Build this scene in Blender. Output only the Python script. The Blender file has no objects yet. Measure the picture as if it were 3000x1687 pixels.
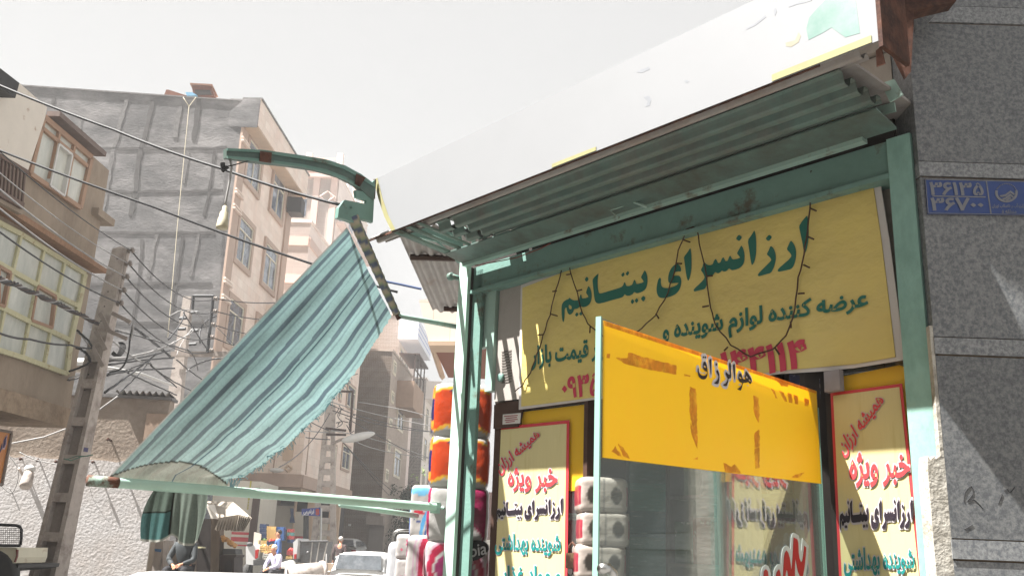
import bpy, math, random
from mathutils import Vector, noise
from mathutils.geometry import tessellate_polygon
random.seed(7)
SC = bpy.context.scene
COL = SC.collection
R = math.radians
# ------------------------------------------------------------------ camera
FOC, PPX, PPY, CH = 2345.0917, 1288.0, 724.3, 1.6
M = [[0.9992299728470724, -0.039235970282874844, 0.0],
     [-0.010622706785553252, -0.2705305090294572, -0.962652793994185],
     [0.037770616417882284, 0.961911525203968, -0.2707389853995709]]
cam = bpy.data.cameras.new('camera'); camo = bpy.data.objects.new('camera', cam); COL.objects.link(camo)
cam.sensor_width = 36; cam.lens = FOC / 2576 * 36; cam.clip_start = 0.05; cam.clip_end = 3000
from mathutils import Matrix
camo.matrix_world = Matrix(((M[0][0], M[0][1], M[0][2], 0), (M[1][0], M[1][1], M[1][2], 0), (M[2][0], M[2][1], M[2][2], CH), (0, 0, 0, 1)))
SC.camera = camo
# ------------------------------------------------------------------ light
SUN_AZ, SUN_EL = 255.0, 60.0
sd = Vector((math.sin(R(SUN_AZ)) * math.cos(R(SUN_EL)), math.cos(R(SUN_AZ)) * math.cos(R(SUN_EL)), math.sin(R(SUN_EL))))
sl = bpy.data.lights.new('sun', 'SUN'); sl.energy = 5.0; sl.angle = R(0.5); sl.color = (1, .97, .93)
so = bpy.data.objects.new('sun', sl); COL.objects.link(so); so.rotation_euler = sd.to_track_quat('Z', 'Y').to_euler(); so.location = (-30, -10, 60)
SKYMAX = .69/2**2.25/.1
W = bpy.data.worlds.new('World'); SC.world = W; W.use_nodes = True
nt = W.node_tree; bg = nt.nodes['Background']
sky = nt.nodes.new('ShaderNodeTexSky'); sky.sky_type = 'NISHITA'; sky.sun_disc = False
sky.sun_elevation = R(SUN_EL); sky.sun_rotation = R(SUN_AZ); sky.dust_density = 4.0; sky.air_density = 1.0; sky.ozone_density = 1.0; sky.altitude = 1100
mx = nt.nodes.new('ShaderNodeMix'); mx.data_type = 'RGBA'; mx.inputs[0].default_value = 0.8
hs = nt.nodes.new('ShaderNodeHueSaturation'); hs.inputs['Saturation'].default_value = 0.0; hs.inputs['Value'].default_value = 1.35
nt.links.new(sky.outputs[0], hs.inputs['Color']); nt.links.new(sky.outputs[0], mx.inputs[6]); nt.links.new(hs.outputs[0], mx.inputs[7])
cl_ = nt.nodes.new('ShaderNodeVectorMath'); cl_.operation = 'MINIMUM'; cl_.inputs[1].default_value = (SKYMAX, SKYMAX, SKYMAX)   # caps sky brightness so it reads as one clipped tone
nt.links.new(mx.outputs[2], cl_.inputs[0]); nt.links.new(cl_.outputs[0], bg.inputs[0]); bg.inputs[1].default_value = 0.1
SC.view_settings.view_transform = 'Standard'; SC.view_settings.look = 'None'; SC.view_settings.exposure = 2.25; SC.view_settings.gamma = 1
SC.cycles.max_bounces = 8; SC.cycles.transparent_max_bounces = 12; SC.cycles.caustics_reflective = False; SC.cycles.caustics_refractive = False
SC.cycles.sample_clamp_indirect = 8

# ------------------------------------------------------------------ geometry helpers
def ray(x, y):
    a, b = (x - PPX) / FOC, -(y - PPY) / FOC
    return Vector((M[0][0]*a + M[0][1]*b, M[1][0]*a + M[1][1]*b - M[1][2], M[2][0]*a + M[2][1]*b - M[2][2]))
def P(x, y, dep):
    w = ray(x, y); return w * (dep / w.y) + Vector((0, 0, CH))
class Plane:
    """vertical plane: origin p0, u axis towards azimuth az, outward normal n"""
    def __init__(s, p0, az, naz):
        s.p0 = Vector((p0[0], p0[1], 0)); s.u = Vector((math.sin(R(az)), math.cos(R(az)), 0)); s.n = Vector((math.sin(R(naz)), math.cos(R(naz)), 0))
    def pick(s, x, y, o=0):
        w = ray(x, y); c = Vector((0, 0, CH)); q = s.p0 + s.n * o
        return c + w * ((q - c).dot(s.n) / w.dot(s.n))
    def uz(s, x, y, o=0):
        p = s.pick(x, y, o); return ((p - s.p0).dot(s.u), p.z)
    def pt(s, u, z, o=0):
        return s.p0 + s.u * u + s.n * o + Vector((0, 0, z))
def lerp(a, b, t): return a + (b - a) * t
def smoothp(P_, n=5):
    o_ = []
    for i in range(len(P_)-1):
        a = P_[max(0, i-1)]; b = P_[i]; d = P_[i+1]; e = P_[min(len(P_)-1, i+2)]
        for k in range(n): f_ = k/n; o_.append(.5*((2*b) + (d - a)*f_ + (2*a - 5*b + 4*d - e)*f_*f_ + (3*b - a - 3*d + e)*f_**3))
    return o_ + [P_[-1]]
def ragged(L_, amp, n=4):
    o_ = []
    for i in range(len(L_)):
        a, b = L_[i], L_[(i+1) % len(L_)]; o_.append(a); l = math.dist(a, b); k = max(1, int(l/18))
        for j in range(1, k): t = j/k; o_.append((lerp(a[0], b[0], t) + random.uniform(-amp, amp), lerp(a[1], b[1], t) + random.uniform(-amp, amp)))
    return o_
class MB:
    def __init__(s): s.v = []; s.f = []; s.c = None; s.uv = None
    def add(s, vs, fs):
        k = len(s.v); s.v += [Vector(v) for v in vs]; s.f += [tuple(i + k for i in f) for f in fs]; return s
    def quad(s, a, b, c, d): return s.add([a, b, c, d], [(0, 1, 2, 3)])
    def hexa(s, b, t):   # bottom 4, top 4
        return s.add(list(b) + list(t), [(3, 2, 1, 0), (4, 5, 6, 7), (0, 1, 5, 4), (1, 2, 6, 5), (2, 3, 7, 6), (3, 0, 4, 7)])
    def box(s, x0, x1, y0, y1, z0, z1):
        return s.hexa([(x0, y0, z0), (x1, y0, z0), (x1, y1, z0), (x0, y1, z0)], [(x0, y0, z1), (x1, y0, z1), (x1, y1, z1), (x0, y1, z1)])
    def pbox(s, p, u0, u1, z0, z1, o0, o1):
        return s.hexa([p.pt(u0, z0, o0), p.pt(u1, z0, o0), p.pt(u1, z0, o1), p.pt(u0, z0, o1)], [p.pt(u0, z1, o0), p.pt(u1, z1, o0), p.pt(u1, z1, o1), p.pt(u0, z1, o1)])
    def prism(s, pts, d):   # pts: world points of a planar polygon, d: extrusion vector
        n = len(pts); pts = [Vector(p) for p in pts]
        tr = tessellate_polygon([pts])
        s.add(pts + [p + d for p in pts], [tuple(t) for t in tr] + [tuple(i + n for i in reversed(t)) for t in tr] + [(i, (i + 1) % n, n + (i + 1) % n, n + i) for i in range(n)])
        return s
    def pprism(s, pl, px, o0, o1):
        pts = [pl.pick(x, y, o1) for x, y in px]
        return s.prism(pts, pl.n * (o0 - o1))
    def tube(s, pts, r, n=8, cap=True):
        pts = [Vector(p) for p in pts]; m = len(pts); rr = r if hasattr(r, '__len__') else [r] * m
        t = (pts[1] - pts[0]).normalized(); up = Vector((0, 0, 1)) if abs(t.z) < .9 else Vector((1, 0, 0))
        a = t.cross(up).normalized(); k = len(s.v)
        for i, p in enumerate(pts):
            t = (pts[min(i + 1, m - 1)] - pts[max(i - 1, 0)]).normalized()
            a = (a - t * a.dot(t)).normalized(); b = t.cross(a)
            for j in range(n):
                q = 2 * math.pi * j / n; s.v.append(p + (a * math.cos(q) + b * math.sin(q)) * rr[i])
        for i in range(m - 1):
            for j in range(n):
                s.f.append((k + i*n + j, k + i*n + (j + 1) % n, k + (i + 1)*n + (j + 1) % n, k + (i + 1)*n + j))
        if cap: s.f.append(tuple(k + j for j in reversed(range(n)))); s.f.append(tuple(k + (m - 1)*n + j for j in range(n)))
        return s
    def lathe(s, p, ax, prof, n=20):   # prof: (dist along axis, radius)
        ax = Vector(ax).normalized(); return s.tube([Vector(p) + ax * d for d, r in prof], [r for d, r in prof], n)
    def ell(s, c, r, n=14, m=9, M3=None):
        k = len(s.v); c = Vector(c)
        for i in range(m + 1):
            th = math.pi * i / m
            for j in range(n):
                ph = 2 * math.pi * j / n; v = Vector((r[0]*math.sin(th)*math.cos(ph), r[1]*math.sin(th)*math.sin(ph), r[2]*math.cos(th)))
                s.v.append(c + (M3 @ v if M3 else v))
        for i in range(m):
            for j in range(n): s.f.append((k + i*n + j, k + (i + 1)*n + j, k + (i + 1)*n + (j + 1) % n, k + i*n + (j + 1) % n))
        return s
BASE = {}
def tag(o, label=None, cat=None, group=None, kind=None):
    for k, v in (('label', label), ('category', cat), ('group', group), ('kind', kind)):
        if v: o[k] = v
    return o
def thing(name, label, cat, loc, group=None):
    o = bpy.data.objects.new(name, None); COL.objects.link(o); o.location = Vector(loc); o.empty_display_size = .1
    BASE[o.name] = Vector(loc); return tag(o, label, cat, group)
def part(name, mb, m, parent=None, smooth=False, label=None, loc=None):
    me = bpy.data.meshes.new(name)
    b = BASE[parent.name] if parent else (Vector(loc) if loc is not None else Vector((0, 0, 0)))
    me.from_pydata([v - b for v in mb.v], [], mb.f)
    if mb.c:
        ca = me.color_attributes.new('Col', 'FLOAT_COLOR', 'POINT')
        for i, c in enumerate(mb.c): ca.data[i].color = (c[0], c[1], c[2], 1)
    if smooth:
        me.polygons.foreach_set('use_smooth', [True] * len(me.polygons))
    me.materials.append(m); me.update()
    o = bpy.data.objects.new(name, me); COL.objects.link(o)
    if parent: o.parent = parent
    else: o.location = b
    BASE[o.name] = b
    if label: o['label'] = label
    return o
def single(name, mb, m, label, cat, group=None, smooth=False, kind=None):
    lo = Vector((sum(v.x for v in mb.v), sum(v.y for v in mb.v), 0)) / max(1, len(mb.v)); lo.z = min(v.z for v in mb.v)
    return tag(part(name, mb, m, None, smooth, None, lo), label, cat, group, kind)
def copy_tree(o, d, parent=None):
    c = o.copy(); COL.objects.link(c); c.parent = parent
    if parent is None: c.location = o.location + d
    for ch in list(o.children): copy_tree(ch, d, c)
    return c

# ------------------------------------------------------------------ materials
def c(r, g, b, k=1.0):
    f = lambda v: ((v / 255 + .055) / 1.055) ** 2.4 if v > 10 else v / 255 / 12.92
    return (f(r) * k, f(g) * k, f(b) * k)
MATS = {}
AK = .78
def mat(name, col, rough=.8, var=.15, scale=6, col2=None, s2=1.2, thr=.55, soft=.12, amt=1.0, bump=.0, bs=None, metal=0, spec=.3, stretch=(1, 1, 1), attr=False, trans=0, brick=None, emis=None):
    """Principled with two noise layers: fine value variation and larger patches of col2"""
    if name in MATS: return MATS[name]
    m = bpy.data.materials.new(name); m.use_nodes = True; n = m.node_tree; N = n.nodes; L = n.links
    bs_ = N['Principled BSDF']; tc = N.new('ShaderNodeTexCoord'); mp = N.new('ShaderNodeMapping'); mp.inputs['Scale'].default_value = stretch
    L.new(tc.outputs['Object'], mp.inputs[0])
    nz = N.new('ShaderNodeTexNoise'); nz.inputs['Scale'].default_value = scale; nz.inputs['Detail'].default_value = 8; nz.inputs['Roughness'].default_value = .65
    L.new(mp.outputs[0], nz.inputs['Vector'])
    rg = N.new('ShaderNodeMapRange'); rg.inputs['From Min'].default_value = .25; rg.inputs['From Max'].default_value = .75
    rg.inputs['To Min'].default_value = (1 - var)*AK; rg.inputs['To Max'].default_value = (1 + var)*AK; L.new(nz.outputs[0], rg.inputs[0])
    if attr:
        at = N.new('ShaderNodeVertexColor'); at.layer_name = 'Col'; src = at.outputs[0]
    elif brick:
        br = N.new('ShaderNodeTexBrick'); ax = brick.get('axes', 'YZ'); sp = N.new('ShaderNodeSeparateXYZ'); cb = N.new('ShaderNodeCombineXYZ')
        L.new(tc.outputs['Object'], sp.inputs[0]); L.new(sp.outputs[ax[0]], cb.inputs[0]); L.new(sp.outputs[ax[1]], cb.inputs[1]); L.new(cb.outputs[0], br.inputs[0])
        br.inputs['Scale'].default_value = 1; br.inputs['Brick Width'].default_value = brick['w']; br.inputs['Row Height'].default_value = brick['h']
        br.inputs['Mortar Size'].default_value = brick.get('m', .01); br.inputs['Color1'].default_value = (*brick['c1'], 1); br.inputs['Color2'].default_value = (*brick['c2'], 1); br.inputs['Mortar'].default_value = (*brick['mc'], 1)
        src = br.outputs[0]
    else:
        rgb = N.new('ShaderNodeRGB'); rgb.outputs[0].default_value = (*col, 1); src = rgb.outputs[0]
    if col2:
        n2 = N.new('ShaderNodeTexNoise'); n2.inputs['Scale'].default_value = s2; n2.inputs['Detail'].default_value = 10; n2.inputs['Roughness'].default_value = .7; L.new(mp.outputs[0], n2.inputs['Vector'])
        r2 = N.new('ShaderNodeMapRange'); r2.inputs['From Min'].default_value = thr - soft; r2.inputs['From Max'].default_value = thr + soft; r2.inputs['To Max'].default_value = amt; L.new(n2.outputs[0], r2.inputs[0])
        mxx = N.new('ShaderNodeMix'); mxx.data_type = 'RGBA'; L.new(r2.outputs[0], mxx.inputs[0]); L.new(src, mxx.inputs[6]); mxx.inputs[7].default_value = (*col2, 1); src = mxx.outputs[2]
    vm = N.new('ShaderNodeVectorMath'); vm.operation = 'SCALE'; L.new(src, vm.inputs[0]); L.new(rg.outputs[0], vm.inputs['Scale'])
    L.new(vm.outputs[0], bs_.inputs['Base Color'])
    bs_.inputs['Roughness'].default_value = rough; bs_.inputs['Metallic'].default_value = metal; bs_.inputs['Specular IOR Level'].default_value = spec
    if bump:
        nb = N.new('ShaderNodeTexNoise'); nb.inputs['Scale'].default_value = bs or scale * 3; nb.inputs['Detail'].default_value = 6; L.new(mp.outputs[0], nb.inputs['Vector'])
        bp = N.new('ShaderNodeBump'); bp.inputs['Strength'].default_value = 1; bp.inputs['Distance'].default_value = bump; L.new(nb.outputs[0], bp.inputs['Height']); L.new(bp.outputs[0], bs_.inputs['Normal'])
    if trans:
        tr = N.new('ShaderNodeBsdfTranslucent'); L.new(vm.outputs[0], tr.inputs[0]); ms = N.new('ShaderNodeMixShader'); ms.inputs[0].default_value = trans
        L.new(bs_.outputs[0], ms.inputs[1]); L.new(tr.outputs[0], ms.inputs[2]); L.new(ms.outputs[0], N['Material Output'].inputs[0])
    MATS[name] = m; return m
def glass(name, tint=(.9, .95, .93), gl=1.0, rough=.02, dust=.05):
    if name in MATS: return MATS[name]
    m = bpy.data.materials.new(name); m.use_nodes = True; n = m.node_tree; N = n.nodes; L = n.links; N.remove(N['Principled BSDF'])
    t = N.new('ShaderNodeBsdfTransparent'); t.inputs[0].default_value = (*tint, 1); g = N.new('ShaderNodeBsdfGlossy'); g.inputs['Roughness'].default_value = rough
    fr = N.new('ShaderNodeLayerWeight'); pw = N.new('ShaderNodeMath'); pw.operation = 'POWER'; pw.inputs[1].default_value = 5; mu = N.new('ShaderNodeMath'); mu.operation = 'MULTIPLY_ADD'; mu.inputs[1].default_value = gl; mu.inputs[2].default_value = .04*gl; mu.use_clamp = True
    ms = N.new('ShaderNodeMixShader'); L.new(fr.outputs['Facing'], pw.inputs[0]); L.new(pw.outputs[0], mu.inputs[0]); L.new(mu.outputs[0], ms.inputs[0]); L.new(t.outputs[0], ms.inputs[1]); L.new(g.outputs[0], ms.inputs[2])
    df = N.new('ShaderNodeBsdfDiffuse'); df.inputs[0].default_value = (.55, .56, .55, 1); m3 = N.new('ShaderNodeMixShader'); m3.inputs[0].default_value = dust
    L.new(ms.outputs[0], m3.inputs[1]); L.new(df.outputs[0], m3.inputs[2]); L.new(m3.outputs[0], N['Material Output'].inputs[0])
    MATS[name] = m; return m

rust = c(96, 62, 48)
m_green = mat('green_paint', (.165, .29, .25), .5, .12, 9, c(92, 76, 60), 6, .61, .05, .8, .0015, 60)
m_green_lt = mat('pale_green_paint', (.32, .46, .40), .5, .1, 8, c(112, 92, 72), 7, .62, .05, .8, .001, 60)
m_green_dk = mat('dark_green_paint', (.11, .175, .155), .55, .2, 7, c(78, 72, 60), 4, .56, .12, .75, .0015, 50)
m_corr = mat('galvanised_sheet', (.34, .32, .30), .6, .18, 8, c(125, 95, 75), 3, .6, .1, .6, .001, 60)
m_corrg = mat('green_corrugated_sheet', (.125, .195, .17), .6, .25, 8, (.15, .13, .11), 5, .54, .14, .75, .001, 60)
m_rust = mat('rusty_steel', c(100, 66, 52), .9, .3, 20, c(60, 42, 36), 9, .5, .1, 1, .002, 80)
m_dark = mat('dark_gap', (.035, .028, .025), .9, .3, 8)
m_white = mat('white_plastic', (.72, .71, .68), .5, .05, 5)
m_black = mat('black_rubber', (.02, .02, .02), .6, .2, 10)
m_wire = mat('cable_black', (.03, .03, .032), .6, .2, 10)
m_wire_lt = mat('cable_grey', (.35, .34, .33), .6, .2, 10)
m_chrome = mat('bright_steel', (.6, .6, .58), .3, .1, 10, metal=1)

# ------------------------------------------------------------------ lettering
AR = {'ا':(0xFE8D,0xFE8E,0,0),'آ':(0xFE81,0xFE82,0,0),'ب':(0xFE8F,0xFE90,0xFE91,0xFE92),'پ':(0xFB56,0xFB57,0xFB58,0xFB59),'ت':(0xFE95,0xFE96,0xFE97,0xFE98),
'خ':(0xFEA5,0xFEA6,0xFEA7,0xFEA8),'د':(0xFEA9,0xFEAA,0,0),'ذ':(0xFEAB,0xFEAC,0,0),'ر':(0xFEAD,0xFEAE,0,0),'ز':(0xFEAF,0xFEB0,0,0),'ژ':(0xFB8A,0xFB8B,0,0),
'س':(0xFEB1,0xFEB2,0xFEB3,0xFEB4),'ش':(0xFEB5,0xFEB6,0xFEB7,0xFEB8),'ض':(0xFEBD,0xFEBE,0xFEBF,0xFEC0),'ط':(0xFEC1,0xFEC2,0xFEC3,0xFEC4),'ع':(0xFEC9,0xFECA,0xFECB,0xFECC),
'غ':(0xFECD,0xFECE,0xFECF,0xFED0),'ف':(0xFED1,0xFED2,0xFED3,0xFED4),'ق':(0xFED5,0xFED6,0xFED7,0xFED8),'ک':(0xFB8E,0xFB8F,0xFB90,0xFB91),'ل':(0xFEDD,0xFEDE,0xFEDF,0xFEE0),
'م':(0xFEE1,0xFEE2,0xFEE3,0xFEE4),'ن':(0xFEE5,0xFEE6,0xFEE7,0xFEE8),'ه':(0xFEE9,0xFEEA,0xFEEB,0xFEEC),'و':(0xFEED,0xFEEE,0,0),'ی':(0xFBFC,0xFBFD,0xFBFE,0xFBFF),'ـ':(0x640,)*4}
def fa(s):
    out = []; n = len(s)
    for i, ch in enumerate(s):
        if ch not in AR: out.append(ch); continue
        p = i > 0 and s[i-1] in AR and AR[s[i-1]][2] != 0
        q = i < n - 1 and s[i+1] in AR and AR[ch][2] != 0
        t = AR[ch]; out.append(chr(t[3] if p and q else t[1] if p else t[2] if q else t[0]))
    return ''.join(reversed(out))
def area(p): return sum(p[i-1][0]*p[i][1] - p[i][0]*p[i-1][1] for i in range(len(p))) / 2
def inside(pt, poly):
    x, y = pt; r = False
    for i in range(len(poly)):
        (x0, y0), (x1, y1) = poly[i-1], poly[i]
        if (y0 > y) != (y1 > y) and x < (x1 - x0)*(y - y0)/(y1 - y0) + x0: r = not r
    return r
def offset(poly, d):
    n = len(poly); out = []; a = 1 if area(poly) > 0 else -1
    for i in range(n):
        p0, p, p1 = poly[i-1], poly[i], poly[(i+1) % n]
        e0 = Vector((p[0]-p0[0], p[1]-p0[1])); e1 = Vector((p1[0]-p[0], p1[1]-p[1]))
        if e0.length < 1e-7 or e1.length < 1e-7: out.append(p); continue
        e0.normalize(); e1.normalize(); n0 = Vector((e0.y, -e0.x)); n1 = Vector((e1.y, -e1.x)); b = n0 + n1
        if b.length < .35: b = n0 if b.length < 1e-4 else b.normalized() * .7
        else: b = b / max(b.length_squared / 2, .45)
        out.append((p[0] + b.x*d*a, p[1] + b.y*d*a))
    return out
def glyphs(s, latin=False):
    """outlines of a line of writing: list of (outer, [holes]) in em units"""
    cu = bpy.data.curves.new('tmp', 'FONT'); cu.body = s if latin else fa(s); ob = bpy.data.objects.new('tmp', cu); COL.objects.link(ob)
    dg = bpy.context.evaluated_depsgraph_get(); cc = ob.evaluated_get(dg).to_curve(dg)
    loops = []
    for sp in cc.splines:
        b = sp.bezier_points; n = len(b); pl = []
        if n:
            for i in range(n):
                p0, p1 = b[i], b[(i+1) % n]; A, B, C_, D_ = p0.co, p0.handle_right, p1.handle_left, p1.co
                st = (A - D_).length < 1e-6
                if st: continue
                k = 1 if (abs((B-A).cross(D_-A).z) + abs((C_-A).cross(D_-A).z)) < 1e-5 else 4
                for j in range(k):
                    t = j / k; q = A*(1-t)**3 + B*3*t*(1-t)**2 + C_*3*t*t*(1-t) + D_*t**3; pl.append((q.x, q.y))
        else: pl = [(q.co[0], q.co[1]) for q in sp.points]
        if len(pl) > 2: loops.append(pl)
    ob.evaluated_get(dg).to_curve_clear(); bpy.data.objects.remove(ob); bpy.data.curves.remove(cu)
    if not loops: return []
    big = max(loops, key=lambda l: abs(area(l))); sgn = 1 if area(big) > 0 else -1
    outs = [l for l in loops if area(l)*sgn > 0]; hol = [l for l in loops if area(l)*sgn <= 0]
    return [(o, [h for h in hol if inside(h[0], o)]) for o in outs]
def glyph_mesh(gl, fmap, bold=0.0, lift=0.00012):
    """fmap(x, y, i) -> world point; bold: outward offset in em units"""
    mb = MB()
    for i, (o, hs) in enumerate(gl):
        best = None
        for dv in (0, .001, -.001, .002, -.002, .003, .004, -.004, .006):
            b = bold + dv; lp = [offset(o, b)] + [k for h in hs for k in [offset(h, -b)] if area(k)*area(h) > 0 and abs(area(k)) > 1e-4]
            tr = tessellate_polygon([[Vector((x, y, 0)) for x, y in l] for l in lp]); vs = [q for l in lp for q in l]
            want = abs(area(lp[0])) - sum(abs(area(l)) for l in lp[1:]); got = sum(abs(area([vs[k] for k in t])) for t in tr); er = abs(got - want)
            if best is None or er < best[0]: best = (er, vs, tr)
            if er < .02*abs(want): break
        er, vs, tr = best
        mb.add([fmap(x, y, i*lift) for x, y in vs], [t for t in tr])
    return mb
def bbox(gl):
    xs = [q[0] for o, h in gl for q in o]; ys = [q[1] for o, h in gl for q in o]; return min(xs), max(xs), min(ys), max(ys)
def quadmap(pl, gl, q, o):
    """q: four pixel corners BL, BR, TR, TL of the lettering's box on plane pl"""
    x0, x1, y0, y1 = bbox(gl); A, B, C_, D_ = [pl.pick(*k, o) for k in q]
    def f(x, y, l):
        s, t = (x - x0)/(x1 - x0), (y - y0)/(y1 - y0)
        return lerp(lerp(A, B, s), lerp(D_, C_, s), t) + pl.n * l
    return f
def write(name, s, pl, q, o, m, parent, bold=.02, halo=None, hm=None, latin=False, gl=None, lift=.00012):
    gl = gl or glyphs(s, latin)
    if halo: part(name + '_outline', glyph_mesh(gl, quadmap(pl, gl, q, o), halo, lift), hm, parent)
    return part(name, glyph_mesh(gl, quadmap(pl, gl, q, o + (.0025 if halo else 0)), bold, lift), m, parent)
# ================================================================== THE SHOP
S_ = 1.16456
def zf(x0, y0, k):   # coordinates read off an enlargement -> picture coordinates
    return lambda x, y: ((x0 + x*k)/S_, (y0 + y*k)/S_)
zA, zB, zC, zD = zf(1620, 730, .15873), zf(1900, 610, .1941), zf(2020, 1020, .09662), zf(2200, 1540, .10147)
z1, z2, z3, z7, z8, zb, zp = zf(1100, 500, .4141), zf(1150, 1087, .4141), zf(1750, 850, .3796), zf(2300, 1050, .4397), zf(1600, 0, .4076), zf(1500, 500, .44851), zf(2690, 510, .12034)
NV = Vector((math.sin(R(49)), math.cos(R(49)), 0))
FA = Plane(NV * 3.06, -41, -131)            # shop front
UL = 3.93
QP = Plane(FA.pt(UL, 0), -131, 139)          # vertical plane of the side awning, u = distance out from the shop front
def chaikin(p, n=1):
    for _ in range(n):
        q = []
        for i in range(len(p)):
            a, b = p[i], p[(i+1) % len(p)]; q += [(a[0]*.8+b[0]*.2, a[1]*.8+b[1]*.2), (a[0]*.2+b[0]*.8, a[1]*.2+b[1]*.8)]
        p = q
    return p
def traced(pl, o, zz, outer, holes=()):
    def cv(l):
        r = []
        for x, y in l:
            u, z = pl.uz(*zz(x, y), o); r.append((-u, z))
        return chaikin(r)
    return (cv(outer), [cv(h) for h in holes])
TT = [
 (zA, [(655,670),(690,730),(710,810),(712,880),(700,960),(672,1015),(620,1055),(555,1070),(505,1050),(450,1095),(385,1105),(375,1150),(340,1195),(305,1208),(275,1185),(255,1130),(245,1070),(215,1100),(213,1200),(205,1300),(190,1352),(170,1310),(157,1200),(155,1080),(165,1010),(200,960),(250,930),(285,920),(300,890),(340,925),(390,945),(450,940),(480,925),(490,870),(512,828),(525,860),(530,900),(550,908),(600,900),(655,880),(640,850),(607,805),(625,740)],
   [[(295,1020),(285,1060),(300,1100),(320,1110),(345,1095),(340,1050)]]),
 (zA, [(622,500),(660,550),(622,608),(580,560)], []), (zA, [(440,1157),(473,1200),(437,1248),(402,1210)], []), (zA, [(520,1140),(553,1185),(513,1228),(478,1190)], []),
 (zA, [(843,440),(828,520),(822,600),(828,720),(840,790),(860,822),(1000,780),(1150,735),(1250,705),(1290,670),(1305,630),(1325,600),(1340,640),(1350,675),(1400,680),(1460,655),(1480,600),(1505,555),(1525,600),(1535,635),(1560,640),(1640,620),(1675,600),(1650,560),(1620,520),(1655,450),(1690,385),(1720,430),(1742,520),(1742,600),(1725,700),(1690,755),(1630,790),(1560,813),(1530,808),(1500,785),(1470,830),(1420,855),(1375,860),(1345,850),(1322,825),(1300,870),(1260,895),(1100,935),(950,980),(850,1003),(800,990),(770,950),(755,850),(740,700),(725,560),(775,500)], []),
 (zA, [(1298,420),(1325,465),(1287,515),(1253,475)], []), (zA, [(1378,398),(1410,435),(1372,493),(1335,455)], []),
 (zA, [(1465,912),(1500,960),(1467,1017),(1428,970)], []), (zA, [(1540,893),(1577,940),(1543,997),(1505,950)], []), (zA, [(1667,852),(1712,900),(1668,973),(1617,912)], []),
 (zA, [(2290,268),(2330,290),(2362,345),(2362,412),(2310,408),(2250,425),(2215,480),(2260,487),(2330,487),(2360,530),(2370,600),(2355,690),(2320,770),(2260,830),(2180,870),(2060,902),(1990,900),(1945,875),(1915,810),(1908,730),(1920,640),(1940,560),(1970,520),(1993,545),(1990,610),(2000,680),(2040,712),(2130,717),(2220,690),(2290,655),(2320,618),(2240,625),(2160,630),(2125,600),(2122,520),(2140,430),(2180,350),(2230,295)], []),
 (zB, [(630,592),(645,680),(648,800),(645,920),(625,1040),(598,1102),(575,1050),(555,930),(540,800),(530,735),(590,660)], []),
 (zB, [(1400,555),(1430,610),(1450,700),(1445,800),(1420,860),(1370,905),(1300,930),(1250,935),(1215,905),(1180,945),(1140,958),(1105,940),(1085,965),(1045,985),(1005,960),(980,1000),(930,1020),(890,1020),(885,1100),(870,1180),(845,1220),(760,1240),(690,1257),(675,1235),(700,1200),(780,1130),(850,1050),(825,985),(785,930),(815,880),(820,840),(845,815),(880,850),(930,862),(970,840),(985,790),(1015,760),(1035,800),(1050,830),(1085,815),(1105,760),(1128,735),(1150,775),(1160,800),(1195,790),(1210,740),(1232,710),(1250,745),(1270,775),(1330,765),(1385,745),(1360,715),(1330,680),(1365,620)], []),
 (zB, [(1362,395),(1412,437),(1367,500),(1313,462)], []),
 (zB, [(1598,325),(1618,420),(1625,540),(1622,680),(1600,800),(1560,868),(1542,800),(1520,650),(1495,480),(1550,410)], []),
 (zB, [(1842,562),(1890,610),(1918,690),(1920,780),(1895,880),(1850,975),(1760,1000),(1665,1028),(1645,1010),(1660,980),(1740,900),(1820,820),(1855,780),(1830,740),(1780,695),(1810,640)], []),
 (zB, [(1820,395),(1865,437),(1812,502),(1762,462)], []),
 (zB, [(2145,482),(2195,540),(2225,630),(2225,740),(2195,860),(2155,918),(2060,940),(1960,960),(1945,940),(1965,905),(2040,840),(2120,770),(2158,720),(2140,680),(2083,620),(2110,555)], []),
 (zB, [(2395,100),(2410,200),(2415,350),(2412,480),(2390,610),(2360,680),(2340,640),(2320,520),(2290,380),(2268,270),(2320,190)], []),
]
TITLE = [traced(FA, .03, zz, o, h) for zz, o, h in TT]
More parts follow.
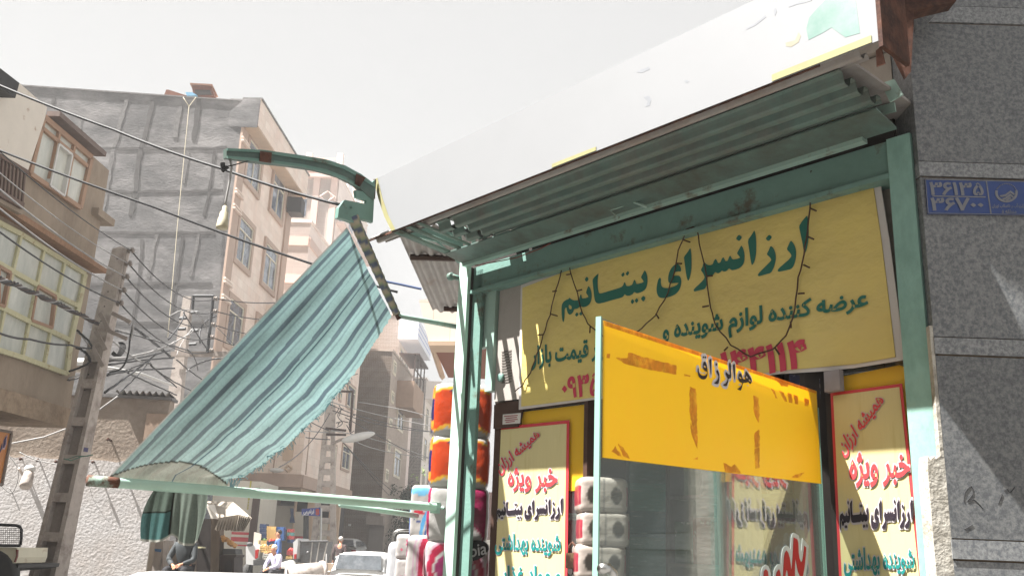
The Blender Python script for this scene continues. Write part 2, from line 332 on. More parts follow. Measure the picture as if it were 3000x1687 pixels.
DT = [([(1700,680),(1750,740),(1810,830),(1860,910),(1872,980),(1865,1050),(1840,1080),(1800,1065),(1770,1020),(1700,1045),(1620,1045),(1600,1100),(1580,1180),(1550,1270),(1520,1278),(1440,1240),(1435,1225),(1500,1190),(1560,1130),(1590,1050),(1530,1035),(1480,990),(1465,920),(1478,820),(1500,760),(1525,748),(1560,780),(1580,850),(1600,920),(1660,940),(1680,930),(1655,870),(1665,830),(1690,800),(1680,750)],
      [[(1500,850),(1490,880),(1520,915),(1565,925),(1545,885)], [(1700,835),(1690,870),(1720,915),(1760,920),(1755,870)], [(1785,930),(1780,965),(1810,1000),(1845,1010),(1835,970)]]),
      ([(1362,455),(1368,600),(1372,800),(1368,940),(1355,945),(1335,800),(1318,600),(1300,510)], []),
      ([(1215,415),(1235,480),(1252,550),(1242,560),(1240,700),(1248,800),(1240,890),(1215,915),(1170,912),(1160,1000),(1135,1090),(1110,1150),(1050,1145),(1000,1115),(1020,1090),(1080,1060),(1130,990),(1150,915),(1110,850),(1075,770),(1090,740),(1110,712),(1140,760),(1180,800),(1215,790),(1205,700),(1190,560),(1180,470)], []),
      ([(828,645),(860,700),(885,770),(890,860),(885,960),(870,1040),(850,1085),(790,1085),(730,1060),(735,1045),(790,1010),(840,940),(865,860),(840,800),(790,705)], []),
      ([(795,440),(832,490),(800,540),(762,490)], []), ([(645,300),(645,450),(645,650),(640,800),(628,805),(615,650),(598,500),(575,360)], []),
      ([(435,395),(470,420),(500,500),(522,600),(530,700),(528,800),(510,870),(470,925),(400,948),(330,930),(270,880),(235,800),(225,700),(232,620),(245,595),(258,610),(262,700),(300,780),(370,830),(440,830),(500,780),(512,710),(450,690),(400,650),(380,580),(390,480),(410,420)], [[(410,510),(405,550),(435,580),(485,590),(460,530)]]),
      ([(400,235),(432,270),(405,305),(375,270)], []), ([(460,235),(490,275),(460,315),(430,275)], [])]

# ---- shop building: walls, room, storefront
m_wallin = mat('shop_interior_paint', c(120, 112, 100), .9, .15, 3)
m_wallout = mat('dirty_plaster', c(150, 142, 132), .9, .15, 5, c(90, 80, 70), 3, .58, .1, .7, .002)
m_greyboard = mat('grey_board', c(165, 158, 152), .7, .08, 6, c(120, 112, 104), 4, .6, .1, .5, stretch=(1, 1, .4))
m_brownwood = mat('brown_painted_wood', c(70, 48, 38), .7, .2, 10)
m_floor = mat('shop_floor_tile', c(130, 125, 118), .5, .15, 4)
BZ = FA.uz(2055, 982)[1]                     # head of the glazing
shop = thing('shop_building', 'small corner shop with green steel beam, glass front and dark shelves inside', 'shop', FA.pt(2.6, 0, -1))
w = MB(); w.pbox(FA, 1.38, 3.64, 2.32, 3.05, -.12, -.02); w.pbox(FA, 1.3, 1.36, 0, 2.32, -.12, -.02); w.pbox(FA, 3.60, 3.64, 0, 2.32, -.12, -.035)
w.pbox(FA, 1.44, 3.64, 3.05, 3.45, -.12, -.02)
part('front_wall', w, m_wallout, shop)
w = MB(); w.pbox(FA, 3.58, 3.63, 0, 3.45, -2.6, -.121); w.pbox(FA, 1.28, 1.34, 0, 3.0, -2.6, -.6); w.pbox(FA, 1.28, 3.63, 0, 3.45, -2.7, -2.601); w.pbox(FA, 1.345, 3.57, 2.9, 3.0, -2.6, -.122)
part('room_wall', w, m_wallin, shop)
w = MB(); w.pbox(FA, 1.2, 3.9, .02, .1, -2.6, .1); part('floor', w, m_floor, shop)
w = MB(); w.pbox(FA, 1.44, 3.66, 3.46, 3.56, -2.75, .0); part('roof', w, m_wallout, shop)
uj = FA.uz(1480, 1020)[0]; uh = FA.uz(2068, 1215)[0]; urw = FA.uz(2112, 1000)[0]; ulw = FA.uz(1262, 1100)[0]
# frames of the glazing
w = MB(); w.pbox(FA, uj - .012, uj + .012, .1, 2.3, -.03, .015); part('glazing_bar', w, m_brownwood, shop)
w = MB(); w.pbox(FA, uh - .03, urw + .02, .1, 2.29, -.05, .0)
part('door_jamb', w, m_dark, shop)
m_beige = mat('beige_trim', c(150, 135, 115), .7, .12, 8)
w = MB(); w.pbox(FA, 1.405, 1.437, .1, 2.98, -.02, .03); part('side_trim', w, m_beige, shop)
m_glass = glass('window_glass'); m_dglass = glass('door_glass', (.86, .92, .9), 1.7, dust=.07)
w = MB(); w.pbox(FA, uj + .012, ulw, .12, 2.27, -.02, -.012); part('window_pane', w, m_glass, shop)
w = MB(); w.pbox(FA, 1.44, urw, .12, 2.27, -.02, -.012); part('window_pane', w, m_glass, shop)
w = MB(); w.pbox(FA, ulw, ulw + .045, .1, 2.3, -.03, .01); w.pbox(FA, uj + .012, ulw + .045, 2.27, 2.315, -.03, .012); part('window_frame', w, m_brownwood, shop)
# steel beam above the banner
zbm0 = FA.uz(*zb(1226, 372), .06)[1]; zbt = FA.uz(*zb(1226, 184), .05)[1]
w = MB(); w.pbox(FA, 1.437, 3.80, zbm0, zbt, -.02, .05); w.pbox(FA, 1.437, 3.80, zbm0 - .018, zbm0, -.02, .075)
part('beam', w, m_green, shop)
w = MB(); w.pbox(FA, 1.44, 3.78, zbt, zbt + .15, -.02, -.005); part('shadow_gap', w, m_dark, shop)  # dark strip stands in for the shade between beam and bar
# canopy of corrugated sheet: profile across o
def corr_sheet(pl, u0, u1, o0, o1, z, pitch, amp, th=.003, slope=0.0, nu=2, shp=.3):
    n = int((o1 - o0) / pitch * 16); pr = [(o0 + (o1 - o0)*i/n, z + slope*(i/n) + amp*math.tanh(shp*math.sin(2*math.pi*(o1 - o0)*i/n/pitch))/math.tanh(shp)) for i in range(n + 1)]
    mb = MB()
    for k in range(2):
        vs = []
        for j in range(nu):
            u = lerp(u0, u1, j/(nu-1))
            for o, zz in pr: vs.append(pl.pt(u, zz + k*th, o))
        mb.add(vs, [(j*(n+1)+i, j*(n+1)+i+1, (j+1)*(n+1)+i+1, (j+1)*(n+1)+i) for j in range(nu-1) for i in range(n)])
    return mb
can = thing('shop_canopy', 'green corrugated metal canopy running above the shop front', 'canopy', FA.pt(2.6, 3.0, .3))
part('corrugated_sheet', corr_sheet(FA, 3.425, 3.52, .24, .53, 3.112, .084, .020, shp=2.6), m_corrg, can)
part('corrugated_sheet', corr_sheet(FA, 1.36, 3.40, .24, .53, 3.112, .084, .020, shp=2.6), m_corrg, can)  # slit between the two sheets added to let a sun streak through
part('corrugated_sheet', corr_sheet(FA, 1.27, 3.99, .49, .60, 3.142, .06, .013, shp=1.5), m_corr, can, label='bare galvanised outer strip of the canopy')
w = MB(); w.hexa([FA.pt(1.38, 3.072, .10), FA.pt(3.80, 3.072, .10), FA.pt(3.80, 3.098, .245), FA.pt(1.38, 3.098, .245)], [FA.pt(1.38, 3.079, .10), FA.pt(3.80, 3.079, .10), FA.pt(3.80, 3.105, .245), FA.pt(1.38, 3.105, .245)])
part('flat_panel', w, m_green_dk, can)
zbar = FA.uz(*zb(1226, 135), .1)[1]
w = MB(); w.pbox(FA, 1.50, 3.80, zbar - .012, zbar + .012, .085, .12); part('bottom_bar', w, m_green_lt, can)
w = MB()
for ua_, ub_ in ((3.575, 3.60), (3.655, 3.69), (3.745, 3.80)):
    w.hexa([FA.pt(ua_, 3.10, .24), FA.pt(ub_, 3.10, .24), FA.pt(ub_ - .03, 3.12, .60), FA.pt(ua_ - .03, 3.12, .60)], [FA.pt(ua_, 3.106, .24), FA.pt(ub_, 3.106, .24), FA.pt(ub_ - .03, 3.126, .60), FA.pt(ua_ - .03, 3.126, .60)])
part('sun_streak_strap', w, m_green, can)  # straps added across the end gap to break the sun into streaks
hp = [zb(700, 300), zb(640, 262), zb(800, 200), zb(895, 240)]
w.tube([FA.pick(x, y, .16) for x, y in [(1557, 548), (1535, 530), (1592, 507), (1628, 521)]], .006, 8); part('handle', w, m_green_lt, can, True)
w = MB(); w.pbox(FA, 1.38, 4.0, 3.118, 3.126, .597, .602); part('rusty_edge', w, m_rust, can)
w = MB(); w.pbox(FA, 3.425, 3.52, 3.17, 3.18, -.02, .6); w.pbox(FA, 1.34, 3.40, 3.17, 3.18, -.02, .6); part('top_sheet', w, m_corr, can)
# posts
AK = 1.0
m_lit = mat('sunlit_worn_green', (.36, .52, .44), .45, .1, 8, (.2, .3, .25), 5, .66, .05, .6)  # green paint lightened to stand in for direct sun, with worn patches
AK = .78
lp = thing('door_post', 'green steel corner post at the left end of the shop front', 'post', FA.pt(3.88, 0, .03))
u1 = FA.uz(1160, 700, .08)[0]; ua = FA.uz(1120, 1400, .08)[0]
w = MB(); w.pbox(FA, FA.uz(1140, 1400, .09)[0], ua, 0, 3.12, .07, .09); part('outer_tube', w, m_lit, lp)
um = FA.uz(1140, 1400, .09)[0]; ug0 = FA.uz(1156, 1400, .05)[0]; ug1 = FA.uz(1180, 1400, .05)[0]
w = MB(); w.pbox(FA, ug0 + .001, ua - .01, 0, 3.06, .035, .068); part('guide_channel', w, m_dark, lp)
w = MB(); w.pbox(FA, ug1, ug0, 0, 3.04, .03, .05); part('inner_tube', w, m_green, lp)
ll = FA.uz(1250, 720, .02)[0]
w = MB(); w.pbox(FA, ll - .005, ll + .15, 2.62, 2.97, -.018, .02); w.pbox(FA, ll - .005, ll + .05, 2.38, 2.97, -.018, .03); part('gusset_plate', w, m_green_lt, lp)
w = MB()
w.tube([QP.pick(x, y, .03) for x, y in [(1178, 660), (1196, 630), (1190, 600), (1172, 580), (1160, 572)]], .013, 8); part('curved_hook', w, m_green_lt, lp, True)
w = MB(); p0 = QP.pick(1168, 645, .06); w.lathe(p0, QP.n, [(-.05, .03), (-.008, .03), (0, .027)], 20); w.lathe(p0, QP.n, [(0, .008), (.012, .008)], 8); part('pivot_disc', w, m_green, lp, True)
p0 = QP.pick(1137, 695, .0); w = MB(); w.lathe(p0, QP.n, [(-.02, .022), (.0, .022), (.004, .018)], 18); w.tube([p0, QP.pick(1160, 702, 0)], .015, 6); part('pivot_disc', w, m_green, lp, True)
rp = thing('side_post', 'pale green steel post between the shop front and the granite wall', 'post', FA.pt(1.4, 0, .03))
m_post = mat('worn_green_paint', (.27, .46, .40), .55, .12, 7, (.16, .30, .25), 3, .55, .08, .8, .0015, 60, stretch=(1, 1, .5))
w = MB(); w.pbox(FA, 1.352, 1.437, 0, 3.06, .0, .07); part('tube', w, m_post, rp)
w = MB(); w.pbox(FA, 1.325, 1.350, 0, 3.3, -.02, .05); part('rust_strip', w, m_rust, rp)
w = MB(); w.pprism(FA, [z(*p) for z, p in [(z8, (2405, 600)), (z8, (2500, 570)), (z8, (2562, 680)), (z8, (2470, 735))]], .20, .207); w.pprism(FA, [z8(2188, 820), z8(2500, 735), z8(2510, 800), z8(2188, 885)], .12, .128); part('bracket_plate', w, m_green_lt, rp)
w = MB(); w.lathe(FA.pick(*z8(2400, 850), .14), FA.u, [(0, .004), (0, .034), (-.035, .034), (-.035, .004)], 20); part('pulley_disc', w, m_green_lt, rp, True)

# ---- fascia sign above the canopy
m_sign = mat('white_sign_vinyl', (.275, .282, .292), .5, .03, 3)
fs = thing('fascia_sign', 'white shop banner with print washed out by glare, stretched along the top of the canopy', 'sign', FA.pt(2.6, 3.1, .6))
ztop = FA.uz(943, 462, .6)[1]; dzu = ztop - 3.125
uL = [FA.uz(x, y, .605)[0] for x, y in ((985, 592), (968, 545), (953, 500), (942, 455))]
zL = [FA.uz(x, y, .605)[1] for x, y in ((985, 592), (968, 545), (953, 500), (942, 455))]
w = MB(); n = 4
edge = list(zip(uL, zL)) + [(uL[-1] + .0, ztop + .02)]
edge[0] = (edge[0][0], 3.124)
poly = [FA.pt(u, z, .606) for u, z in edge] + [FA.pt(1.18, ztop + .02, .606), FA.pt(1.18, 3.124, .606)]
w.prism(poly, FA.n * -.003); part('sign_sheet', w, m_sign, fs)
w = MB()
for i in range(len(edge) - 1):
    a, b = edge[i], edge[i+1]; w.quad(FA.pt(a[0], a[1], .6085), FA.pt(b[0], b[1], .6085), FA.pt(b[0]-.035, b[1], .6085), FA.pt(a[0]-.035, a[1], .6085))
m_yb = mat('yellow_print', c(150, 146, 104), .6, .15, 9, c(150, 60, 60), 14, .66, .03, .8)
part('printed_border', w, m_yb, fs)
w = MB(); w.pbox(FA, 1.2, 1.55, 3.126, 3.15, .607, .6085); part('printed_border', w, m_yb, fs)
w = MB(); w.pbox(FA, 2.35, 2.6, 3.126, 3.142, .607, .6085); part('printed_border', w, m_yb, fs)
w = MB(); gz = [FA.pick(*z8(x, y), .6066) for x, y in ((1890, 130), (1950, 60), (2010, 0), (2225, 0), (2255, 240), (2150, 270), (2050, 200), (1985, 240), (1885, 290), (1870, 210))]
w.prism(gz, FA.n * -.0003); part('green_panel', w, mat('mint_print', (.13, .29, .23), .5, .2, 6, (.25, .29, .29), 3, .5, .15, 1), fs)
m_pale = mat('glare_pale_print', (.60, .60, .66), .6, .1, 20)
for s, q in (('فروشگاه', ((1740, 60), (1990, -20), (1980, -90), (1730, -20))), ('ارزان', ((1440, 230), (1660, 120), (1650, 50), (1420, 150))), ('شوینده', ((700, 780), (1040, 640), (1020, 520), (680, 650)))):
    pass
for q_ in (((1635, 70), (1650, 55), (1658, 85), (1645, 118), (1636, 100)), ((1435, 205), (1500, 170), (1575, 110), (1580, 125), (1505, 185), (1440, 215)), ((1740, 45), (1800, 25), (1850, 0), (1915, -5), (1905, 8), (1850, 25), (1800, 35), (1745, 55)), ((990, 585), (1010, 575), (1028, 585), (1010, 600)), ((700, 700), (740, 690), (755, 720), (745, 760), (715, 770), (730, 730)), ((650, 520), (690, 500), (740, 480), (745, 500), (690, 525))):
    w = MB(); w.prism([FA.pick(*z8(x, y), .6066) for x, y in q_], FA.n * -.0003); part('glare_pale_lettering', w, mat('glare_grey_print', (.24, .25, .27), .6, .1, 20), fs)  # pale print colours stand in for glare washing out the lettering
w = MB(); w.prism([FA.pick(*z8(x, y), .6066) for x, y in ((1720, 310), (1790, 290), (1815, 235), (1830, 260), (1815, 305), (1760, 340), (1725, 335))], FA.n * -.0003)
part('glare_pale_lettering', w, mat('glare_yellow_print', (.29, .27, .20), .6, .1, 20), fs)
w = MB(); w.pbox(FA, 1.164, 1.178, 3.10, 4.9, .44, .61); part('side_frame', w, m_rust, fs)
w = MB(); w.pprism(FA, [(2203, 128), (2216, 118), (2226, 160), (2205, 168)], .50, .505); part('end_plate', w, mat('pinkish_plate', c(150, 110, 96), .8, .2, 9, rust, 6), fs)

# ---- yellow banner
m_ban = mat('yellow_banner', c(222, 202, 118), .55, .05, 2.2, c(198, 176, 112), 2.2, .52, .16, .7, .04, 2.6, spec=.25, stretch=(1, 1, 1.5))
m_teal = mat('teal_print', c(32, 104, 88), .55, .05, 12)
m_pink = mat('crimson_print', c(196, 62, 84), .55, .06, 12)
ban = thing('yellow_banner', 'wide yellow cloth banner with green Persian lettering and red phone digits', 'banner', FA.pt(2.5, 2.3, .02))
bp = [(1310, 717), (1440, 668), (1600, 622), (1745, 578), (1960, 522), (2215, 463), (2237, 600), (2258, 760), (2276, 905), (2150, 925), (2075, 933), (1960, 940), (1500, 1004), (1305, 1030), (1307, 870)]
w = MB(); w.pprism(FA, bp, .018, .022)
part('white_hem', w, mat('banner_white', c(205, 200, 196), .6, .06, 4), ban)
yp = [(1314, 724), (1440, 676), (1600, 631), (1745, 587), (1960, 531), (2197, 473), (2216, 600), (2236, 760), (2252, 897), (2150, 915), (1960, 932), (1500, 998), (1311, 1022), (1312, 870)]
w = MB(); w.pprism(FA, yp, .0225, .027); part('cloth', w, m_ban, ban)
mb = MB()
for i, (o, hs) in enumerate(TITLE):
    lp_ = [o] + hs; tr = tessellate_polygon([[Vector((x, y, 0)) for x, y in l] for l in lp_]); mb.add([FA.pt(-x, z, .0295) for l in lp_ for x, z in l], [tuple(t) for t in tr])
part('title_lettering', mb, m_teal, ban)
def qd(z, *pts): return [z(*p) for p in pts]
write('second_line', 'عرضه کننده لوازم شوینده و', FA, qd(zb, (985, 1160), (2325, 938), (2325, 775), (985, 985)), .0295, m_teal, ban, .034)
write('third_line', 'زیر قیمت بازار', FA, qd(zb, (130, 1300), (620, 1230), (620, 1090), (130, 1150)), .0295, m_teal, ban, .034)
write('phone_digits', '۰۹۳۵', FA, qd(z2, (1205, 185), (1462, 165), (1460, 15), (1205, 50)), .0295, m_pink, ban, .04, latin=True)
write('phone_digits', '۱۴۴۱۱۴', FA, qd(zb, (1370, 1370), (1918, 1275), (1915, 1105), (1370, 1195)), .0295, m_pink, ban, .04, latin=True)
# string of unlit fairy lights
gar = thing('fairy_lights', 'brown wire garland of unlit fairy lights hanging over the yellow banner', 'fairy lights', FA.pt(2.5, 2.4, .05))
m_twig = mat('brown_wire', c(74, 48, 34), .7, .2, 20)
for L_ in ([(325, 650), (290, 780), (250, 940), (200, 1080), (165, 1200), (120, 1320), (70, 1400), (20, 1440)], [(370, 610), (410, 760), (450, 890), (490, 1000), (570, 1060), (640, 1110)],
           [(1140, 380), (1090, 520), (1070, 640), (1020, 790), (940, 940), (850, 1030), (780, 1080)],
           [(1205, 375), (1230, 520), (1270, 680), (1300, 900), (1330, 1000), (1430, 1140), (1560, 1215), (1700, 1170), (1790, 1080), (1850, 900), (1870, 700), (1905, 540), (1935, 400), (1945, 180), (1955, 0)],
           [(325, 640), (350, 610), (372, 612)], [(1135, 385), (1180, 368), (1207, 375)]):
    pts = []
    for i in range(len(L_) - 1):
        for t in (0, .34, .67):
            x, y = lerp(L_[i][0], L_[i+1][0], t), lerp(L_[i][1], L_[i+1][1], t); a, b = zb(x + random.uniform(-5, 5), y + random.uniform(-5, 5)); pts.append(FA.pick(a, b, .05 + .012*math.sin(i*1.7 + t*3)))
    pts.append(FA.pick(*zb(*L_[-1]), .05)); w = MB(); w.tube(pts, .0031, 6); part('wire', w, m_twig, gar, True)
for i, (x, y, dx, dy) in enumerate([(292, 785, -28, 4), (250, 935, 45, 12), (205, 1070, -35, 2), (385, 675, -30, 5), (425, 785, 30, -8), (510, 1020, -2, 38), (1120, 452, 42, 15), (1070, 605, 38, 2), (940, 935, 18, 28), (1270, 690, 38, -4), (1285, 882, -42, 8), (1410, 1150, -25, 25), (1720, 1160, 25, 38), (1820, 985, 2, 40), (1870, 803, 38, -3), (1905, 615, 38, 18), (1930, 430, 40, 18), (1945, 245, 42, 18)]):
    w = MB(); w.tube([FA.pick(*zb(x, y), .05), FA.pick(*zb(x + dx, y + dy), .058)], .0036, 6); part('bulb', w, m_twig, gar)
# red wire along the beam
w = MB(); w.tube([FA.pick(x, y, .09) for x, y in [(1195, 668), (1240, 660), (1300, 648), (1360, 625), (1385, 612)]], .0025, 6)
single('red_wire', w, mat('red_cable', c(120, 50, 35), .6), 'thin red wire stapled along the green beam above the banner', 'wire')

# ---- wall panel at the left of the banner
wp = thing('wall_panel', 'grey board beside the left end of the yellow banner', 'panel', FA.pt(3.5, 2.3, 0))
w = MB(); w.pprism(FA, [(1258, 726), (1311, 712), (1308, 1003), (1243, 1010)], -.015, .008); part('board', w, m_greyboard, wp)
w = MB()
for i in range(12): w.pprism(FA, [(1262, 884 + i*7), (1286, 880 + i*7), (1286, 883 + i*7), (1262, 887 + i*7)], .008, .011)
part('vent_slot', w, mat('slot_grey', c(110, 104, 98), .8), wp)
w = MB(); w.lathe(FA.pick(1262, 950, .012), FA.n, [(0, .022), (.012, .022), (.016, .016)], 16); part('knob', w, m_green, wp, True)
w = MB(); w.pprism(FA, [(1243, 1018), (1311, 1008), (1310, 1032), (1300, 1072), (1241, 1078)], .0, .02); part('wooden_block', w, m_brownwood, wp)
st = thing('notice_sticker', 'small white printed notice stuck under the grey board', 'sticker', FA.pick(1282, 1065, .02))
w = MB(); w.pprism(FA, [(1265, 1042), (1310, 1038), (1308, 1064), (1264, 1067)], .021, .0225); part('paper', w, mat('paper', (.62, .6, .56), .7), st)
w = MB()
for i, (a, b) in enumerate(((0, .9), (.1, .85), (.05, .9), (.1, .7))):
    y = 1046 + i*5; w.pprism(FA, [(1268 + a*38, y - .5), (1268 + b*38, y - 3), (1268 + b*38, y - .8), (1268 + a*38, y + 1.7)], .0225, .0232)
part('print', w, mat('red_small_print', c(150, 60, 70), .7), st)

# ---- glazing: yellow vinyl bands and posters
AK = 1.0
m_vinyl = mat('yellow_vinyl', c(255, 221, 64), .4, .04, 3, c(250, 196, 60), 3, .6, .1, .25, spec=.4, trans=.6)
m_vinyl2 = mat('orange_residue', c(232, 172, 54), .6, .2, 30, c(250, 210, 66), 26, .55, .05, .8, trans=.5)
vl = thing('vinyl_band', 'yellow vinyl band on the fixed window left of the open door', 'window film', FA.pick(1400, 1230, 0))
w = MB(); w.pprism(FA, [(1312, 1036), (1480, 1016), (1480, 1232), (1300, 1240), (1262, 1240), (1264, 1070), (1312, 1066)], -.0115, -.009); part('film', w, m_vinyl, vl)
vr = thing('vinyl_band', 'orange-yellow vinyl band behind the poster beside the green post', 'window film', FA.pick(2200, 1200, 0))
w = MB(); w.pprism(FA, [(2112, 948), (2262, 918), (2284, 925), (2320, 1205), (2125, 1212)], -.0115, -.009); part('film', w, m_vinyl, vr)
AK = .78
m_poster = mat('poster_cream', c(212, 200, 148), .45, .04, 6, c(190, 170, 112), 2.5, .63, .08, .5, spec=.3, stretch=(12, 12, 1))
m_posterl = m_poster
m_pred = mat('poster_red', c(206, 66, 72), .45, .05, 9)
m_pwhite = mat('poster_halo', c(200, 192, 196), .45, .04, 9)
m_pblack = mat('poster_black', c(42, 34, 44), .45)
m_pteal = mat('poster_teal', c(30, 126, 122), .45)
def poster(name, label, z, corners, boxes, o0):
    t = thing(name, label, 'poster', FA.pick(*corners[0], o0))
    w = MB(); w.pprism(FA, corners, o0, o0 + .002); part('border', w, m_pred, t)
    cx = sum(p[0] for p in corners)/4; cy = sum(p[1] for p in corners)/4
    (tl, tr, br, bl) = corners; k = 7
    w = MB(); w.pprism(FA, [(tl[0]+k, tl[1]+k), (tr[0]-k, tr[1]+k+2), (br[0]-k, br[1]), (bl[0]+k, bl[1])], o0 + .002, o0 + .0035); part('sheet', w, m_poster, t)
    for nm, s, q, mm, b, gl in boxes:
        write(nm, s, FA, qd(z, *q), o0 + .005, mm, t, b, b + .045 if gl is None else b + .014, m_pwhite, gl=gl)
    return t
poster('price_poster', 'tall cream poster with red border on the window beside the green post', z7, [(2089, 988), (2269, 964), (2331, 1560), (2116, 1560)], [
    ('slogan', 'همیشه ارزان', ((400, 670), (675, 300), (610, 225), (350, 560)), m_pred, .03, None),
    ('headline', '« خبر ویژه »', ((432, 855), (830, 838), (824, 615), (430, 635)), m_pred, .03, None),
    ('shop_title', '', ((365, 1142), (855, 1137), (850, 935), (362, 930)), m_pblack, .002, TITLE),
    ('goods_line', 'شوینده بهداشتی', ((395, 1449), (868, 1430), (855, 1265), (390, 1262)), m_pteal, .03, None)], .004)
poster('price_poster', 'tall cream poster with red border streaked by sun, left of the door', z2, [(1250, 1074), (1432, 1056), (1425, 1560), (1227, 1560)], [
    ('slogan', 'همیشه ارزان', ((765, 745), (1055, 470), (1010, 405), (728, 650)), m_pred, .03, None),
    ('headline', '« خبر ویژه »', ((818, 845), (1165, 860), (1160, 670), (818, 690)), m_pred, .03, None),
    ('shop_title', '', ((735, 1052), (1205, 1052), (1205, 893), (735, 913)), m_pblack, .002, TITLE),
    ('goods_line', 'شوینده بهداشتی', ((725, 1292), (1190, 1305), (1190, 1150), (725, 1150)), m_pteal, .03, None),
    ('goods_line', 'و مواد غذایی', ((720, 1520), (1190, 1520), (1190, 1378), (720, 1378)), m_pteal, .03, None)], .004)
w = MB(); w.pprism(FA, [(2072, 935), (2110, 928), (2113, 980), (2074, 986)], .02, .05); single('junction_box', w, mat('box_grey', c(150, 146, 150), .6), 'small pale grey box under the banner beside the open door', 'box')

# ---- open glass door
hp_ = FA.pick(2068, 1216, .02); DP = Plane(hp_, 217, 127)
ud, zd = DP.uz(1513, 802); 
door = thing('glass_door', 'open frameless glass door with a yellow vinyl band and red lettering', 'door', Vector((hp_.x, hp_.y, 0)))
w = MB(); w.pbox(DP, .0, ud, .12, zd + .003, -.010, .0); part('glass_leaf', w, m_dglass, door)
m_edge = mat('glass_edge', c(150, 190, 175), .2, .05, 3, spec=.6)
w = MB(); w.pbox(DP, ud, ud + .006, .12, zd + .005, -.012, .002); part('polished_edge', w, m_edge, door)
w = MB(); w.pbox(DP, -.003, 0, .12, zd + .003, -.011, .001); part('polished_edge', w, m_edge, door)
vq = [(1519, 806), (2054, 983), (2066, 1216), (1516, 1150)]
w = MB(); w.pprism(DP, vq, .0005, .0015); part('yellow_band', w, m_vinyl, door)
w = MB(); w.pprism(DP, [(1519, 806), (2054, 983), (2055, 990), (1519, 818)], .0016, .0022)
for L_ in ([(145, 520), (235, 522), (240, 482), (285, 490), (310, 502), (612, 580), (610, 650), (450, 620), (300, 590), (200, 560)], [(715, 740), (760, 760), (770, 900), (772, 1110), (745, 1090), (715, 950)], [(715, 1020), (772, 1120), (772, 1220), (735, 1130)],
           [(1205, 810), (1245, 830), (1255, 960), (1245, 1020), (1210, 940)], [(1215, 1100), (1250, 1070), (1255, 1200), (1215, 1215)], [(1213, 1222), (1252, 1208), (1250, 1370), (1220, 1375)],
           [(975, 1330), (1035, 1362), (1060, 1340), (1085, 1370), (1110, 1413), (985, 1400)], [(160, 1180), (200, 1210), (250, 1298), (205, 1280)], [(140, 1200), (185, 1280), (160, 1275), (110, 1240)],
           [(670, 645), (720, 658), (715, 668), (672, 662)], [(1500, 1440), (1530, 1420), (1600, 1405), (1550, 1445)], [(735, 1300), (775, 1285), (775, 1305)], [(75, 490), (100, 490), (95, 525), (72, 520)],
           [(1385, 700), (1430, 690), (1475, 720), (1470, 745), (1420, 740)], [(1340, 755), (1365, 770), (1390, 835), (1375, 830)], [(1400, 770), (1440, 790), (1465, 860), (1445, 855)], [(1470, 790), (1500, 800), (1505, 870), (1480, 865)], [(1515, 805), (1545, 815), (1550, 880), (1525, 876)], [(1600, 830), (1635, 845), (1625, 895), (1600, 890)]):
    w.pprism(DP, [z3(x, y) for x, y in ragged(L_, 4)], .0016, .0022)
part('tape_residue', w, m_vinyl2, door)
DG = [traced(DP, .003, zC, o, h) for o, h in DT]
def dflat(gl, o, bold, lift=.00012):
    mb = MB()
    for i, (ou, hs) in enumerate(gl):
        l2 = [offset(ou, bold)] + [h for h in [offset(h, -bold) for h in hs] if abs(area(h)) > 2e-6]
        tr = tessellate_polygon([[Vector((x, y, 0)) for x, y in l] for l in l2]); mb.add([DP.pt(-x, z, o + i*lift) for l in l2 for x, z in l], [tuple(t) for t in tr])
    return mb
part('blessing_outline', dflat(DG, .003, .0085), mat('door_halo', (.72, .68, .66), .5), door)
part('blessing_lettering', dflat(DG, .0045, 0), mat('door_ink', (.03, .02, .022), .5), door)
lw = [[(290, 1600), (290, 1449), (300, 1300), (340, 1180), (430, 1112), (500, 1150), (550, 1250), (580, 1449), (590, 1600)],
      [(655, 1600), (655, 1449), (665, 1300), (700, 1200), (760, 1120), (820, 1095), (872, 1120), (875, 950), (890, 800), (920, 660), (970, 585), (1030, 560), (1090, 595), (1145, 680), (1155, 500), (1165, 330), (1195, 220), (1240, 192), (1310, 225), (1380, 280), (1420, 400), (1440, 600), (1450, 780), (1470, 560), (1490, 345), (1560, 430), (1668, 580), (1650, 900), (1620, 1200), (1580, 1449), (1560, 1600)]]
lr = [[(365, 1600), (365, 1449), (380, 1300), (435, 1240), (490, 1300), (510, 1449), (515, 1600)], [(725, 1600), (725, 1449), (750, 1330), (815, 1240), (850, 1330), (862, 1449), (862, 1600)],
      [(935, 1600), (935, 1449), (945, 1150), (960, 900), (985, 770), (1030, 700), (1080, 770), (1120, 900), (1150, 1100), (1170, 1300), (1195, 1100), (1215, 800), (1230, 450), (1240, 325), (1345, 385), (1370, 500), (1380, 750), (1405, 930), (1450, 1045), (1490, 1000), (1520, 800), (1545, 565), (1598, 620), (1580, 900), (1550, 1200), (1500, 1449), (1420, 1440), (1360, 1300), (1320, 1100), (1295, 910), (1275, 1100), (1270, 1449), (1270, 1600), (1090, 1600), (1080, 1449), (1060, 1300), (1035, 1255), (1010, 1350), (1000, 1449), (1000, 1600)]]
w = MB()
for l in lw: w.prism([DP.pick(*zD(x, y), .003) for x, y in l], DP.n * -.002)
part('red_logo_outline', w, mat('logo_white', (.70, .72, .70), .5, trans=.3), door)
w = MB()
for l in lr: w.prism([DP.pick(*zD(x, y), .0045) for x, y in l], DP.n * -.001)
part('red_logo', w, mat('logo_red', c(205, 30, 40), .45, trans=.3), door)
w = MB(); w.tube([DP.pick(x, y, .03) for x, y in [(1512, 1430), (1528, 1428), (1540, 1440), (1545, 1460), (1543, 1500)]], .011, 10); part('handle', w, m_chrome, door, True)
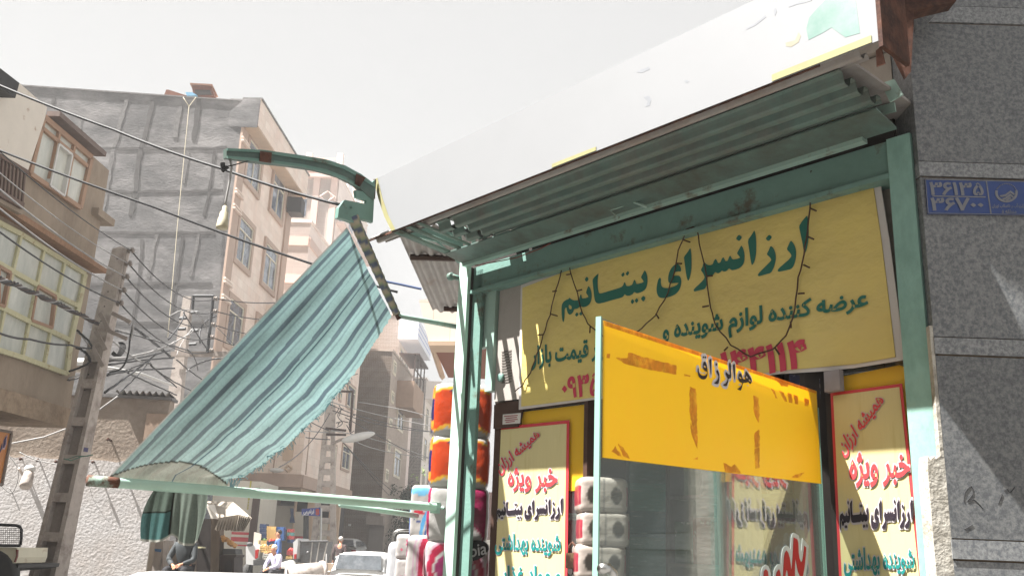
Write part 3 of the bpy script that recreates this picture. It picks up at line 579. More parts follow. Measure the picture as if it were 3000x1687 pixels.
# padlock on the fixed window
pk = thing('padlock', 'rusty padlock hanging on the window edge left of the glass door', 'padlock', FA.pick(1462, 1410, .03))
pp = FA.pick(1463, 1418, .04)
w = MB(); w.pbox(FA, uj + .02, uj + .075, pp.z - .02, pp.z + .045, .025, .05); part('body', w, mat('rusty_brass', c(120, 96, 70), .6, .35, 30, c(60, 40, 30), 14, .5, .06, 1, .002, 60, metal=.5), pk)
w = MB(); w.tube([FA.pt(uj + .03, pp.z + .045, .037), FA.pt(uj + .03, pp.z + .075, .037), FA.pt(uj + .048, pp.z + .09, .037), FA.pt(uj + .066, pp.z + .075, .037), FA.pt(uj + .066, pp.z + .045, .037)], .005, 8); part('shackle', w, m_rust, pk, True)
w = MB(); w.lathe(FA.pt(uj + .048, pp.z - .03, .037), FA.n, [(-.012, .016), (.012, .016)], 14); part('cylinder', w, m_dark, pk)
# framed picture in the transom
pf = thing('framed_picture', 'small dark blue picture card in the gap under the banner', 'picture', FA.pick(2020, 990, -.02))
w = MB(); w.pprism(FA, [(1985, 940), (2062, 952), (2064, 1002), (1990, 985)], -.035, -.02); part('card', w, mat('card_blue', c(40, 46, 78), .5, .5, 25, c(150, 140, 130), 25, .58, .05, 1), pf)
AK = .78
# ---- side awning in the plane across the end of the shop
aw = thing('side_awning', 'torn teal striped awning stretched from its roller down to a long green pipe', 'awning', QP.pt(1.0, 1.8, 0))
pA, pB = QP.pick(220, 1208), QP.pick(1122, 1277)
w = MB()
# open-ended pipe
w.tube([pA, lerp(pA, pB, .96)], .0215, 20, cap=False); 
part('front_pipe', w, m_lit, aw, True)
w = MB(); d_ = (pA - pB).normalized(); w.lathe(pA + d_*.001, -d_, [(0, .0218), (0, .0175), (.05, .0172)], 20); part('pipe_mouth', w, m_rust, aw, True)
w = MB(); w.lathe(pA, -d_, [(.0, .0219), (.10, .0219), (.12, .0217)], 20); part('rust_sleeve', w, mat('rust_on_green', rust, .9, .3, 25, (.35, .5, .42), 9, .56, .08, 1), aw, True)
w = MB(); w.pprism(QP, [(1085, 1262), (1135, 1266), (1137, 1292), (1085, 1290)], -.006, .006); w.lathe(QP.pick(1112, 1277, .006), QP.n, [(0, .012), (.008, .012), (.012, .005), (.02, .005)], 8); part('flattened_end', w, m_lit, aw)
w = MB(); w.tube([QP.pick(855, 1268, -.12), QP.pick(1050, 1297, -.12)], .014, 12); part('folding_arm', w, m_lit, aw, True)
# roller
rN, rF = QP.pick(887, 545), QP.pick(998, 790)
w = MB(); n = 40; pts = [lerp(rN, rF, i/n) for i in range(n + 1)]; rr = [lerp(.030, .0195, i/n) + .0012*math.sin(i*2.1) for i in range(n + 1)]
w.tube(pts, rr, 16); w.c = []
for i in range(n + 1):
    for j in range(16):
        ph = (i/n*8.5 + j/16*.6) % 1; k = ph < .38; w.c.append(c(92, 100, 120) if k else (c(168, 160, 140) if ph < .8 else c(140, 150, 120)))
part('cloth_roller', w, mat('roller_cloth', (.5, .5, .5), .9, .15, 12, attr=True), aw, True)
w = MB(); w.lathe(rF, (rF - rN), [(0, .012), (.03, .012)], 10); part('roller_pin', w, m_rust, aw)
w = MB(); w.tube([QP.pick(1000, 793), QP.pick(1150, 822)], .0135, 10); part('lower_arm', w, m_green_lt, aw, True)
# cloth
Lc = [(872, 572), (265, 1208)]
Rc = [(985, 795), (972, 815), (950, 850), (930, 880), (908, 918), (880, 955), (855, 985), (838, 1003), (820, 1030), (795, 1052), (768, 1075), (742, 1102), (715, 1128), (690, 1142), (668, 1165), (640, 1182), (612, 1200), (575, 1204), (572, 1228)]
def along(poly, t):
    Ls = [math.dist(poly[i], poly[i+1]) for i in range(len(poly)-1)]; T = t*sum(Ls)
    for i, l in enumerate(Ls):
        if T <= l or i == len(Ls)-1: f = min(1, T/l); return (lerp(poly[i][0], poly[i+1][0], f), lerp(poly[i][1], poly[i+1][1], f))
        T -= l
NS, NT = 120, 150; w = MB(); w.c = []
TE, TD, TG, TB = c(158, 192, 192), c(98, 116, 126), c(146, 152, 142), c(74, 130, 150)
for k in range(2):
    for i in range(NT + 1):
        t = i/NT; a = along(Lc, t); b = along(Rc, t)
        for j in range(NS + 1):
            s = j/NS; e = (noise.noise(Vector((t*45, 2, 0)))*3 + noise.noise(Vector((t*130, 5, 0)))*4)*max(0, (s - .93)/.07)*.7
            x, y = lerp(a[0], b[0], s) + e, lerp(a[1], b[1], s) + e*.6
            o = .0018*math.sin(s*22 + 1.5*math.sin(t*3))*(1 - .6*t) + .03*math.sin(math.pi*t)*math.sin(math.pi*s) + .0025*noise.noise(Vector((s*9, t*7, 3))) + .006*max(0, s - .8)*math.sin(t*14)
            p = QP.pick(x, y, 0) + QP.n * (o - k*.0015); w.v.append(p)
            ph = (s*7.2 + .05*math.sin(t*4 + s*5)) % 1; d = 1 if .34 < ph < .62 else (.45 if .8 < ph < .9 else 0)
            n3 = noise.noise(Vector((s*30, t*6, 1)))*.25
            col = [lerp(TE[q], TD[q], min(1, max(0, d*.95 + n3*d))) for q in range(3)]
            g = max(0, min(1, (t - .45)*1.5)); col = [lerp(col[q], TG[q]*(.66 if d > .5 else .95), g*.7) for q in range(3)]
            if s < .012: col = c(190, 190, 185)
            sv = .985 - .10*math.sin(math.pi*s)
            if t > sv + .0: col = [lerp(col[q], c(140, 138, 126)[q], .85) for q in range(3)]
            if abs(t - sv) < .004: col = c(60, 60, 55)
            if abs(s - .53) < .004: col = c(45, 70, 90)
            w.c.append(col)
K = (NT + 1)*(NS + 1)
w.f = [(i*(NS+1)+j, i*(NS+1)+j+1, (i+1)*(NS+1)+j+1, (i+1)*(NS+1)+j) for i in range(NT) for j in range(NS)]
w.v = w.v[:K]; w.c = w.c[:K]
m_cloth = mat('awning_cloth', (.5, .5, .5), .95, .14, 90, attr=True, trans=.5, bump=.002, bs=220, spec=.1)
part('cloth', w, m_cloth, aw, True)
# torn threads along the free edge
w = MB()
for i in range(150):
    t = random.uniform(.3, .97); x, y = along(Rc, t); p = QP.pick(x - random.uniform(0, 5), y + random.uniform(-3, 2), .01)
    q_ = p + Vector((random.uniform(-.02, .02), random.uniform(-.02, .02), random.uniform(-.03, .008))); w.tube([p, lerp(p, q_, .5) + Vector((random.uniform(-.006, .006), 0, random.uniform(-.006, .006))), q_], random.uniform(.0008, .002), 4)
for i in range(14):
    p = QP.pick(575 + random.uniform(0, 30), 1203 + random.uniform(-3, 6), .01); q_ = QP.pick(580 + random.uniform(-6, 14), 1232 + random.uniform(-6, 4), .01); w.tube([p, lerp(p, q_, .5) + Vector((0, 0, random.uniform(-.01, .01))), q_], .0015, 4)
part('frayed_thread', w, mat('blue_thread', c(140, 180, 190), .9), aw)
# scalloped valance under the pipe
w = MB(); w.c = []; NS, NT = 60, 40
top = [(395, 1222), (412, 1212), (470, 1216), (520, 1222)]; 
def vb(s):   # lower outline
    if s < .36: q = s/.36; return (lerp(354, 425, q), 1360 + 3*math.sin(q*3.1) - 12*max(0, q - .8)/.2)
    if s < .42: q = (s - .36)/.06; return (lerp(425, 432, q), lerp(1348, 1345, q))
    q = (s - .42)/.58; return (lerp(432, 496, min(1, q*1.12)), 1345 + 27*math.sin(min(1, q*1.05)*2.7))
for i in range(NT + 1):
    t = i/NT
    for j in range(NS + 1):
        s = j/NS; a = along([(398, 1218), (412, 1212), (524, 1222)], s); b = vb(s); bul = math.sin(math.pi*min(1, t*1.0))*(-14 if s < .1 else 0)*(1 - s*10)
        x, y = lerp(a[0], b[0], t**.8) + bul + 12*math.sin(math.pi*t)*max(0, s - .8)*5, lerp(a[1], b[1], t)
        w.v.append(QP.pick(x, y, -.03) + QP.n*(.02*math.sin(s*17)*t + .01*math.sin(s*41)*t))
        k_ = .75 + .25*noise.noise(Vector((s*14, t*1.5, 8))); base_ = c(132, 144, 134) if s > .36 else (c(104, 118, 108) if t < .5 else c(84, 120, 118))
        if abs(s - .36) < .012 or (s < .36 and abs(t - .5) < .012): base_ = c(45, 45, 40)
        if t > .965: base_ = c(190, 190, 180)
        w.c.append([v*k_ for v in base_])
w.f = [(i*(NS+1)+j, i*(NS+1)+j+1, (i+1)*(NS+1)+j+1, (i+1)*(NS+1)+j) for i in range(NT) for j in range(NS)]
part('valance', w, m_cloth, aw, True)
# bracket plate that carries the roller
w = MB(); w.pprism(QP, [(868, 503), (936, 516), (933, 556), (907, 550), (896, 562), (870, 552), (850, 547), (853, 522)], -.012, .02); w.lathe(QP.pick(883, 522, .02), QP.n, [(0, .007), (.012, .007), (.016, .004)], 8)
w.pprism(QP, [(922, 470), (944, 452), (938, 560), (914, 552), (922, 505), (896, 496), (894, 478), (914, 482)], -.01, .012); part('roller_bracket', w, m_green, aw)
# curved beam with the hanging lamp
cb = thing('curved_beam', 'curved green steel beam reaching out from the canopy corner', 'beam', QP.pt(.6, 3.3, 0))
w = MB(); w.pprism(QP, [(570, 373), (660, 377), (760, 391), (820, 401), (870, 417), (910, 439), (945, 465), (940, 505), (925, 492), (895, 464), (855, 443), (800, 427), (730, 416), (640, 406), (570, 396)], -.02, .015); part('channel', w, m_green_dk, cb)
w = MB(); w.pprism(QP, [(572, 373), (660, 377), (760, 391), (820, 401), (870, 417), (910, 439), (945, 465), (943, 471), (905, 447), (865, 425), (815, 410), (755, 399), (660, 384), (572, 379)], .0155, .022); w.pprism(QP, [(572, 392), (650, 399), (760, 413), (820, 426), (870, 445), (905, 466), (905, 473), (870, 453), (820, 434), (760, 420), (650, 406), (572, 398)], .0155, .022); part('flange', w, m_green, cb)
w = MB(); w.pprism(QP, [(655, 380), (684, 384), (682, 410), (653, 406)], .0225, .027); w.pprism(QP, [(897, 437), (920, 447), (905, 470), (893, 462)], .0225, .027); w.tube([QP.pick(943, 452, 0), QP.pick(940, 500, 0)], .008, 6); part('rusty_strap', w, m_rust, cb)
lm = thing('hanging_lamp_holder', 'dirty white plastic lamp socket hanging from the end of the curved beam', 'lamp holder', QP.pick(560, 575, 0))
w = MB(); w.tube([QP.pick(x, y, .0) for x, y in [(578, 398), (583, 420), (578, 455), (573, 480), (568, 505), (567, 520)]], .0055, 8); part('flex', w, m_wire_lt, lm, True)
w = MB(); a_ = QP.pick(567, 518, 0); b_ = QP.pick(558, 575, 0); L0 = (b_ - a_).length
w.lathe(a_, b_ - a_, [(0, .006), (.004, .011), (L0*.25, .0125), (L0*.3, .019), (L0*.55, .0205), (L0*.58, .0235), (L0*.93, .0265), (L0, .0265), (L0*.99, .021), (L0*.8, .0195)], 24); part('socket', w, mat('old_plastic', c(196, 188, 162), .6, .1, 20, c(120, 110, 90), 14, .6, .08, .7), lm, True)
w = MB(); w.lathe(a_ + (b_ - a_)*.86, b_ - a_, [(0, .0195), (.002, .0195)], 20); part('inside', w, mat('socket_red', c(90, 35, 25), .8), lm)
w = MB(); w.tube([QP.pick(x, y, .01) for x, y in [(565, 420), (590, 415), (625, 405), (655, 398)]], .003, 6); w.tube([QP.pick(562, 425, .0), QP.pick(560, 410, .0)], .012, 7); w.tube([QP.pick(560, 430, .0), QP.pick(572, 420, .0)], .01, 7); part('wire_joint', w, m_wire, lm)
# canopy corner parts
w = MB(); w.pprism(QP, [(1030, 562), (1160, 590), (1166, 622), (1150, 620), (1003, 584)], -.01, .01); w.tube([QP.pick(1080, 590, .02), QP.pick(1150, 652, .02)], .005, 6)
single('corner_brace', w, m_green, 'green angle iron bracing the left corner of the canopy', 'brace')
# neighbouring corrugated roof
q0 = P(1004, 592, 5.1); q1 = P(1100, 806, 6.9); zc = (q0.z)
nbp = Plane((q0.x, q0.y), 2.3, 92.3)    # u: away down the street, n: to the right
zz = zc; Lr = 1.75
w = corr_sheet(nbp, 0, Lr, 0, .9, zz, .085, .014)
nr = thing('neighbour_roof', 'brown-grey corrugated roof sheets just beyond the corner post', 'roof', q0)
part('corrugated_sheet', w, m_corr, nr, True)
w = corr_sheet(nbp, -.06, .5, .02, .9, zz + .035, .085, .014); part('corrugated_sheet', w, m_corr, nr, True)
w = MB(); w.tube([nbp.pt(.35, zz - .02, 0.02), nbp.pt(.35, zz - .02, .9)], .02, 6); w.tube([nbp.pt(1.6, zz - .02, 0.1), nbp.pt(1.6, zz - .02, .9)], .02, 6); part('roof_rail', w, m_brownwood, nr)
# front end of the room beyond the post (flank of the shop on the side street)
w = MB(); w.tube([P(970, 708, 9), P(1010, 716, 9), P(1060, 727, 9)], .012, 6); single('blue_cable', w, mat('cable_blue', c(60, 80, 120), .6), 'short dark blue cable against the sky beside the corrugated roof', 'cable')

# ---- granite pillar with the utility plate
gy = 2.98
GP = Plane((0, gy), 91, 181)
gx0 = GP.uz(2400, 1430)[0]
def granite(nm, k):
    return mat(nm, c(134*k, 136*k, 136*k), .42, .22, 150, c(80*k, 84*k, 90*k), 80, .5, .10, .8, .0005, 300, spec=.5)
m_gr = granite('granite_slab', 1.0); m_gr2 = granite('granite_band', 1.12)
gp = thing('granite_wall', 'dark speckled granite wall with joint bands right of the shop', 'wall', GP.pt(gx0 + .5, 0, -.5))
ys = [(-400, None), (20, 62), (412, 450), (852, 896), (1358, 1410), (1900, 1950)]
zt = 4.6
for i, (a, b) in enumerate(ys[1:] + [(None, None)]):
    if a is None: break
    z1_, z0_ = GP.uz(2500, a)[1], GP.uz(2500, b)[1]
    w = MB(); w.pbox(GP, gx0, gx0 + 2.2, z1_ + .002, zt - .004, -1.2, 0); part('slab', w, granite('granite_slab_%d' % i, (1.04, .95, 1.0, .92, 1.06)[i]), gp)
    w = MB(); w.pbox(GP, gx0 - .002, gx0 + 2.2, z0_ + .002, z1_ - .002, -1.2, .004); part('band', w, m_gr2, gp)
    zt = z0_
w = MB(); w.pbox(GP, gx0, gx0 + 2.2, 0, zt - .004, -1.2, 0); part('slab', w, m_gr, gp)
w = MB(); w.hexa([GP.pt(gx0 - .95, 4.66, .34), GP.pt(gx0 + 2.3, 4.66, .86), GP.pt(gx0 + 2.3, 4.66, -1.2), GP.pt(gx0 - .95, 4.66, -1.2)], [GP.pt(gx0 - .95, 4.8, .34), GP.pt(gx0 + 2.3, 4.8, .86), GP.pt(gx0 + 2.3, 4.8, -1.2), GP.pt(gx0 - .95, 4.8, -1.2)]); part('cornice', w, m_gr2, gp)  # unseen cornice, added and shaped to shade the upper granite
w = MB(); w.pbox(GP, gx0 + .01, gx0 + 2.19, 0, 4.59, -1.19, -.006); part('mortar', w, mat('joint_mortar', c(120, 105, 88), .9), gp)
m_plast = mat('rough_white_plaster', c(190, 186, 176), .95, .15, 20, c(130, 124, 112), 12, .55, .1, .8, .006, 60)
w = MB(); zt2 = GP.uz(2376, 1152)[1]
pr = [(gx0 - .055, 0), (gx0 - .055, zt2 - .05)] + [(gx0 - .05 + .05*i/6 + random.uniform(-.004, .004), zt2 + random.uniform(-.012, .012)) for i in range(6)] + [(gx0, zt2), (gx0, 0)]
w.prism([GP.pt(u, z, .0) for u, z in pr], GP.n * -.1); part('plaster_edge', w, m_plast, gp)
w = MB(); w.pbox(GP, gx0 - .012, gx0 - .001, zt2, 2.36, -.3, -.0); part('sunlit_reveal', w, m_plast, gp)  # pale plaster colour stands in for sun on the pillar's side reveal
# recess behind the gap
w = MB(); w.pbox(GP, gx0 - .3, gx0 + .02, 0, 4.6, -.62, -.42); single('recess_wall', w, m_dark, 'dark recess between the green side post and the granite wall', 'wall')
# soffit bits at the top
w = MB(); w.pprism(GP, [(2216, -60), (2420, -60), (2405, 4), (2345, 18), (2300, 30), (2292, 180), (2262, 120), (2230, 60)], .1, .16); single('rusty_flashing', w, m_rust, 'rusty brown sheet flashing at the top corner beside the granite wall', 'flashing')
w = MB(); w.prism([GP.pick(x, y, .03) for x, y in [(2305, 45), (2322, 18), (2340, 8), (2352, 40), (2330, 62), (2310, 70)]], GP.n * -.05); single('broken_stone', w, m_gr, 'chipped stone fragment at the upper corner of the granite wall', 'stone')
up = thing('utility_plate', 'blue enamel plate with white Persian numbers on the granite wall', 'sign', GP.pick(2450, 540, .01))
PC = [zp(180, 125), zp(2640, 180), zp(2690, 990), zp(245, 962)]
w = MB(); w.pprism(GP, PC, .001, .009); part('plate', w, mat('enamel_blue', c(38, 66, 128), .4, .12, 8, c(62, 82, 112), 5, .6, .1, .6, spec=.5), up)
m_enw = mat('enamel_white', c(126, 128, 134), .5, .15, 12, c(78, 88, 108), 12, .6, .08, .8)
def strip(w, pl, a, b, th, o0, o1, z):
    dx, dy = b[0]-a[0], b[1]-a[1]; l = math.hypot(dx, dy); nx, ny = -dy/l*th/2, dx/l*th/2
    w.pprism(pl, [z(a[0]+nx, a[1]+ny), z(b[0]+nx, b[1]+ny), z(b[0]-nx, b[1]-ny), z(a[0]-nx, a[1]-ny)], o0, o1)
w = MB()
for a, b, t in (((180, 130), (2640, 185), 14), ((180, 130), (245, 958), 14), ((245, 952), (2680, 985), 14), ((350, 535), (1640, 560), 28), ((1660, 165), (1775, 970), 30)): strip(w, GP, a, b, t, .0092, .0105, zp)
part('rule_line', w, m_enw, up)
write('number', '۳۶۱۳۵', GP, qd(zp, (290, 500), (1580, 515), (1570, 225), (285, 205)), .0112, m_enw, up, .03, latin=True)
write('number', '۳۶۷۰۰', GP, qd(zp, (320, 880), (1570, 880), (1565, 590), (315, 585)), .0112, m_enw, up, .03, latin=True)
write('caption', 'شرکت آب و فاضلاب تهران', GP, qd(zp, (1800, 830), (2640, 850), (2640, 730), (1800, 725)), .0112, m_enw, up, .03)
write('caption', 'منطقه ۵', GP, qd(zp, (2040, 950), (2385, 955), (2380, 860), (2040, 855)), .0112, m_enw, up, .03)
w = MB(); cx_, cy_ = 2150, 455
ring = []
for i in range(25):
    a = R(-15 + 210*i/24); ring.append((cx_ + 275*math.cos(a), cy_ + 235*math.sin(a)))
for i in range(24, -1, -1):
    a = R(-15 + 210*i/24); ring.append((cx_ + 215*math.cos(a), cy_ + 185*math.sin(a)))
w.pprism(GP, [zp(*p) for p in ring], .0092, .0112)
for k, (dy, x0, x1) in enumerate(((0, 1980, 2350), (75, 2040, 2330), (140, 2110, 2270))):
    w.pprism(GP, [zp(x0, 520 + dy), zp(2120, 495 + dy*1.0), zp(2245, 400 + dy), zp(x1, 480 + dy), zp(x1 - 15, 525 + dy*.9), zp(2245, 455 + dy), zp(2130, 545 + dy*.95), zp(x0 + 30, 560 + dy*.9)], .0092, .0112)
for i in range(14):
    a = R(-158 + 136*i/13); b = a + R(6); w.pprism(GP, [zp(cx_ + r*math.cos(q), cy_ + r*.87*math.sin(q)) for r, q in ((262, a), (262, b), (240, b), (240, a))], .0092, .0108)
part('wave_emblem', w, m_enw, up)
scr = thing('chalk_scribble', 'faint dark handwritten scribble low on the granite wall', 'scribble', GP.pick(*z7(1300, 950)))
for L_ in ([(1190, 950), (1200, 890), (1240, 850), (1250, 900), (1215, 950), (1260, 940), (1320, 1000)], [(1420, 965), (1445, 900)], [(1460, 880), (1480, 870), (1500, 890), (1530, 855)], [(1195, 1135), (1250, 1105)]):
    w = MB(); w.tube(smoothp([GP.pick(*z7(x, y), .0005) for x, y in L_]), .0014, 5); part('scribble_stroke', w, mat('scribble', c(62, 62, 64), .9), scr)
if 0: single('chalk_scribble', w, mat('scribble', c(50, 50, 52), .9), 'faint dark handwritten scribble low on the granite wall', 'scribble')

# ---- shelves and goods inside
sh = thing('shop_shelf', 'dark shelf unit along the back of the shop seen through the glass', 'shelf', FA.pt(2.2, .1, -1.2))
for z in (.5, .85, 1.2, 1.55, 1.9, 2.25):
    w = MB(); w.pbox(FA, 1.4, 3.3, z, z + .02, -1.35, -1.0); part('shelf_board', w, m_wallin, sh)
w = MB(); w.pbox(FA, 1.38, 1.4, .1, 2.6, -1.35, -1.0); w.pbox(FA, 3.3, 3.32, .1, 2.6, -1.35, -1.0); w.pbox(FA, 2.3, 2.32, .1, 2.6, -1.34, -1.01); part('upright', w, m_wallin, sh)
cols = [(60, 110, 100), (150, 60, 50), (190, 180, 160), (60, 70, 120), (170, 120, 50), (90, 120, 90), (150, 150, 155), (120, 50, 80)]
k = 0
for z in (1.22, 1.57, 1.92):
    u = 1.45
    while u < 3.2:
        wd = random.uniform(.07, .14)
        if not (2.28 < u + wd and u < 2.34):
            h = random.uniform(.18, .29); w = MB(); w.pbox(FA, u, u + wd - .01, z, z + h, -1.25, -1.02)
            col = cols[random.randrange(8)]; i = cols.index(col)
            o = single('goods_box', w, mat('carton_%d' % i, c(*col), .5, .3, 14, c(200, 200, 190), 9, .62, .03, .8), 'small packaged goods on the dark shelves inside the shop', 'box', 'goods on the shelves inside the shop'); k += 1
        u += wd + .005
w = MB(); NS = 14
sk = []
for i in range(NS + 1):
    for j in range(NS + 1):
        s, t = i/NS, j/NS; sk.append(FA.pt(lerp(2.42, 2.66, s), lerp(.3, 2.15, t), -.55 + .02*noise.noise(Vector((s*5, t*12, 0))) + .03*math.sin(s*3.14)))
w.add(sk, [(i*(NS+1)+j, i*(NS+1)+j+1, (i+1)*(NS+1)+j+1, (i+1)*(NS+1)+j) for i in range(NS) for j in range(NS)])
single('hanging_sack', w, mat('sack_white', c(190, 184, 176), .9, .12, 5, c(140, 130, 120), 4, .55, .1, .6, .01, 6), 'pale creased plastic sheet hanging inside behind the glass door', 'sheet')
# packs of paper rolls ------------------------------------------------
def soft_pack(hu, ho, hz, fcol, seed, n=26, rolls=(2, 2)):
    """pillow-like plastic wrapped pack centred on 0; fcol(face, a, b) -> colour; a, b in 0..1"""
    w = MB(); w.c = []
    def sup(v):
        p = 7.0; l = (abs(v[0])**p + abs(v[1])**p + abs(v[2])**p)**(1/p); return Vector(v)/l
    for f in range(6):
        k0 = len(w.v)
        for i in range(n + 1):
            for j in range(n + 1):
                a, b = i/n*2 - 1, j/n*2 - 1
                v = {0: (a, 1, b), 1: (-a, -1, b), 2: (1, -a, b), 3: (-1, a, b), 4: (a, -b, 1), 5: (a, b, -1)}[f]
                q = sup(v); cr = .009*noise.noise(Vector((q[0]*3 + seed, q[1]*3, q[2]*3))) + .005*noise.noise(Vector((q[0]*9 + seed, q[1]*9, q[2]*7)))
                bul = 1 + cr - .035*abs(math.sin(q[2]*math.pi*rolls[1]/2 + math.pi/2*(rolls[1] % 2 == 0)))*0 - .03*(1 - abs(math.cos(q[2]*math.pi/2*rolls[1])))*.5
                w.v.append(Vector((q[0]*hu*bul, q[1]*ho*bul, q[2]*hz*(1 + cr)))); w.c.append(fcol(f, i/n, j/n))
        w.f += [(k0 + i*(n+1) + j, k0 + (i+1)*(n+1) + j, k0 + (i+1)*(n+1) + j + 1, k0 + i*(n+1) + j + 1) for i in range(n) for j in range(n)]
    return w
m_pack = mat('plastic_wrap', (.5, .5, .5), .28, .04, 8, attr=True, bump=.0022, bs=26, spec=.5)
def place(w, centre, az):
    e = Vector((math.sin(R(az)), math.cos(R(az)), 0)); n_ = Vector((math.sin(R(az - 90)), math.cos(R(az - 90)), 0))
    w.v = [centre + e*v.x + n_*v.y*-1 + Vector((0, 0, v.z)) for v in w.v]; return w
OR, YE, WH, NA, PK, MG = c(206, 74, 34), c(224, 170, 60), c(178, 175, 172), c(34, 38, 84), c(170, 40, 70), c(150, 50, 100)
def orange_face(f, a, b):
    if f >= 4: return WH
    x = abs(a - .5)*2
    if f in (0, 1):
        lo = .10 + .16*x*x*0 + .17*(1 - abs(x - .45)/.55); hi = .93 - .12*x
        if b < lo - .07: return WH
        if b < lo: return YE
        if b > hi + .05: return WH
        if b > hi: return YE
        dx, dy = (a - .5)/.2, (b - .86)/.09
        if dx*dx + dy*dy < 1: return NA if abs(dy) > .12 else WH
        return OR
    dx, dy = (a - .95)/.3, (b - .5)/.2
    if dx*dx + dy*dy < 1: return NA
    if b < .2 - .1*math.cos(a*6): return NA if .25 < a < .95 and b > .05 else WH
    if b > .93: return YE
    g = max(0, 1 - (dx*dx + dy*dy)/6); return [lerp(OR[q], YE[q], g*.8) for q in range(3)]
def swirl(cx, cy, k):
    def fn(f, a, b):
        if f >= 4: return WH
        d = math.hypot(a - cx, (b - cy)*.8)*k + .04*math.sin(math.atan2(b - cy, a - cx)*2); st = 1 - .25*abs(math.sin(d*60))
        for r, cc in ((.12, WH), (.3, MG), (.34, WH), (.46, PK), (.50, c(180, 140, 155)), (.56, WH), (.60, c(178, 150, 165)), (.70, WH)):
            if d < r: return [v*st for v in cc] if cc in (MG, PK) else cc
        return WH
    return fn
purple_face = swirl(.5, .42, 1.0); pale_swirl = swirl(1.05, .45, .75)
def soft_face(f, a, b):
    if f >= 4: return WH
    d = abs(a - .25 - .35*math.sin(b*2.6))
    return c(170, 170, 172) if d < .04 else ([v*(.9 + .1*math.sin(b*60)) for v in c(150, 34, 80)] if a > .72 + .22*math.cos(b*4.4) else WH)
def flower_face(f, a, b):
    if f >= 4: return WH
    for cx, cy, r in ((.6, .68, .16), (.7, .25, .12), (.3, .4, .07)):
        an = math.atan2(b - cy, a - cx); d = math.hypot(a - cx, b - cy)
        if d < r*(.72 + .28*math.cos(5*an)): return c(205, 90, 125) if d > r*.2 else WH
    return WH
def blue_face(f, a, b):
    if f >= 4: return WH
    if b > .86 - .06*math.sin(a*3.1): return c(110, 178, 214) if b < .97 else WH
    d = math.hypot((a - 1.05), (b - .02)*.9)
    if .42 < d < .56: return c(90, 160, 208)
    if d < .34: return c(50, 90, 160)
    dx, dy = (a - .42)/.26, (b - .42)/.12
    if dx*dx + dy*dy < 1: return c(180, 40, 60) if dy > .25 else (WH if dx*dx + dy*dy < .8 else c(40, 60, 120))
    if .62 < a + b*.3 < 1.0 and .6 < b < .68: return c(40, 60, 130)
    return WH
m_oval = mat('oval_black', c(28, 28, 30), .3)
def stack_pack(face, x, y0, y1, dep, wpx, label, az=-41, seed=0, depth_=.13, name='tissue_pack', group='packs of paper rolls stacked outside the shop'):
    top, bot = P(x, y0, dep), P(x, y1, dep); cz = (top.z + bot.z)/2; hz = (top.z - bot.z)/2; cxy = P(x, (y0 + y1)/2, dep)
    hw = wpx/FOC*dep/2
    w = soft_pack(hw, depth_, hz*1.09, face, seed); w = place(w, Vector((cxy.x, cxy.y, cz)), az)
    o = thing(name, label, 'tissue pack', (cxy.x, cxy.y, cz - hz), group); part('wrapped_rolls', w, m_pack, o, True)
    return o, Vector((cxy.x, cxy.y, cz)), hw, hz
D0 = 5.05
packs = []
packs.append(stack_pack(orange_face, 1162, 977, 1104, D0, 150, 'orange tissue pack on top of the stack behind the green corner post', 88, 1))
packs.append(stack_pack(orange_face, 1156, 1104, 1229, D0, 150, 'second orange tissue pack, under the topmost one behind the post', 88, 2))
packs.append(stack_pack(soft_face, 1152, 1230, 1362, D0, 150, 'white tissue pack with crimson curve below the orange packs', 88, 3))
packs.append(stack_pack(purple_face, 1148, 1363, 1500, D0, 156, 'white tissue pack with magenta swirl and black oval logo', 88, 4))
packs.append(stack_pack(blue_face, 1063, 1226, 1348, D0 + .25, 56, 'white and light blue detergent bag standing left of the tissue stack', 92, 5, .08, 'detergent_bag'))
packs.append(stack_pack(pale_swirl, 1062, 1352, 1500, D0 + .1, 74, 'pale pink swirl tissue pack left of the corner post', 92, 6, .1))
packs.append(stack_pack(flower_face, 1028, 1346, 1404, D0 + .3, 54, 'tissue pack with pink flowers, upper one beside the plastic bag', 92, 7, .1))
packs.append(stack_pack(flower_face, 1026, 1404, 1480, D0 + .3, 56, 'tissue pack with pink flowers, lower one beside the plastic bag', 92, 8, .1))
# black oval logo with its writing on the magenta pack (visible right of the post)
o_, cc_, hw_, hz_ = packs[3]
LPn = Plane((cc_.x, cc_.y - .135), 90, 180)
w = MB(); el = [(1186 + 44*math.cos(R(a)), 1385 + 26*math.sin(R(a)) - 8*math.cos(R(a))) for a in range(0, 360, 12)]
w.prism([LPn.pick(x, y, .006) for x, y in el], LPn.n * -.004); part('black_oval', w, m_oval, o_)
write('pack_lettering', 'Papia', LPn, [(1150, 1418), (1226, 1402), (1222, 1362), (1148, 1378)], .0065, mat('oval_text', (.7, .7, .7), .4), o_, .012, latin=True)
o_, cc_, hw_, hz_ = packs[2]
w = MB(); el = [(1180 + 14*math.cos(R(a)), 1258 + 14*math.sin(R(a))) for a in range(0, 360, 20)]
w.prism([LPn.pick(x, y, .004) for x, y in el], LPn.n * -.004); part('black_oval', w, m_oval, o_)
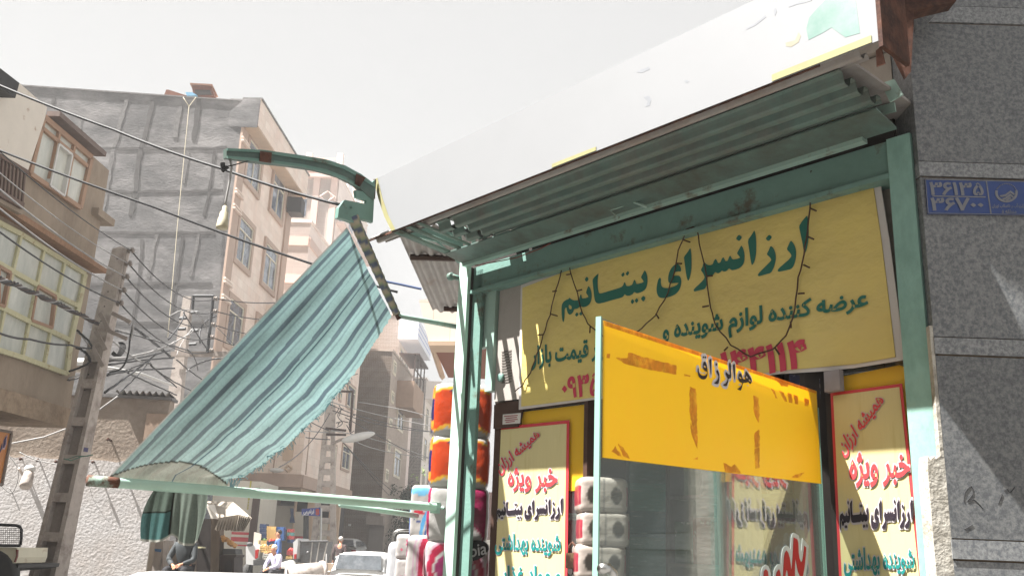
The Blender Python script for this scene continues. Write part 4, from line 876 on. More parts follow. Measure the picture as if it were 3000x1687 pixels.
# big clear plastic bag of packs at the bottom
def bag_face(f, a, b): return c(205, 205, 208)
m_clear = mat('clear_bag', (.8, .8, .82), .15, .05, 5, bump=.01, bs=14, spec=.6)
w = soft_pack(.085, .1, .17, bag_face, 12); cb_ = P(1012, 1410, 5.85); w = place(w, Vector((cb_.x, cb_.y, cb_.z - .06)), 90); w.c = None
m_cb = bpy.data.materials.new('thin_clear_plastic'); m_cb.use_nodes = True
N_ = m_cb.node_tree.nodes; L_ = m_cb.node_tree.links; a1 = N_.new('ShaderNodeBsdfTransparent'); a2 = N_.new('ShaderNodeMixShader'); a2.inputs[0].default_value = .45; N_['Principled BSDF'].inputs['Base Color'].default_value = (.75, .76, .8, 1); N_['Principled BSDF'].inputs['Roughness'].default_value = .2
L_.new(a1.outputs[0], a2.inputs[1]); L_.new(N_['Principled BSDF'].outputs[0], a2.inputs[2]); L_.new(a2.outputs[0], N_['Material Output'].inputs[0])
single('plastic_bag', w, m_cb, 'crumpled clear plastic bag beside the flowered tissue packs', 'bag', smooth=True)
# roll packs inside the window
RW_, RG_ = c(178, 166, 158), c(62, 56, 52)
def roll_face(f, a, b):
    if f in (2, 3): return c(150, 50, 66) if b < .75 and b > .2 else RW_
    if f >= 4: return RW_
    for cx in (.27, .75):
        dx, dy = (a - cx)/.105, (b - .5)/.22
        if dx*dx + dy*dy < 1: return RG_
        if dx*dx + dy*dy < 1.3: return c(120, 114, 108)
    return RW_ if abs(a - .51) > .015 else c(130, 124, 118)
for i, (x, y0, y1, lb) in enumerate(((1508, 1206, 1290, 'top pack of toilet rolls inside the window'), (1512, 1290, 1372, 'middle pack of toilet rolls inside the window'), (1502, 1372, 1455, 'lowest visible pack of toilet rolls, above the door handle'))):
    dp = 4.25; stack_pack(roll_face, x + 3, y0, y1, dp, 122, lb, 88, 20 + i, .11, 'toilet_roll_pack', 'packs of toilet rolls inside the shop window')
def red_face(f, a, b): return c(150, 40, 60) if .15 < b < .85 else WH
for i, (y0, y1) in enumerate(((1225, 1300), (1300, 1378), (1378, 1450))):
    stack_pack(red_face, 1434, y0, y1, 4.45, 46, ('top', 'middle', 'bottom')[i] + ' crimson and white packet left of the toilet rolls', 88, 30 + i, .08, 'goods_packet', 'crimson packets inside the shop window')

for i, (x, y0, y1, cc) in enumerate(((1625, 1150, 1215, (40, 92, 92)), (1625, 1217, 1285, (50, 110, 104)), (1625, 1287, 1350, (36, 84, 92)), (1625, 1352, 1420, (60, 100, 96)), (1625, 1422, 1500, (40, 88, 84)))):
    a, b = P(x - 45, y1, 4.55), P(x + 45, y0, 4.55); w = MB(); w.box(a.x, b.x, 4.5, 4.62, a.z, b.z)
    single('teal_carton', w, mat('teal_carton_%d' % i, c(*cc), .4, .35, 18, c(150, 160, 150), 20, .62, .04, .6, stretch=(1, 1, 5)), '%s teal carton in the stack seen through the door glass' % ('topmost', 'second', 'third', 'fourth', 'lowest')[i], 'carton', 'teal cartons inside the shop')
for i, (x, y0, y1, cc) in enumerate(((1900, 1190, 1270, (96, 60, 50)), (1880, 1275, 1350, (70, 76, 96)), (1940, 1355, 1440, (110, 100, 84)))):
    a, b = P(x - 70, y1, 5.0), P(x + 70, y0, 5.0); w = MB(); w.box(a.x, b.x, 4.95, 5.1, a.z, b.z)
    single('shelf_carton', w, mat('shelf_carton_%d' % i, c(*cc), .5, .4, 12, c(170, 160, 150), 12, .6, .05, .7), '%s carton deep inside the shop behind the red logo' % ('brown upper', 'grey-blue middle', 'tan lower')[i], 'carton', 'cartons deep inside the shop')
AK = 1.0
# ================================================================== THE STREET
w = MB(); w.quad((-600, -300, 0), (600, -300, 0), (600, 24, 0), (-600, 24, 0)); w.quad((-600, 24, 0), (600, 24, 0), (600, 900, 10), (-600, 900, 10))
m_asph = mat('asphalt', (.12, .115, .11), .9, .2, 1.5, (.20, .19, .18), .6, .5, .15, .7, .004, 40)
tag(part('ground', w, m_asph), kind='structure')
def gz(y): return 0 if y < 24 else (y - 24)/876*10
SAZ = 2.3
z0f, z3f, z4f, z5f, z6f, zw, z2f, zr = zf(0, 150, .345), zf(0, 650, .345), zf(0, 1150, .3705), zf(600, 1250, .3016), zf(900, 850, .4141), zf(600, 350, .4831), zf(600, 200, .345), zf(0, 1200, .336)
def fstrip(w, pl, z, a, b, th, o0, o1):   # bar between two picture points lying on plane pl, th = metres
    A, B = pl.pick(*z(*a), o1), pl.pick(*z(*b), o1); d = (B - A).normalized(); n = d.cross(pl.n)*th/2
    w.prism([A + n, B + n, B - n, A - n], pl.n*(o0 - o1))
ID = lambda x, y: (x, y)
m_cem = mat('rough_cement', c(98, 97, 97), .95, .32, 1.1, c(150, 147, 146), .33, .55, .12, .75, .012, 7, stretch=(1, 1, 2.2))
m_cem2 = mat('cement_rib', c(112, 110, 109), .95, .3, 5, bump=.015, bs=8)
m_beigew = mat('beige_render', c(150, 136, 120), .95, .12, 2, c(120, 106, 92), 1.2, .55, .1, .7, .01, 14, stretch=(1, 1, .5))
m_trav = mat('travertine_facade', (0, 0, 0), .6, .10, 1.5, brick=dict(w=.62, h=.36, m=.006, c1=c(230, 216, 204), c2=c(218, 200, 186), mc=c(198, 180, 166)), col2=c(222, 194, 178), s2=.7, thr=.55, amt=.5, spec=.3)
m_travx = mat('travertine_front', (0, 0, 0), .6, .10, 1.5, brick=dict(axes='XZ', w=.62, h=.36, m=.006, c1=c(228, 214, 200), c2=c(216, 198, 182), mc=c(196, 178, 162)), col2=c(222, 194, 178), s2=.7, thr=.55, amt=.5, spec=.3)
m_trim = mat('brown_stone_trim', c(172, 148, 132), .6, .08, 3)
m_soffit = mat('soffit_stone', c(190, 166, 142), .7, .12, 2)
m_wglass = mat('window_glass_far', c(60, 70, 84), .08, .25, 1.2, c(140, 150, 165), .9, .5, .1, .8, spec=.9)
m_wframe = mat('window_frame_cream', c(214, 206, 186), .5, .05, 5)
m_conc = mat('pole_concrete', c(176, 166, 158), .9, .12, 9, c(104, 92, 84), 4, .58, .1, .7, .004, 40)
m_concd = mat('pole_concrete_web', c(140, 130, 122), .95, .2, 6, bump=.004, bs=30)

# ---- near left building
c0 = P(123, 1338, 15); BP = Plane((c0.x, c0.y), 180 + SAZ, 90 + SAZ)
nb = thing('beige_house', 'old beige house with glazed upper floors overhanging the street at the far left', 'house', (c0.x - 2, c0.y - 3, 0))
zo = BP.pick(151, 1073).z; ztp = BP.pick(232, 392).z
w = MB(); w.pbox(BP, 0, 13, zo + .3, ztp, -5, 0); part('wall', w, m_beigew, nb)
w = MB(); w.pbox(BP, .0, 13, zo, zo + .3, -5, .06); part('floor_slab', w, mat('slab_edge', c(150, 132, 112), .95, .15, 5, c(110, 92, 76), 3, .55, .1, .7, .01, 20), nb)
w = MB(); w.pbox(BP, .4, 13, 0, zo, -5, -1.1); part('ground_wall', w, m_beigew, nb)
w = MB(); zl = BP.pick(*z3f(770, 410), .0).z
for a, b, th, m_, o in (((-60, -60), (770, 405), .10, m_trim, .22),): 
    A, B = BP.pick(*z3f(*a), 0), BP.pick(*z3f(*b), 0)
w.pbox(BP, -.05, 13, zl - .02, zl + .06, 0, .22); part('eave', w, mat('wood_eave', c(140, 108, 84), .9, .25, 12, bump=.01, bs=30), nb)
zl2 = BP.pick(*z0f(780, 1390), .0).z
w = MB(); w.pbox(BP, -.25, .35, zl2, zl2 + .12, -.6, .12); part('cap_ledge', w, m_beigew, nb)
m_curt = mat('curtain_glass', c(168, 172, 164), .25, .12, 2, c(206, 206, 196), 1.0, .5, .15, .8, spec=.6, stretch=(1, 1.5, .5))
m_oldf = mat('old_cream_frame', c(186, 182, 148), .7, .1, 8, c(140, 110, 80), 10, .62, .06, .8)
m_tanf = mat('tan_wood_frame', c(158, 128, 106), .7, .12, 8)
# lower glazed bay
lw_ = thing('x', None, None, (0, 0, 0)); bpy.data.objects.remove(lw_)
wg = MB(); wg.pprism(BP, [z3f(*p) for p in ((-40, -15), (735, 440), (580, 1290), (-40, 1075))], .01, .03); win = part('window', wg, m_curt, nb)
w = MB()
V = [[(190, 105), (120, 420), (50, 740), (-20, 1080)], [(385, 228), (325, 535), (258, 845), (200, 1150)], [(560, 335), (500, 625), (440, 925), (385, 1218)], [(733, 440), (676, 715), (610, 1005), (577, 1288)]]
for L_ in V:
    for i in range(3): fstrip(w, BP, z3f, L_[i], L_[i+1], .055 if L_ is not V[3] else .12, .028, .07)
for L_ in ([(-40, -15), (190, 105), (385, 228), (560, 335), (733, 440)], [(-40, 325), (120, 420), (325, 535), (500, 625), (676, 715)], [(-40, 700), (50, 740), (258, 845), (440, 925), (610, 1005)], [(-40, 1075), (200, 1150), (385, 1218), (577, 1288)]):
    for i in range(len(L_)-1): fstrip(w, BP, z3f, L_[i], L_[i+1], .07, .028, .075)
part('frame', w, m_oldf, win)
for q in (((330, 545), (482, 632), (450, 900), (275, 835)), ((0, 375), (100, 432), (45, 720), (0, 700))):
    w = MB()
    for i in range(4): fstrip(w, BP, z3f, q[i], q[(i+1) % 4], .045, .03, .085)
    part('sash', w, m_tanf, win)
wg = MB(); wg.pprism(BP, [z0f(*p) for p in ((385, 560), (790, 905), (692, 1330), (268, 1040))], .01, .03); win = part('window', wg, m_curt, nb)
w = MB()
for a, b, t in (((385, 560), (790, 905), .09), ((360, 645), (750, 975), .06), ((268, 1040), (692, 1330), .07), ((385, 560), (268, 1040), .08), ((515, 690), (425, 1145), .06), ((640, 805), (560, 1240), .06), ((788, 905), (692, 1330), .09)): fstrip(w, BP, z0f, a, b, t, .025, .08)
part('frame', w, m_tanf, win)
w = MB(); q = ((508, 790), (620, 880), (553, 1228), (432, 1140))
for i in range(4): fstrip(w, BP, z0f, q[i], q[(i+1) % 4], .035, .03, .1)
part('sash', w, m_white, win)
w = MB(); A, B = BP.pick(*z0f(395, 550), 0), BP.pick(*z0f(800, 895), 0); w.hexa([A, B, B + BP.n*.2, A + BP.n*.2], [p + Vector((0, 0, .08)) for p in (A, B, B + BP.n*.2, A + BP.n*.2)]); part('window_hood', w, mat('tin_hood', c(110, 96, 90), .8, .2, 10), nb)
w = MB(); w.pprism(BP, [z0f(*p) for p in ((-60, 240), (165, 272), (400, 480), (385, 560), (240, 1010), (-60, 830))], .05, .3); part('white_sheet_panel', w, mat('white_sheet', c(208, 200, 188), .6, .06, 4, c(150, 116, 90), 5, .66, .05, .9), nb)
w = MB(); w.pprism(BP, [z0f(*p) for p in ((-60, 80), (0, 145), (165, 272), (130, 400), (-60, 270))], .1, .5); part('black_roof_edge', w, m_black, nb)
w = MB()
for i in range(9):
    x = -30 + i*31; fstrip(w, BP, z0f, (x, 868 + i*19), (x - 26, 1180 + i*17), .03, .3, .33)
fstrip(w, BP, z0f, (-40, 860), (245, 1030), .05, .29, .34); fstrip(w, BP, z0f, (-60, 1165), (205, 1315), .09, .25, .36); part('balcony_rail', w, mat('brown_rail', c(96, 76, 66), .7, .15, 10), nb)
w = MB(); fstrip(w, BP, z0f, (-60, 1180), (200, 1330), .2, .0, .3); part('balcony_slab', w, m_beigew, nb)
sg = Plane(BP.pt(0, 0, -.55), 180 + SAZ, 90 + SAZ)
ps = thing('shop_sign', 'orange shop sign with blue letters under the overhang at the left edge', 'sign', sg.pick(20, 1150))
w = MB(); w.pprism(sg, [zr(*p) for p in ((-50, 170), (105, 200), (22, 655), (-110, 640))], -.04, .0); part('board', w, mat('orange_board', c(216, 150, 84), .5, .1, 2, c(190, 110, 60), 2, .5, .2, .6), ps)
w = MB(); w.pprism(sg, [zr(*p) for p in ((66, 215), (56, 300), (38, 345), (22, 340), (30, 270), (45, 235))], .001, .006)
part('letter_outline', w, mat('sign_pink', c(210, 180, 190), .6), ps)
w = MB(); w.pprism(sg, [zr(*p) for p in ((60, 228), (51, 296), (37, 332), (29, 330), (35, 275), (46, 243))], .008, .012); w.pprism(sg, [zr(*p) for p in ((20, 290), (22, 330), (0, 375), (-30, 380), (-20, 360), (5, 340))], .008, .012); part('letter', w, mat('sign_blue', c(50, 50, 96), .6), ps)
w = MB()
for a, b in (((110, 200), (25, 660)), ((-60, 165), (110, 195)), ((25, 655), (-60, 640))): fstrip(w, sg, zr, a, b, .04, -.04, .03)
part('frame', w, m_concd, ps)

# ---- wall facing us behind the first pole
a_ = P(300, 1348, 19.5); MW = Plane((a_.x, a_.y), 86, 176)
mw = thing('mud_wall', 'rough wall of brown mud plaster above white gypsum behind the leaning pole', 'wall', a_)
ur = MW.uz(*z4f(1345, 60))[0]; zt_ = MW.uz(*z4f(900, 38))[1]
w = MB(); w.pbox(MW, -6, ur, 0, zt_, -.35, 0); part('mud_layer', w, mat('mud_plaster', c(150, 138, 126), .95, .14, 2.5, c(118, 104, 92), 1.3, .52, .12, .7, .012, 16), mw)
zg = MW.uz(*z4f(600, 530))[1]
top = [(u_*.25 - 6, zg + .06*noise.noise(Vector((u_*.9, 0, 4))) + (.0 if u_ % 2 else .015)) for u_ in range(int((ur - .5 + 6)/.25) + 1)]
pts = [MW.pt(-6, 0, .06)] + [MW.pt(u, z, .06) for u, z in top] + [MW.pt(ur, zg, .06), MW.pt(ur, 0, .06)]
w = MB(); w.prism(pts, MW.n*-.058); part('gypsum_layer', w, mat('gypsum_plaster', c(196, 194, 193), .95, .08, 3, c(168, 158, 150), .7, .55, .14, .7, .012, 18), mw)
w = MB(); w.pbox(MW, -6, ur + .05, zt_, zt_ + .06, -.42, .05); part('coping', w, m_cem2, mw)
w = MB(); w.pbox(MW, ur - .42, ur, zg - .5, zt_ - .3, .0, .05); part('brick_pier', w, mat('tan_brick', c(158, 138, 122), .9, .15, 8), mw)
w = MB(); n = 60; u0_, u1_ = MW.uz(*z4f(925, 20))[0], MW.uz(*z4f(1355, 45))[0]; 
for k in range(2):
    vs = []
    for j in range(2):
        for i in range(n + 1): vs.append(MW.pt(lerp(u0_, u1_, i/n), zt_ + .11 + .035*math.sin(i/n*2*math.pi*8.5) - .04*j + k*.01, .12 - j*.5))
    w.add(vs, [(i, i+1, n+2+i, n+1+i) for i in range(n)])
part('corrugated_edge', w, m_corr, mw)
for i, (x, y, l) in enumerate(((185, 530, .16), (320, 540, .16), (460, 550, .13), (755, 555, .17), (880, 380, .22))):
    w = MB(); p = MW.pick(*z4f(x, y), 0); w.tube([p, p + MW.n*l + Vector((0, 0, .02))], .016 if i < 4 else .022, 6); w.ell(p + MW.n*l, (.03, .03, .03), 8, 5)
    single('wall_peg', w, m_rust, ['leftmost iron peg in the row on the white plaster', 'second iron peg in the row on the white plaster', 'third iron peg, just left of the leaning pole', 'iron peg right of the leaning pole at the plaster edge', 'highest iron peg, in the brown plaster left of the awning'][i], 'peg', 'iron pegs in the plaster wall')
fl = thing('wall_floodlight', 'small weathered floodlight on a bracket on the white plaster wall', 'floodlight', MW.pick(*z4f(225, 700), .4))
p = MW.pick(*z4f(225, 700), .0); w = MB(); w.tube([p, p + MW.n*.35 + Vector((0, 0, .12)), p + MW.n*.55 + Vector((0, 0, .22))], .025, 8); part('arm', w, m_conc, fl)
q = MW.pick(*z4f(222, 690), .5); w = MB(); w.lathe(q + Vector((0, 0, .17)), Vector((.15, -.5, -1)), [(0, .02), (.02, .08), (.1, .1), (.3, .12), (.36, .1)], 14); part('housing', w, m_conc, fl, True)
w = MB(); w.ell(q + Vector((0, 0, .22)), (.11, .09, .08)); part('cap', w, m_white, fl, True)
def cable(pts, r, m, label, sag=0, n=14, group=None, cat='cable', jit=0):
    P_ = []
    for i in range(len(pts) - 1):
        for k in range(n):
            t = k/n; q = pts[i].lerp(pts[i+1], t); q.z -= sag*4*t*(1 - t); P_.append(q + Vector((random.uniform(-jit, jit), 0, random.uniform(-jit, jit))))
    P_.append(pts[-1]); w = MB(); w.tube(P_, r, 5); return single('cable', w, m, label, cat, group, True)
for k, (L_, lab) in enumerate((([(75, 520), (190, 680), (140, 860), (30, 800), (10, 1000)], 'looping grey cable hanging in front of the white plaster wall'), ([(200, 540), (330, 600), (520, 640)], 'sagging grey cable strung between the first wall pegs'), ([(120, 820), (160, 900), (200, 1000)], 'short dangling cable end above the pickup cage'), ([(730, 560), (770, 880), (930, 1090), (860, 700)], 'thin cable loop right of the leaning pole'))):
    w = MB(); pp_ = [MW.pick(*z4f(x - 45, y - 70), .32) for x, y in L_]; o_ = []
    for i in range(len(pp_)-1):
        for t in range(6): a = pp_[max(0, i-1)]; b = pp_[i]; d = pp_[i+1]; e = pp_[min(len(pp_)-1, i+2)]; f_ = t/6; o_.append(.5*((2*b) + (d - a)*f_ + (2*a - 5*b + 4*d - e)*f_*f_ + (3*b - a - 3*d + e)*f_**3))
    o_.append(pp_[-1]); w.tube(o_, .011 if k < 3 else .005, 5); single('wall_cable', w, m_wire_lt, lab, 'cable', 'cables along the plaster wall', True)
cable([P(*z4f(95, 400), 18.8), P(*z4f(350, 350), 18.8), P(*z4f(640, 240), 18.6), P(*z4f(930, 30), 18.5)], .016, m_wire_lt, 'pale grey cable rising behind the pole to the corrugated wall top')

# ---- tall grey building with the pink travertine side
g0 = P(476, 1354, 36); GB = Plane((g0.x, g0.y), 266, 176); PF = Plane((g0.x, g0.y), SAZ, 90 + SAZ)
zT = GB.pick(400, 242).z; zE = GB.pick(606, 315).z; ue = -GB.uz(655, 275)[0]
gbt = thing('grey_apartment_block', 'tall apartment block with raw grey cement flank and pink stone street side', 'apartment block', (g0.x - 6, g0.y, 0))
lf = PF.uz(*zw(470, 830))[0] + .5
w = MB(); w.pbox(GB, 0.0, 26, 0, zT, -.3, 0); part('cement_flank', w, m_cem, gbt)
w = MB(); w.pbox(PF, .3, lf, 0, zT - .02, -12, 0); part('stone_side', w, m_trav, gbt)
w = MB(); w.pbox(PF, .0, lf + .2, zE, zT + .15, 0.0, ue); part('eave', w, m_trav, gbt)
w = MB(); w.pbox(PF, -.06, .0, zE - .1, zT + .12, -.6, ue*.99); part('eave_end', w, m_cem, gbt)
w = MB(); w.pbox(PF, .05, lf + .15, zE - .05, zE, 0.0, ue - .03); part('soffit', w, m_soffit, gbt)
w = MB(); w.pbox(PF, 0, lf + .25, zT + .15, zT + .22, -.1, ue + .06); w.pbox(GB, -ue, 26, zT, zT + .06, -.4, .05); part('roof_coping', w, m_cem2, gbt)
def rib(z, L_, th):
    up_, dn = [], []
    for k in range(len(L_)-1):
        a, b = GB.uz(*z(*L_[k])), GB.uz(*z(*L_[k+1])); l = math.dist(a, b); n = max(2, int(l/.25)); nx, ny = -(b[1]-a[1])/l, (b[0]-a[0])/l
        for t in range(n):
            q = (lerp(a[0], b[0], t/n), lerp(a[1], b[1], t/n)); h = th*random.uniform(.7, 1.7); h2 = th*random.uniform(.7, 1.7); up_.append((q[0] + nx*h, q[1] + ny*h)); dn.append((q[0] - nx*h2, q[1] - ny*h2))
    w = MB(); w.prism([GB.pt(u, zz, .018) for u, zz in up_ + dn[::-1]], GB.n*-.016); return w
rw = [(z0f, [(1075, 410), (1000, 700), (960, 860), (905, 1180), (850, 1449)], .07), (z0f, [(1305, 420), (1225, 750), (1180, 900), (1150, 1180), (1100, 1449)], .07), (z0f, [(1525, 470), (1500, 620), (1475, 790)], .08), (z0f, [(1690, 410), (1660, 640), (1640, 820)], .08), (z0f, [(685, 560), (660, 760)], .06), (z0f, [(460, 395), (440, 500)], .06),
      (z0f, [(740, 828), (1200, 830), (1800, 828), (1990, 815)], .05), (z0f, [(720, 1190), (1100, 1195), (1600, 1190), (1950, 1180)], .045), (z3f, [(780, 92), (1300, 98), (1880, 92)], .05), (z3f, [(760, 530), (1300, 525), (1850, 525)], .05), (z3f, [(750, 860), (1500, 862), (1850, 850)], .045),
      (z3f, [(1210, 150), (1180, 520), (1120, 900)], .045), (z3f, [(1330, 100), (1250, 520)], .05), (z3f, [(1550, 120), (1440, 900)], .045), (z3f, [(1690, 90), (1610, 520)], .05), (z0f, [(1820, 850), (1780, 1180), (1720, 1449)], .04), (z0f, [(1600, 850), (1550, 1180)], .04)]
m_cemd = mat('cement_dark_seam', c(84, 82, 81), .95, .3, 3)
for i, (z, L_, t) in enumerate(rw): part('plaster_rib', rib(z, L_, t), m_cemd if 6 <= i <= 10 or i % 2 else m_cem2, gbt)
cable([GB.pick(*z0f(1555, 392), .3), GB.pick(*z0f(1605, 470), .35)], .012, mat('cream_rope', c(200, 190, 165), .9), 'short left strand of rope at the roof edge of the grey flank', n=3)
cable([GB.pick(*z0f(1665, 392), .3), GB.pick(*z0f(1605, 470), .35), GB.pick(*z0f(1510, 1449), .4), GB.pick(*z3f(1425, 980), .4)], .013, MATS['cream_rope'], 'long cream rope hanging down the grey cement flank', n=6)
# windows of the pink side
def zspan(a, b): return PF.pick(*zw(*a)).z, PF.pick(*zw(*b)).z
cA = (PF.uz(*zw(163, 860))[0], PF.uz(*zw(265, 950))[0], PF.uz(*zw(163, 860))[1], PF.uz(*zw(205, 545))[1])
cB = (PF.uz(*zw(328, 1000))[0], PF.uz(*zw(415, 1075))[0], PF.uz(*zw(328, 1000))[1], PF.uz(*zw(365, 710))[1])
fh = PF.uz(*zw(387, 560))[1] - cB[2]
def trim_window(pl, par, u0, u1, z0, z1, fw=.22, po=.1, mt=None, mull=True):
    w = MB(); w.pbox(pl, u0, u1, z0, z0 + fw, .0, po); w.pbox(pl, u0, u1, z1 - fw, z1, .0, po); w.pbox(pl, u0, u0 + fw, z0 + fw, z1 - fw, .0, po); w.pbox(pl, u1 - fw, u1, z0 + fw, z1 - fw, 0, po)
    wn = part('window', w, mt or m_trim, par)
    w = MB(); w.pbox(pl, u0 + fw, u1 - fw, z0 + fw, z1 - fw, .0, .012); part('pane', w, m_wglass, wn)
    w = MB(); a, b, e, f_ = u0 + fw, u1 - fw, z0 + fw, z1 - fw; t = .05
    for q in ((a, a + t, e, f_), (b - t, b, e, f_), (a + t, b - t, e, e + t), (a + t, b - t, f_ - t, f_), (a + t, b - t, lerp(e, f_, .72), lerp(e, f_, .72) + t)): w.pbox(pl, *q, .012, .06)
    if mull: w.pbox(pl, (a + b)/2 - t/2, (a + b)/2 + t/2, e + t, lerp(e, f_, .72), .012, .058)
    part('frame', w, m_wframe, wn)
for k in (1, 0, -1, -2, -3):
    trim_window(PF, gbt, cA[0], cA[1], cA[2] + fh*k, cA[3] + fh*k)
    trim_window(PF, gbt, cB[0], cB[1], cB[2] + fh*k, cB[3] + fh*k)
w = MB(); w.pbox(PF, -.02, .75, 0, zE - .06, 0, .09); w.pbox(PF, lf - .75, lf + .03, 0, zE - .06, 0, .09); part('pilaster', w, m_trim, gbt)
w = MB()
for x, y in ((210, 110), (185, 440), (160, 520), (85, 950), (70, 1050)):
    z_ = PF.pick(*zw(x, y)).z
    for q in (0, .14): w.pbox(PF, -.1, .85, z_ - q, z_ - q + .07, .09, .17 + q*.2)
part('pilaster_moulding', w, m_trav, gbt)
ac = PF.pick(*zw(550, 528), .4); w = MB(); w.box(ac.x - .35, ac.x + .35, ac.y - .3, ac.y + .5, ac.z - .4, ac.z + .4)
single('air_conditioner', w, mat('ac_dark', c(52, 50, 50), .7), 'dark air conditioner box on the far corner of the pink building', 'air conditioner')
# clutter on its roof
w = MB(); a = GB.pick(482, 240, -.3)
pg = thing('pigeon_loft', 'weathered wooden loft box standing on the roof edge of the grey block', 'wooden box', a)
zA_ = a.z; k = (GB.pick(535, 240, -.3) - a); 
w.pprism(GB, [(482, 212), (530, 214), (538, 240), (486, 240)], -1.2, -.3); part('planks', w, mat('weathered_wood', c(112, 72, 56), .9, .25, 8), pg)
w = MB(); w.pprism(GB, [(490, 226), (528, 227), (532, 238), (492, 238)], -.29, -.25); part('opening', w, m_dark, pg)
w = MB(); w.pprism(GB, [(478, 209), (534, 212), (535, 216), (478, 213)], -1.3, -.22); part('lid', w, mat('weathered_wood2', c(130, 96, 78), .9, .2, 8), pg)
w = MB(); w.pprism(GB, [(412, 242), (418, 226), (424, 226), (470, 241)], -.8, -.3); single('roof_plank', w, MATS['weathered_wood'], 'leaning broken plank on the roof left of the wooden box', 'plank')
w = MB(); w.pprism(GB, [(466, 232), (484, 233), (496, 240), (470, 241)], -.6, -.2); single('blue_tarpaulin', w, mat('tarp_blue', c(110, 160, 190), .7), 'scrap of blue tarpaulin beside the wooden box on the roof', 'tarpaulin')

# ---- pale block and tower behind
m_pale1 = mat('pale_stone', (0, 0, 0), .7, .06, 1.2, brick=dict(w=.9, h=.5, m=.008, c1=c(226, 214, 206), c2=c(216, 200, 192), mc=c(200, 186, 178)), spec=.2)
m_pale2 = mat('pale_stone_front', (0, 0, 0), .7, .06, 1.2, brick=dict(axes='XZ', w=.9, h=.5, m=.008, c1=c(226, 214, 206), c2=c(216, 200, 192), mc=c(200, 186, 178)), spec=.2)
m_paleband = mat('pale_pink_band', c(196, 174, 164), .7, .06, 3)
def block(name, label, cat, px, py_, dep, ztop_, wl, dl, mf, ms, az=SAZ):
    """block with its near right corner at picture (px, horizon) and depth dep: front faces us, side faces the street"""
    p = P(px, py_, dep); F_ = Plane((p.x, p.y), az + 270, az + 180); Sd = Plane((p.x, p.y), az, az + 90)
    t = thing(name, label, cat, (p.x - wl/2, p.y + dl/2, 0))
    w = MB(); w.pbox(F_, 0, wl, -1, ztop_, -.4, 0); part('front_wall', w, mf, t)
    w = MB(); w.pbox(Sd, .0, dl, -1, ztop_ - .01, -wl + .01, .004); part('side_wall', w, ms, t)
    w = MB(); w.pbox(Sd, -.05, dl + .05, ztop_, ztop_ + .15, -wl, .06); part('roof_edge', w, ms, t)
    return t, F_, Sd
def zat(y, dep, x=1000): return P(x, y, dep).z
tb, F1, S1 = block('pale_block', 'washed-out white stone block just beyond the pink building', 'apartment block', 700, 1362, 52, zat(560, 52, 780), 7, 7, m_pale2, m_pale1)
w = MB()
for y in (605, 700, 800): w.pbox(F1, 0, 7, zat(y + 22, 52), zat(y, 52), 0, .08); w.pbox(S1, 0, 7, zat(y + 22, 52), zat(y, 52), .005, .09)
part('band', w, m_paleband, tb)
tt, F2, S2 = block('pale_tower', 'tall hazy white tower with pilasters and roof terrace frame', 'tower', 768, 1364, 74, zat(440, 74, 850), 12, 13, m_pale2, m_pale1)
zt3 = zat(440, 74, 850)
w = MB(); w.pbox(F2, -.3, 12, zt3 - .4, zt3 - .1, 0, .5); w.pbox(F2, -.2, 12, zt3 + .15, zt3 + .35, -.2, .35); part('cornice', w, m_paleband, tt)
w = MB()
for u in (0.1, 1.6): w.pbox(F2, u, u + .55, 0, zt3 - .4, 0, .22)
part('pilaster', w, m_paleband, tt)
for i in range(9):
    z_ = zt3 - 2.6 - i*3
    w = MB(); w.pbox(F2, 2.6, 3.9, z_ - 1.2, z_ + .3, 0, .03); part('window', w, m_wglass, tt)
    w = MB(); w.pbox(S2, .2, 12.5, z_ - 1.7, z_ - 1.5, .0, .7); part('balcony_slab', w, m_paleband, tt)
    for u in (1.2, 5, 9):
        w = MB(); w.pbox(S2, u, u + 1.6, z_ - 1.3, z_ + .4, .005, .04); part('window', w, m_wglass, tt)
w = MB(); w.pbox(F2, .35, .95, zt3 - 2.6, zt3 - 2.5, .22, .3)
for a, b in (((.65, -1.6), (1.25, -2.1)), ((1.25, -2.1), (.65, -2.6)), ((.65, -2.6), (.05, -2.1)), ((.05, -2.1), (.65, -1.6))): w.tube([F2.pt(a[0] + .2, zt3 + a[1], .25), F2.pt(b[0] + .2, zt3 + b[1], .25)], .07, 4)
part('diamond_relief', w, m_paleband, tt)
for u in (-.1, 2.6, 5.6): w = MB(); w.pbox(F2, u, u + .5, zt3 + .15, zt3 + 2.0, -.5, 0); part('terrace_post', w, m_pale2, tt)
for u in (3.5, 7, 10.5): w = MB(); w.pbox(S2, u, u + .35, zt3 + .15, zt3 + 1.7, -.4, 0); part('terrace_post', w, m_pale1, tt)
w = MB(); w.pbox(F2, -.1, 8, zt3 + 1.5, zt3 + 1.6, -.3, -.1); w.pbox(S2, 0, 12, zt3 + 1.5, zt3 + 1.6, -.3, -.1); part('terrace_rail', w, m_paleband, tt)

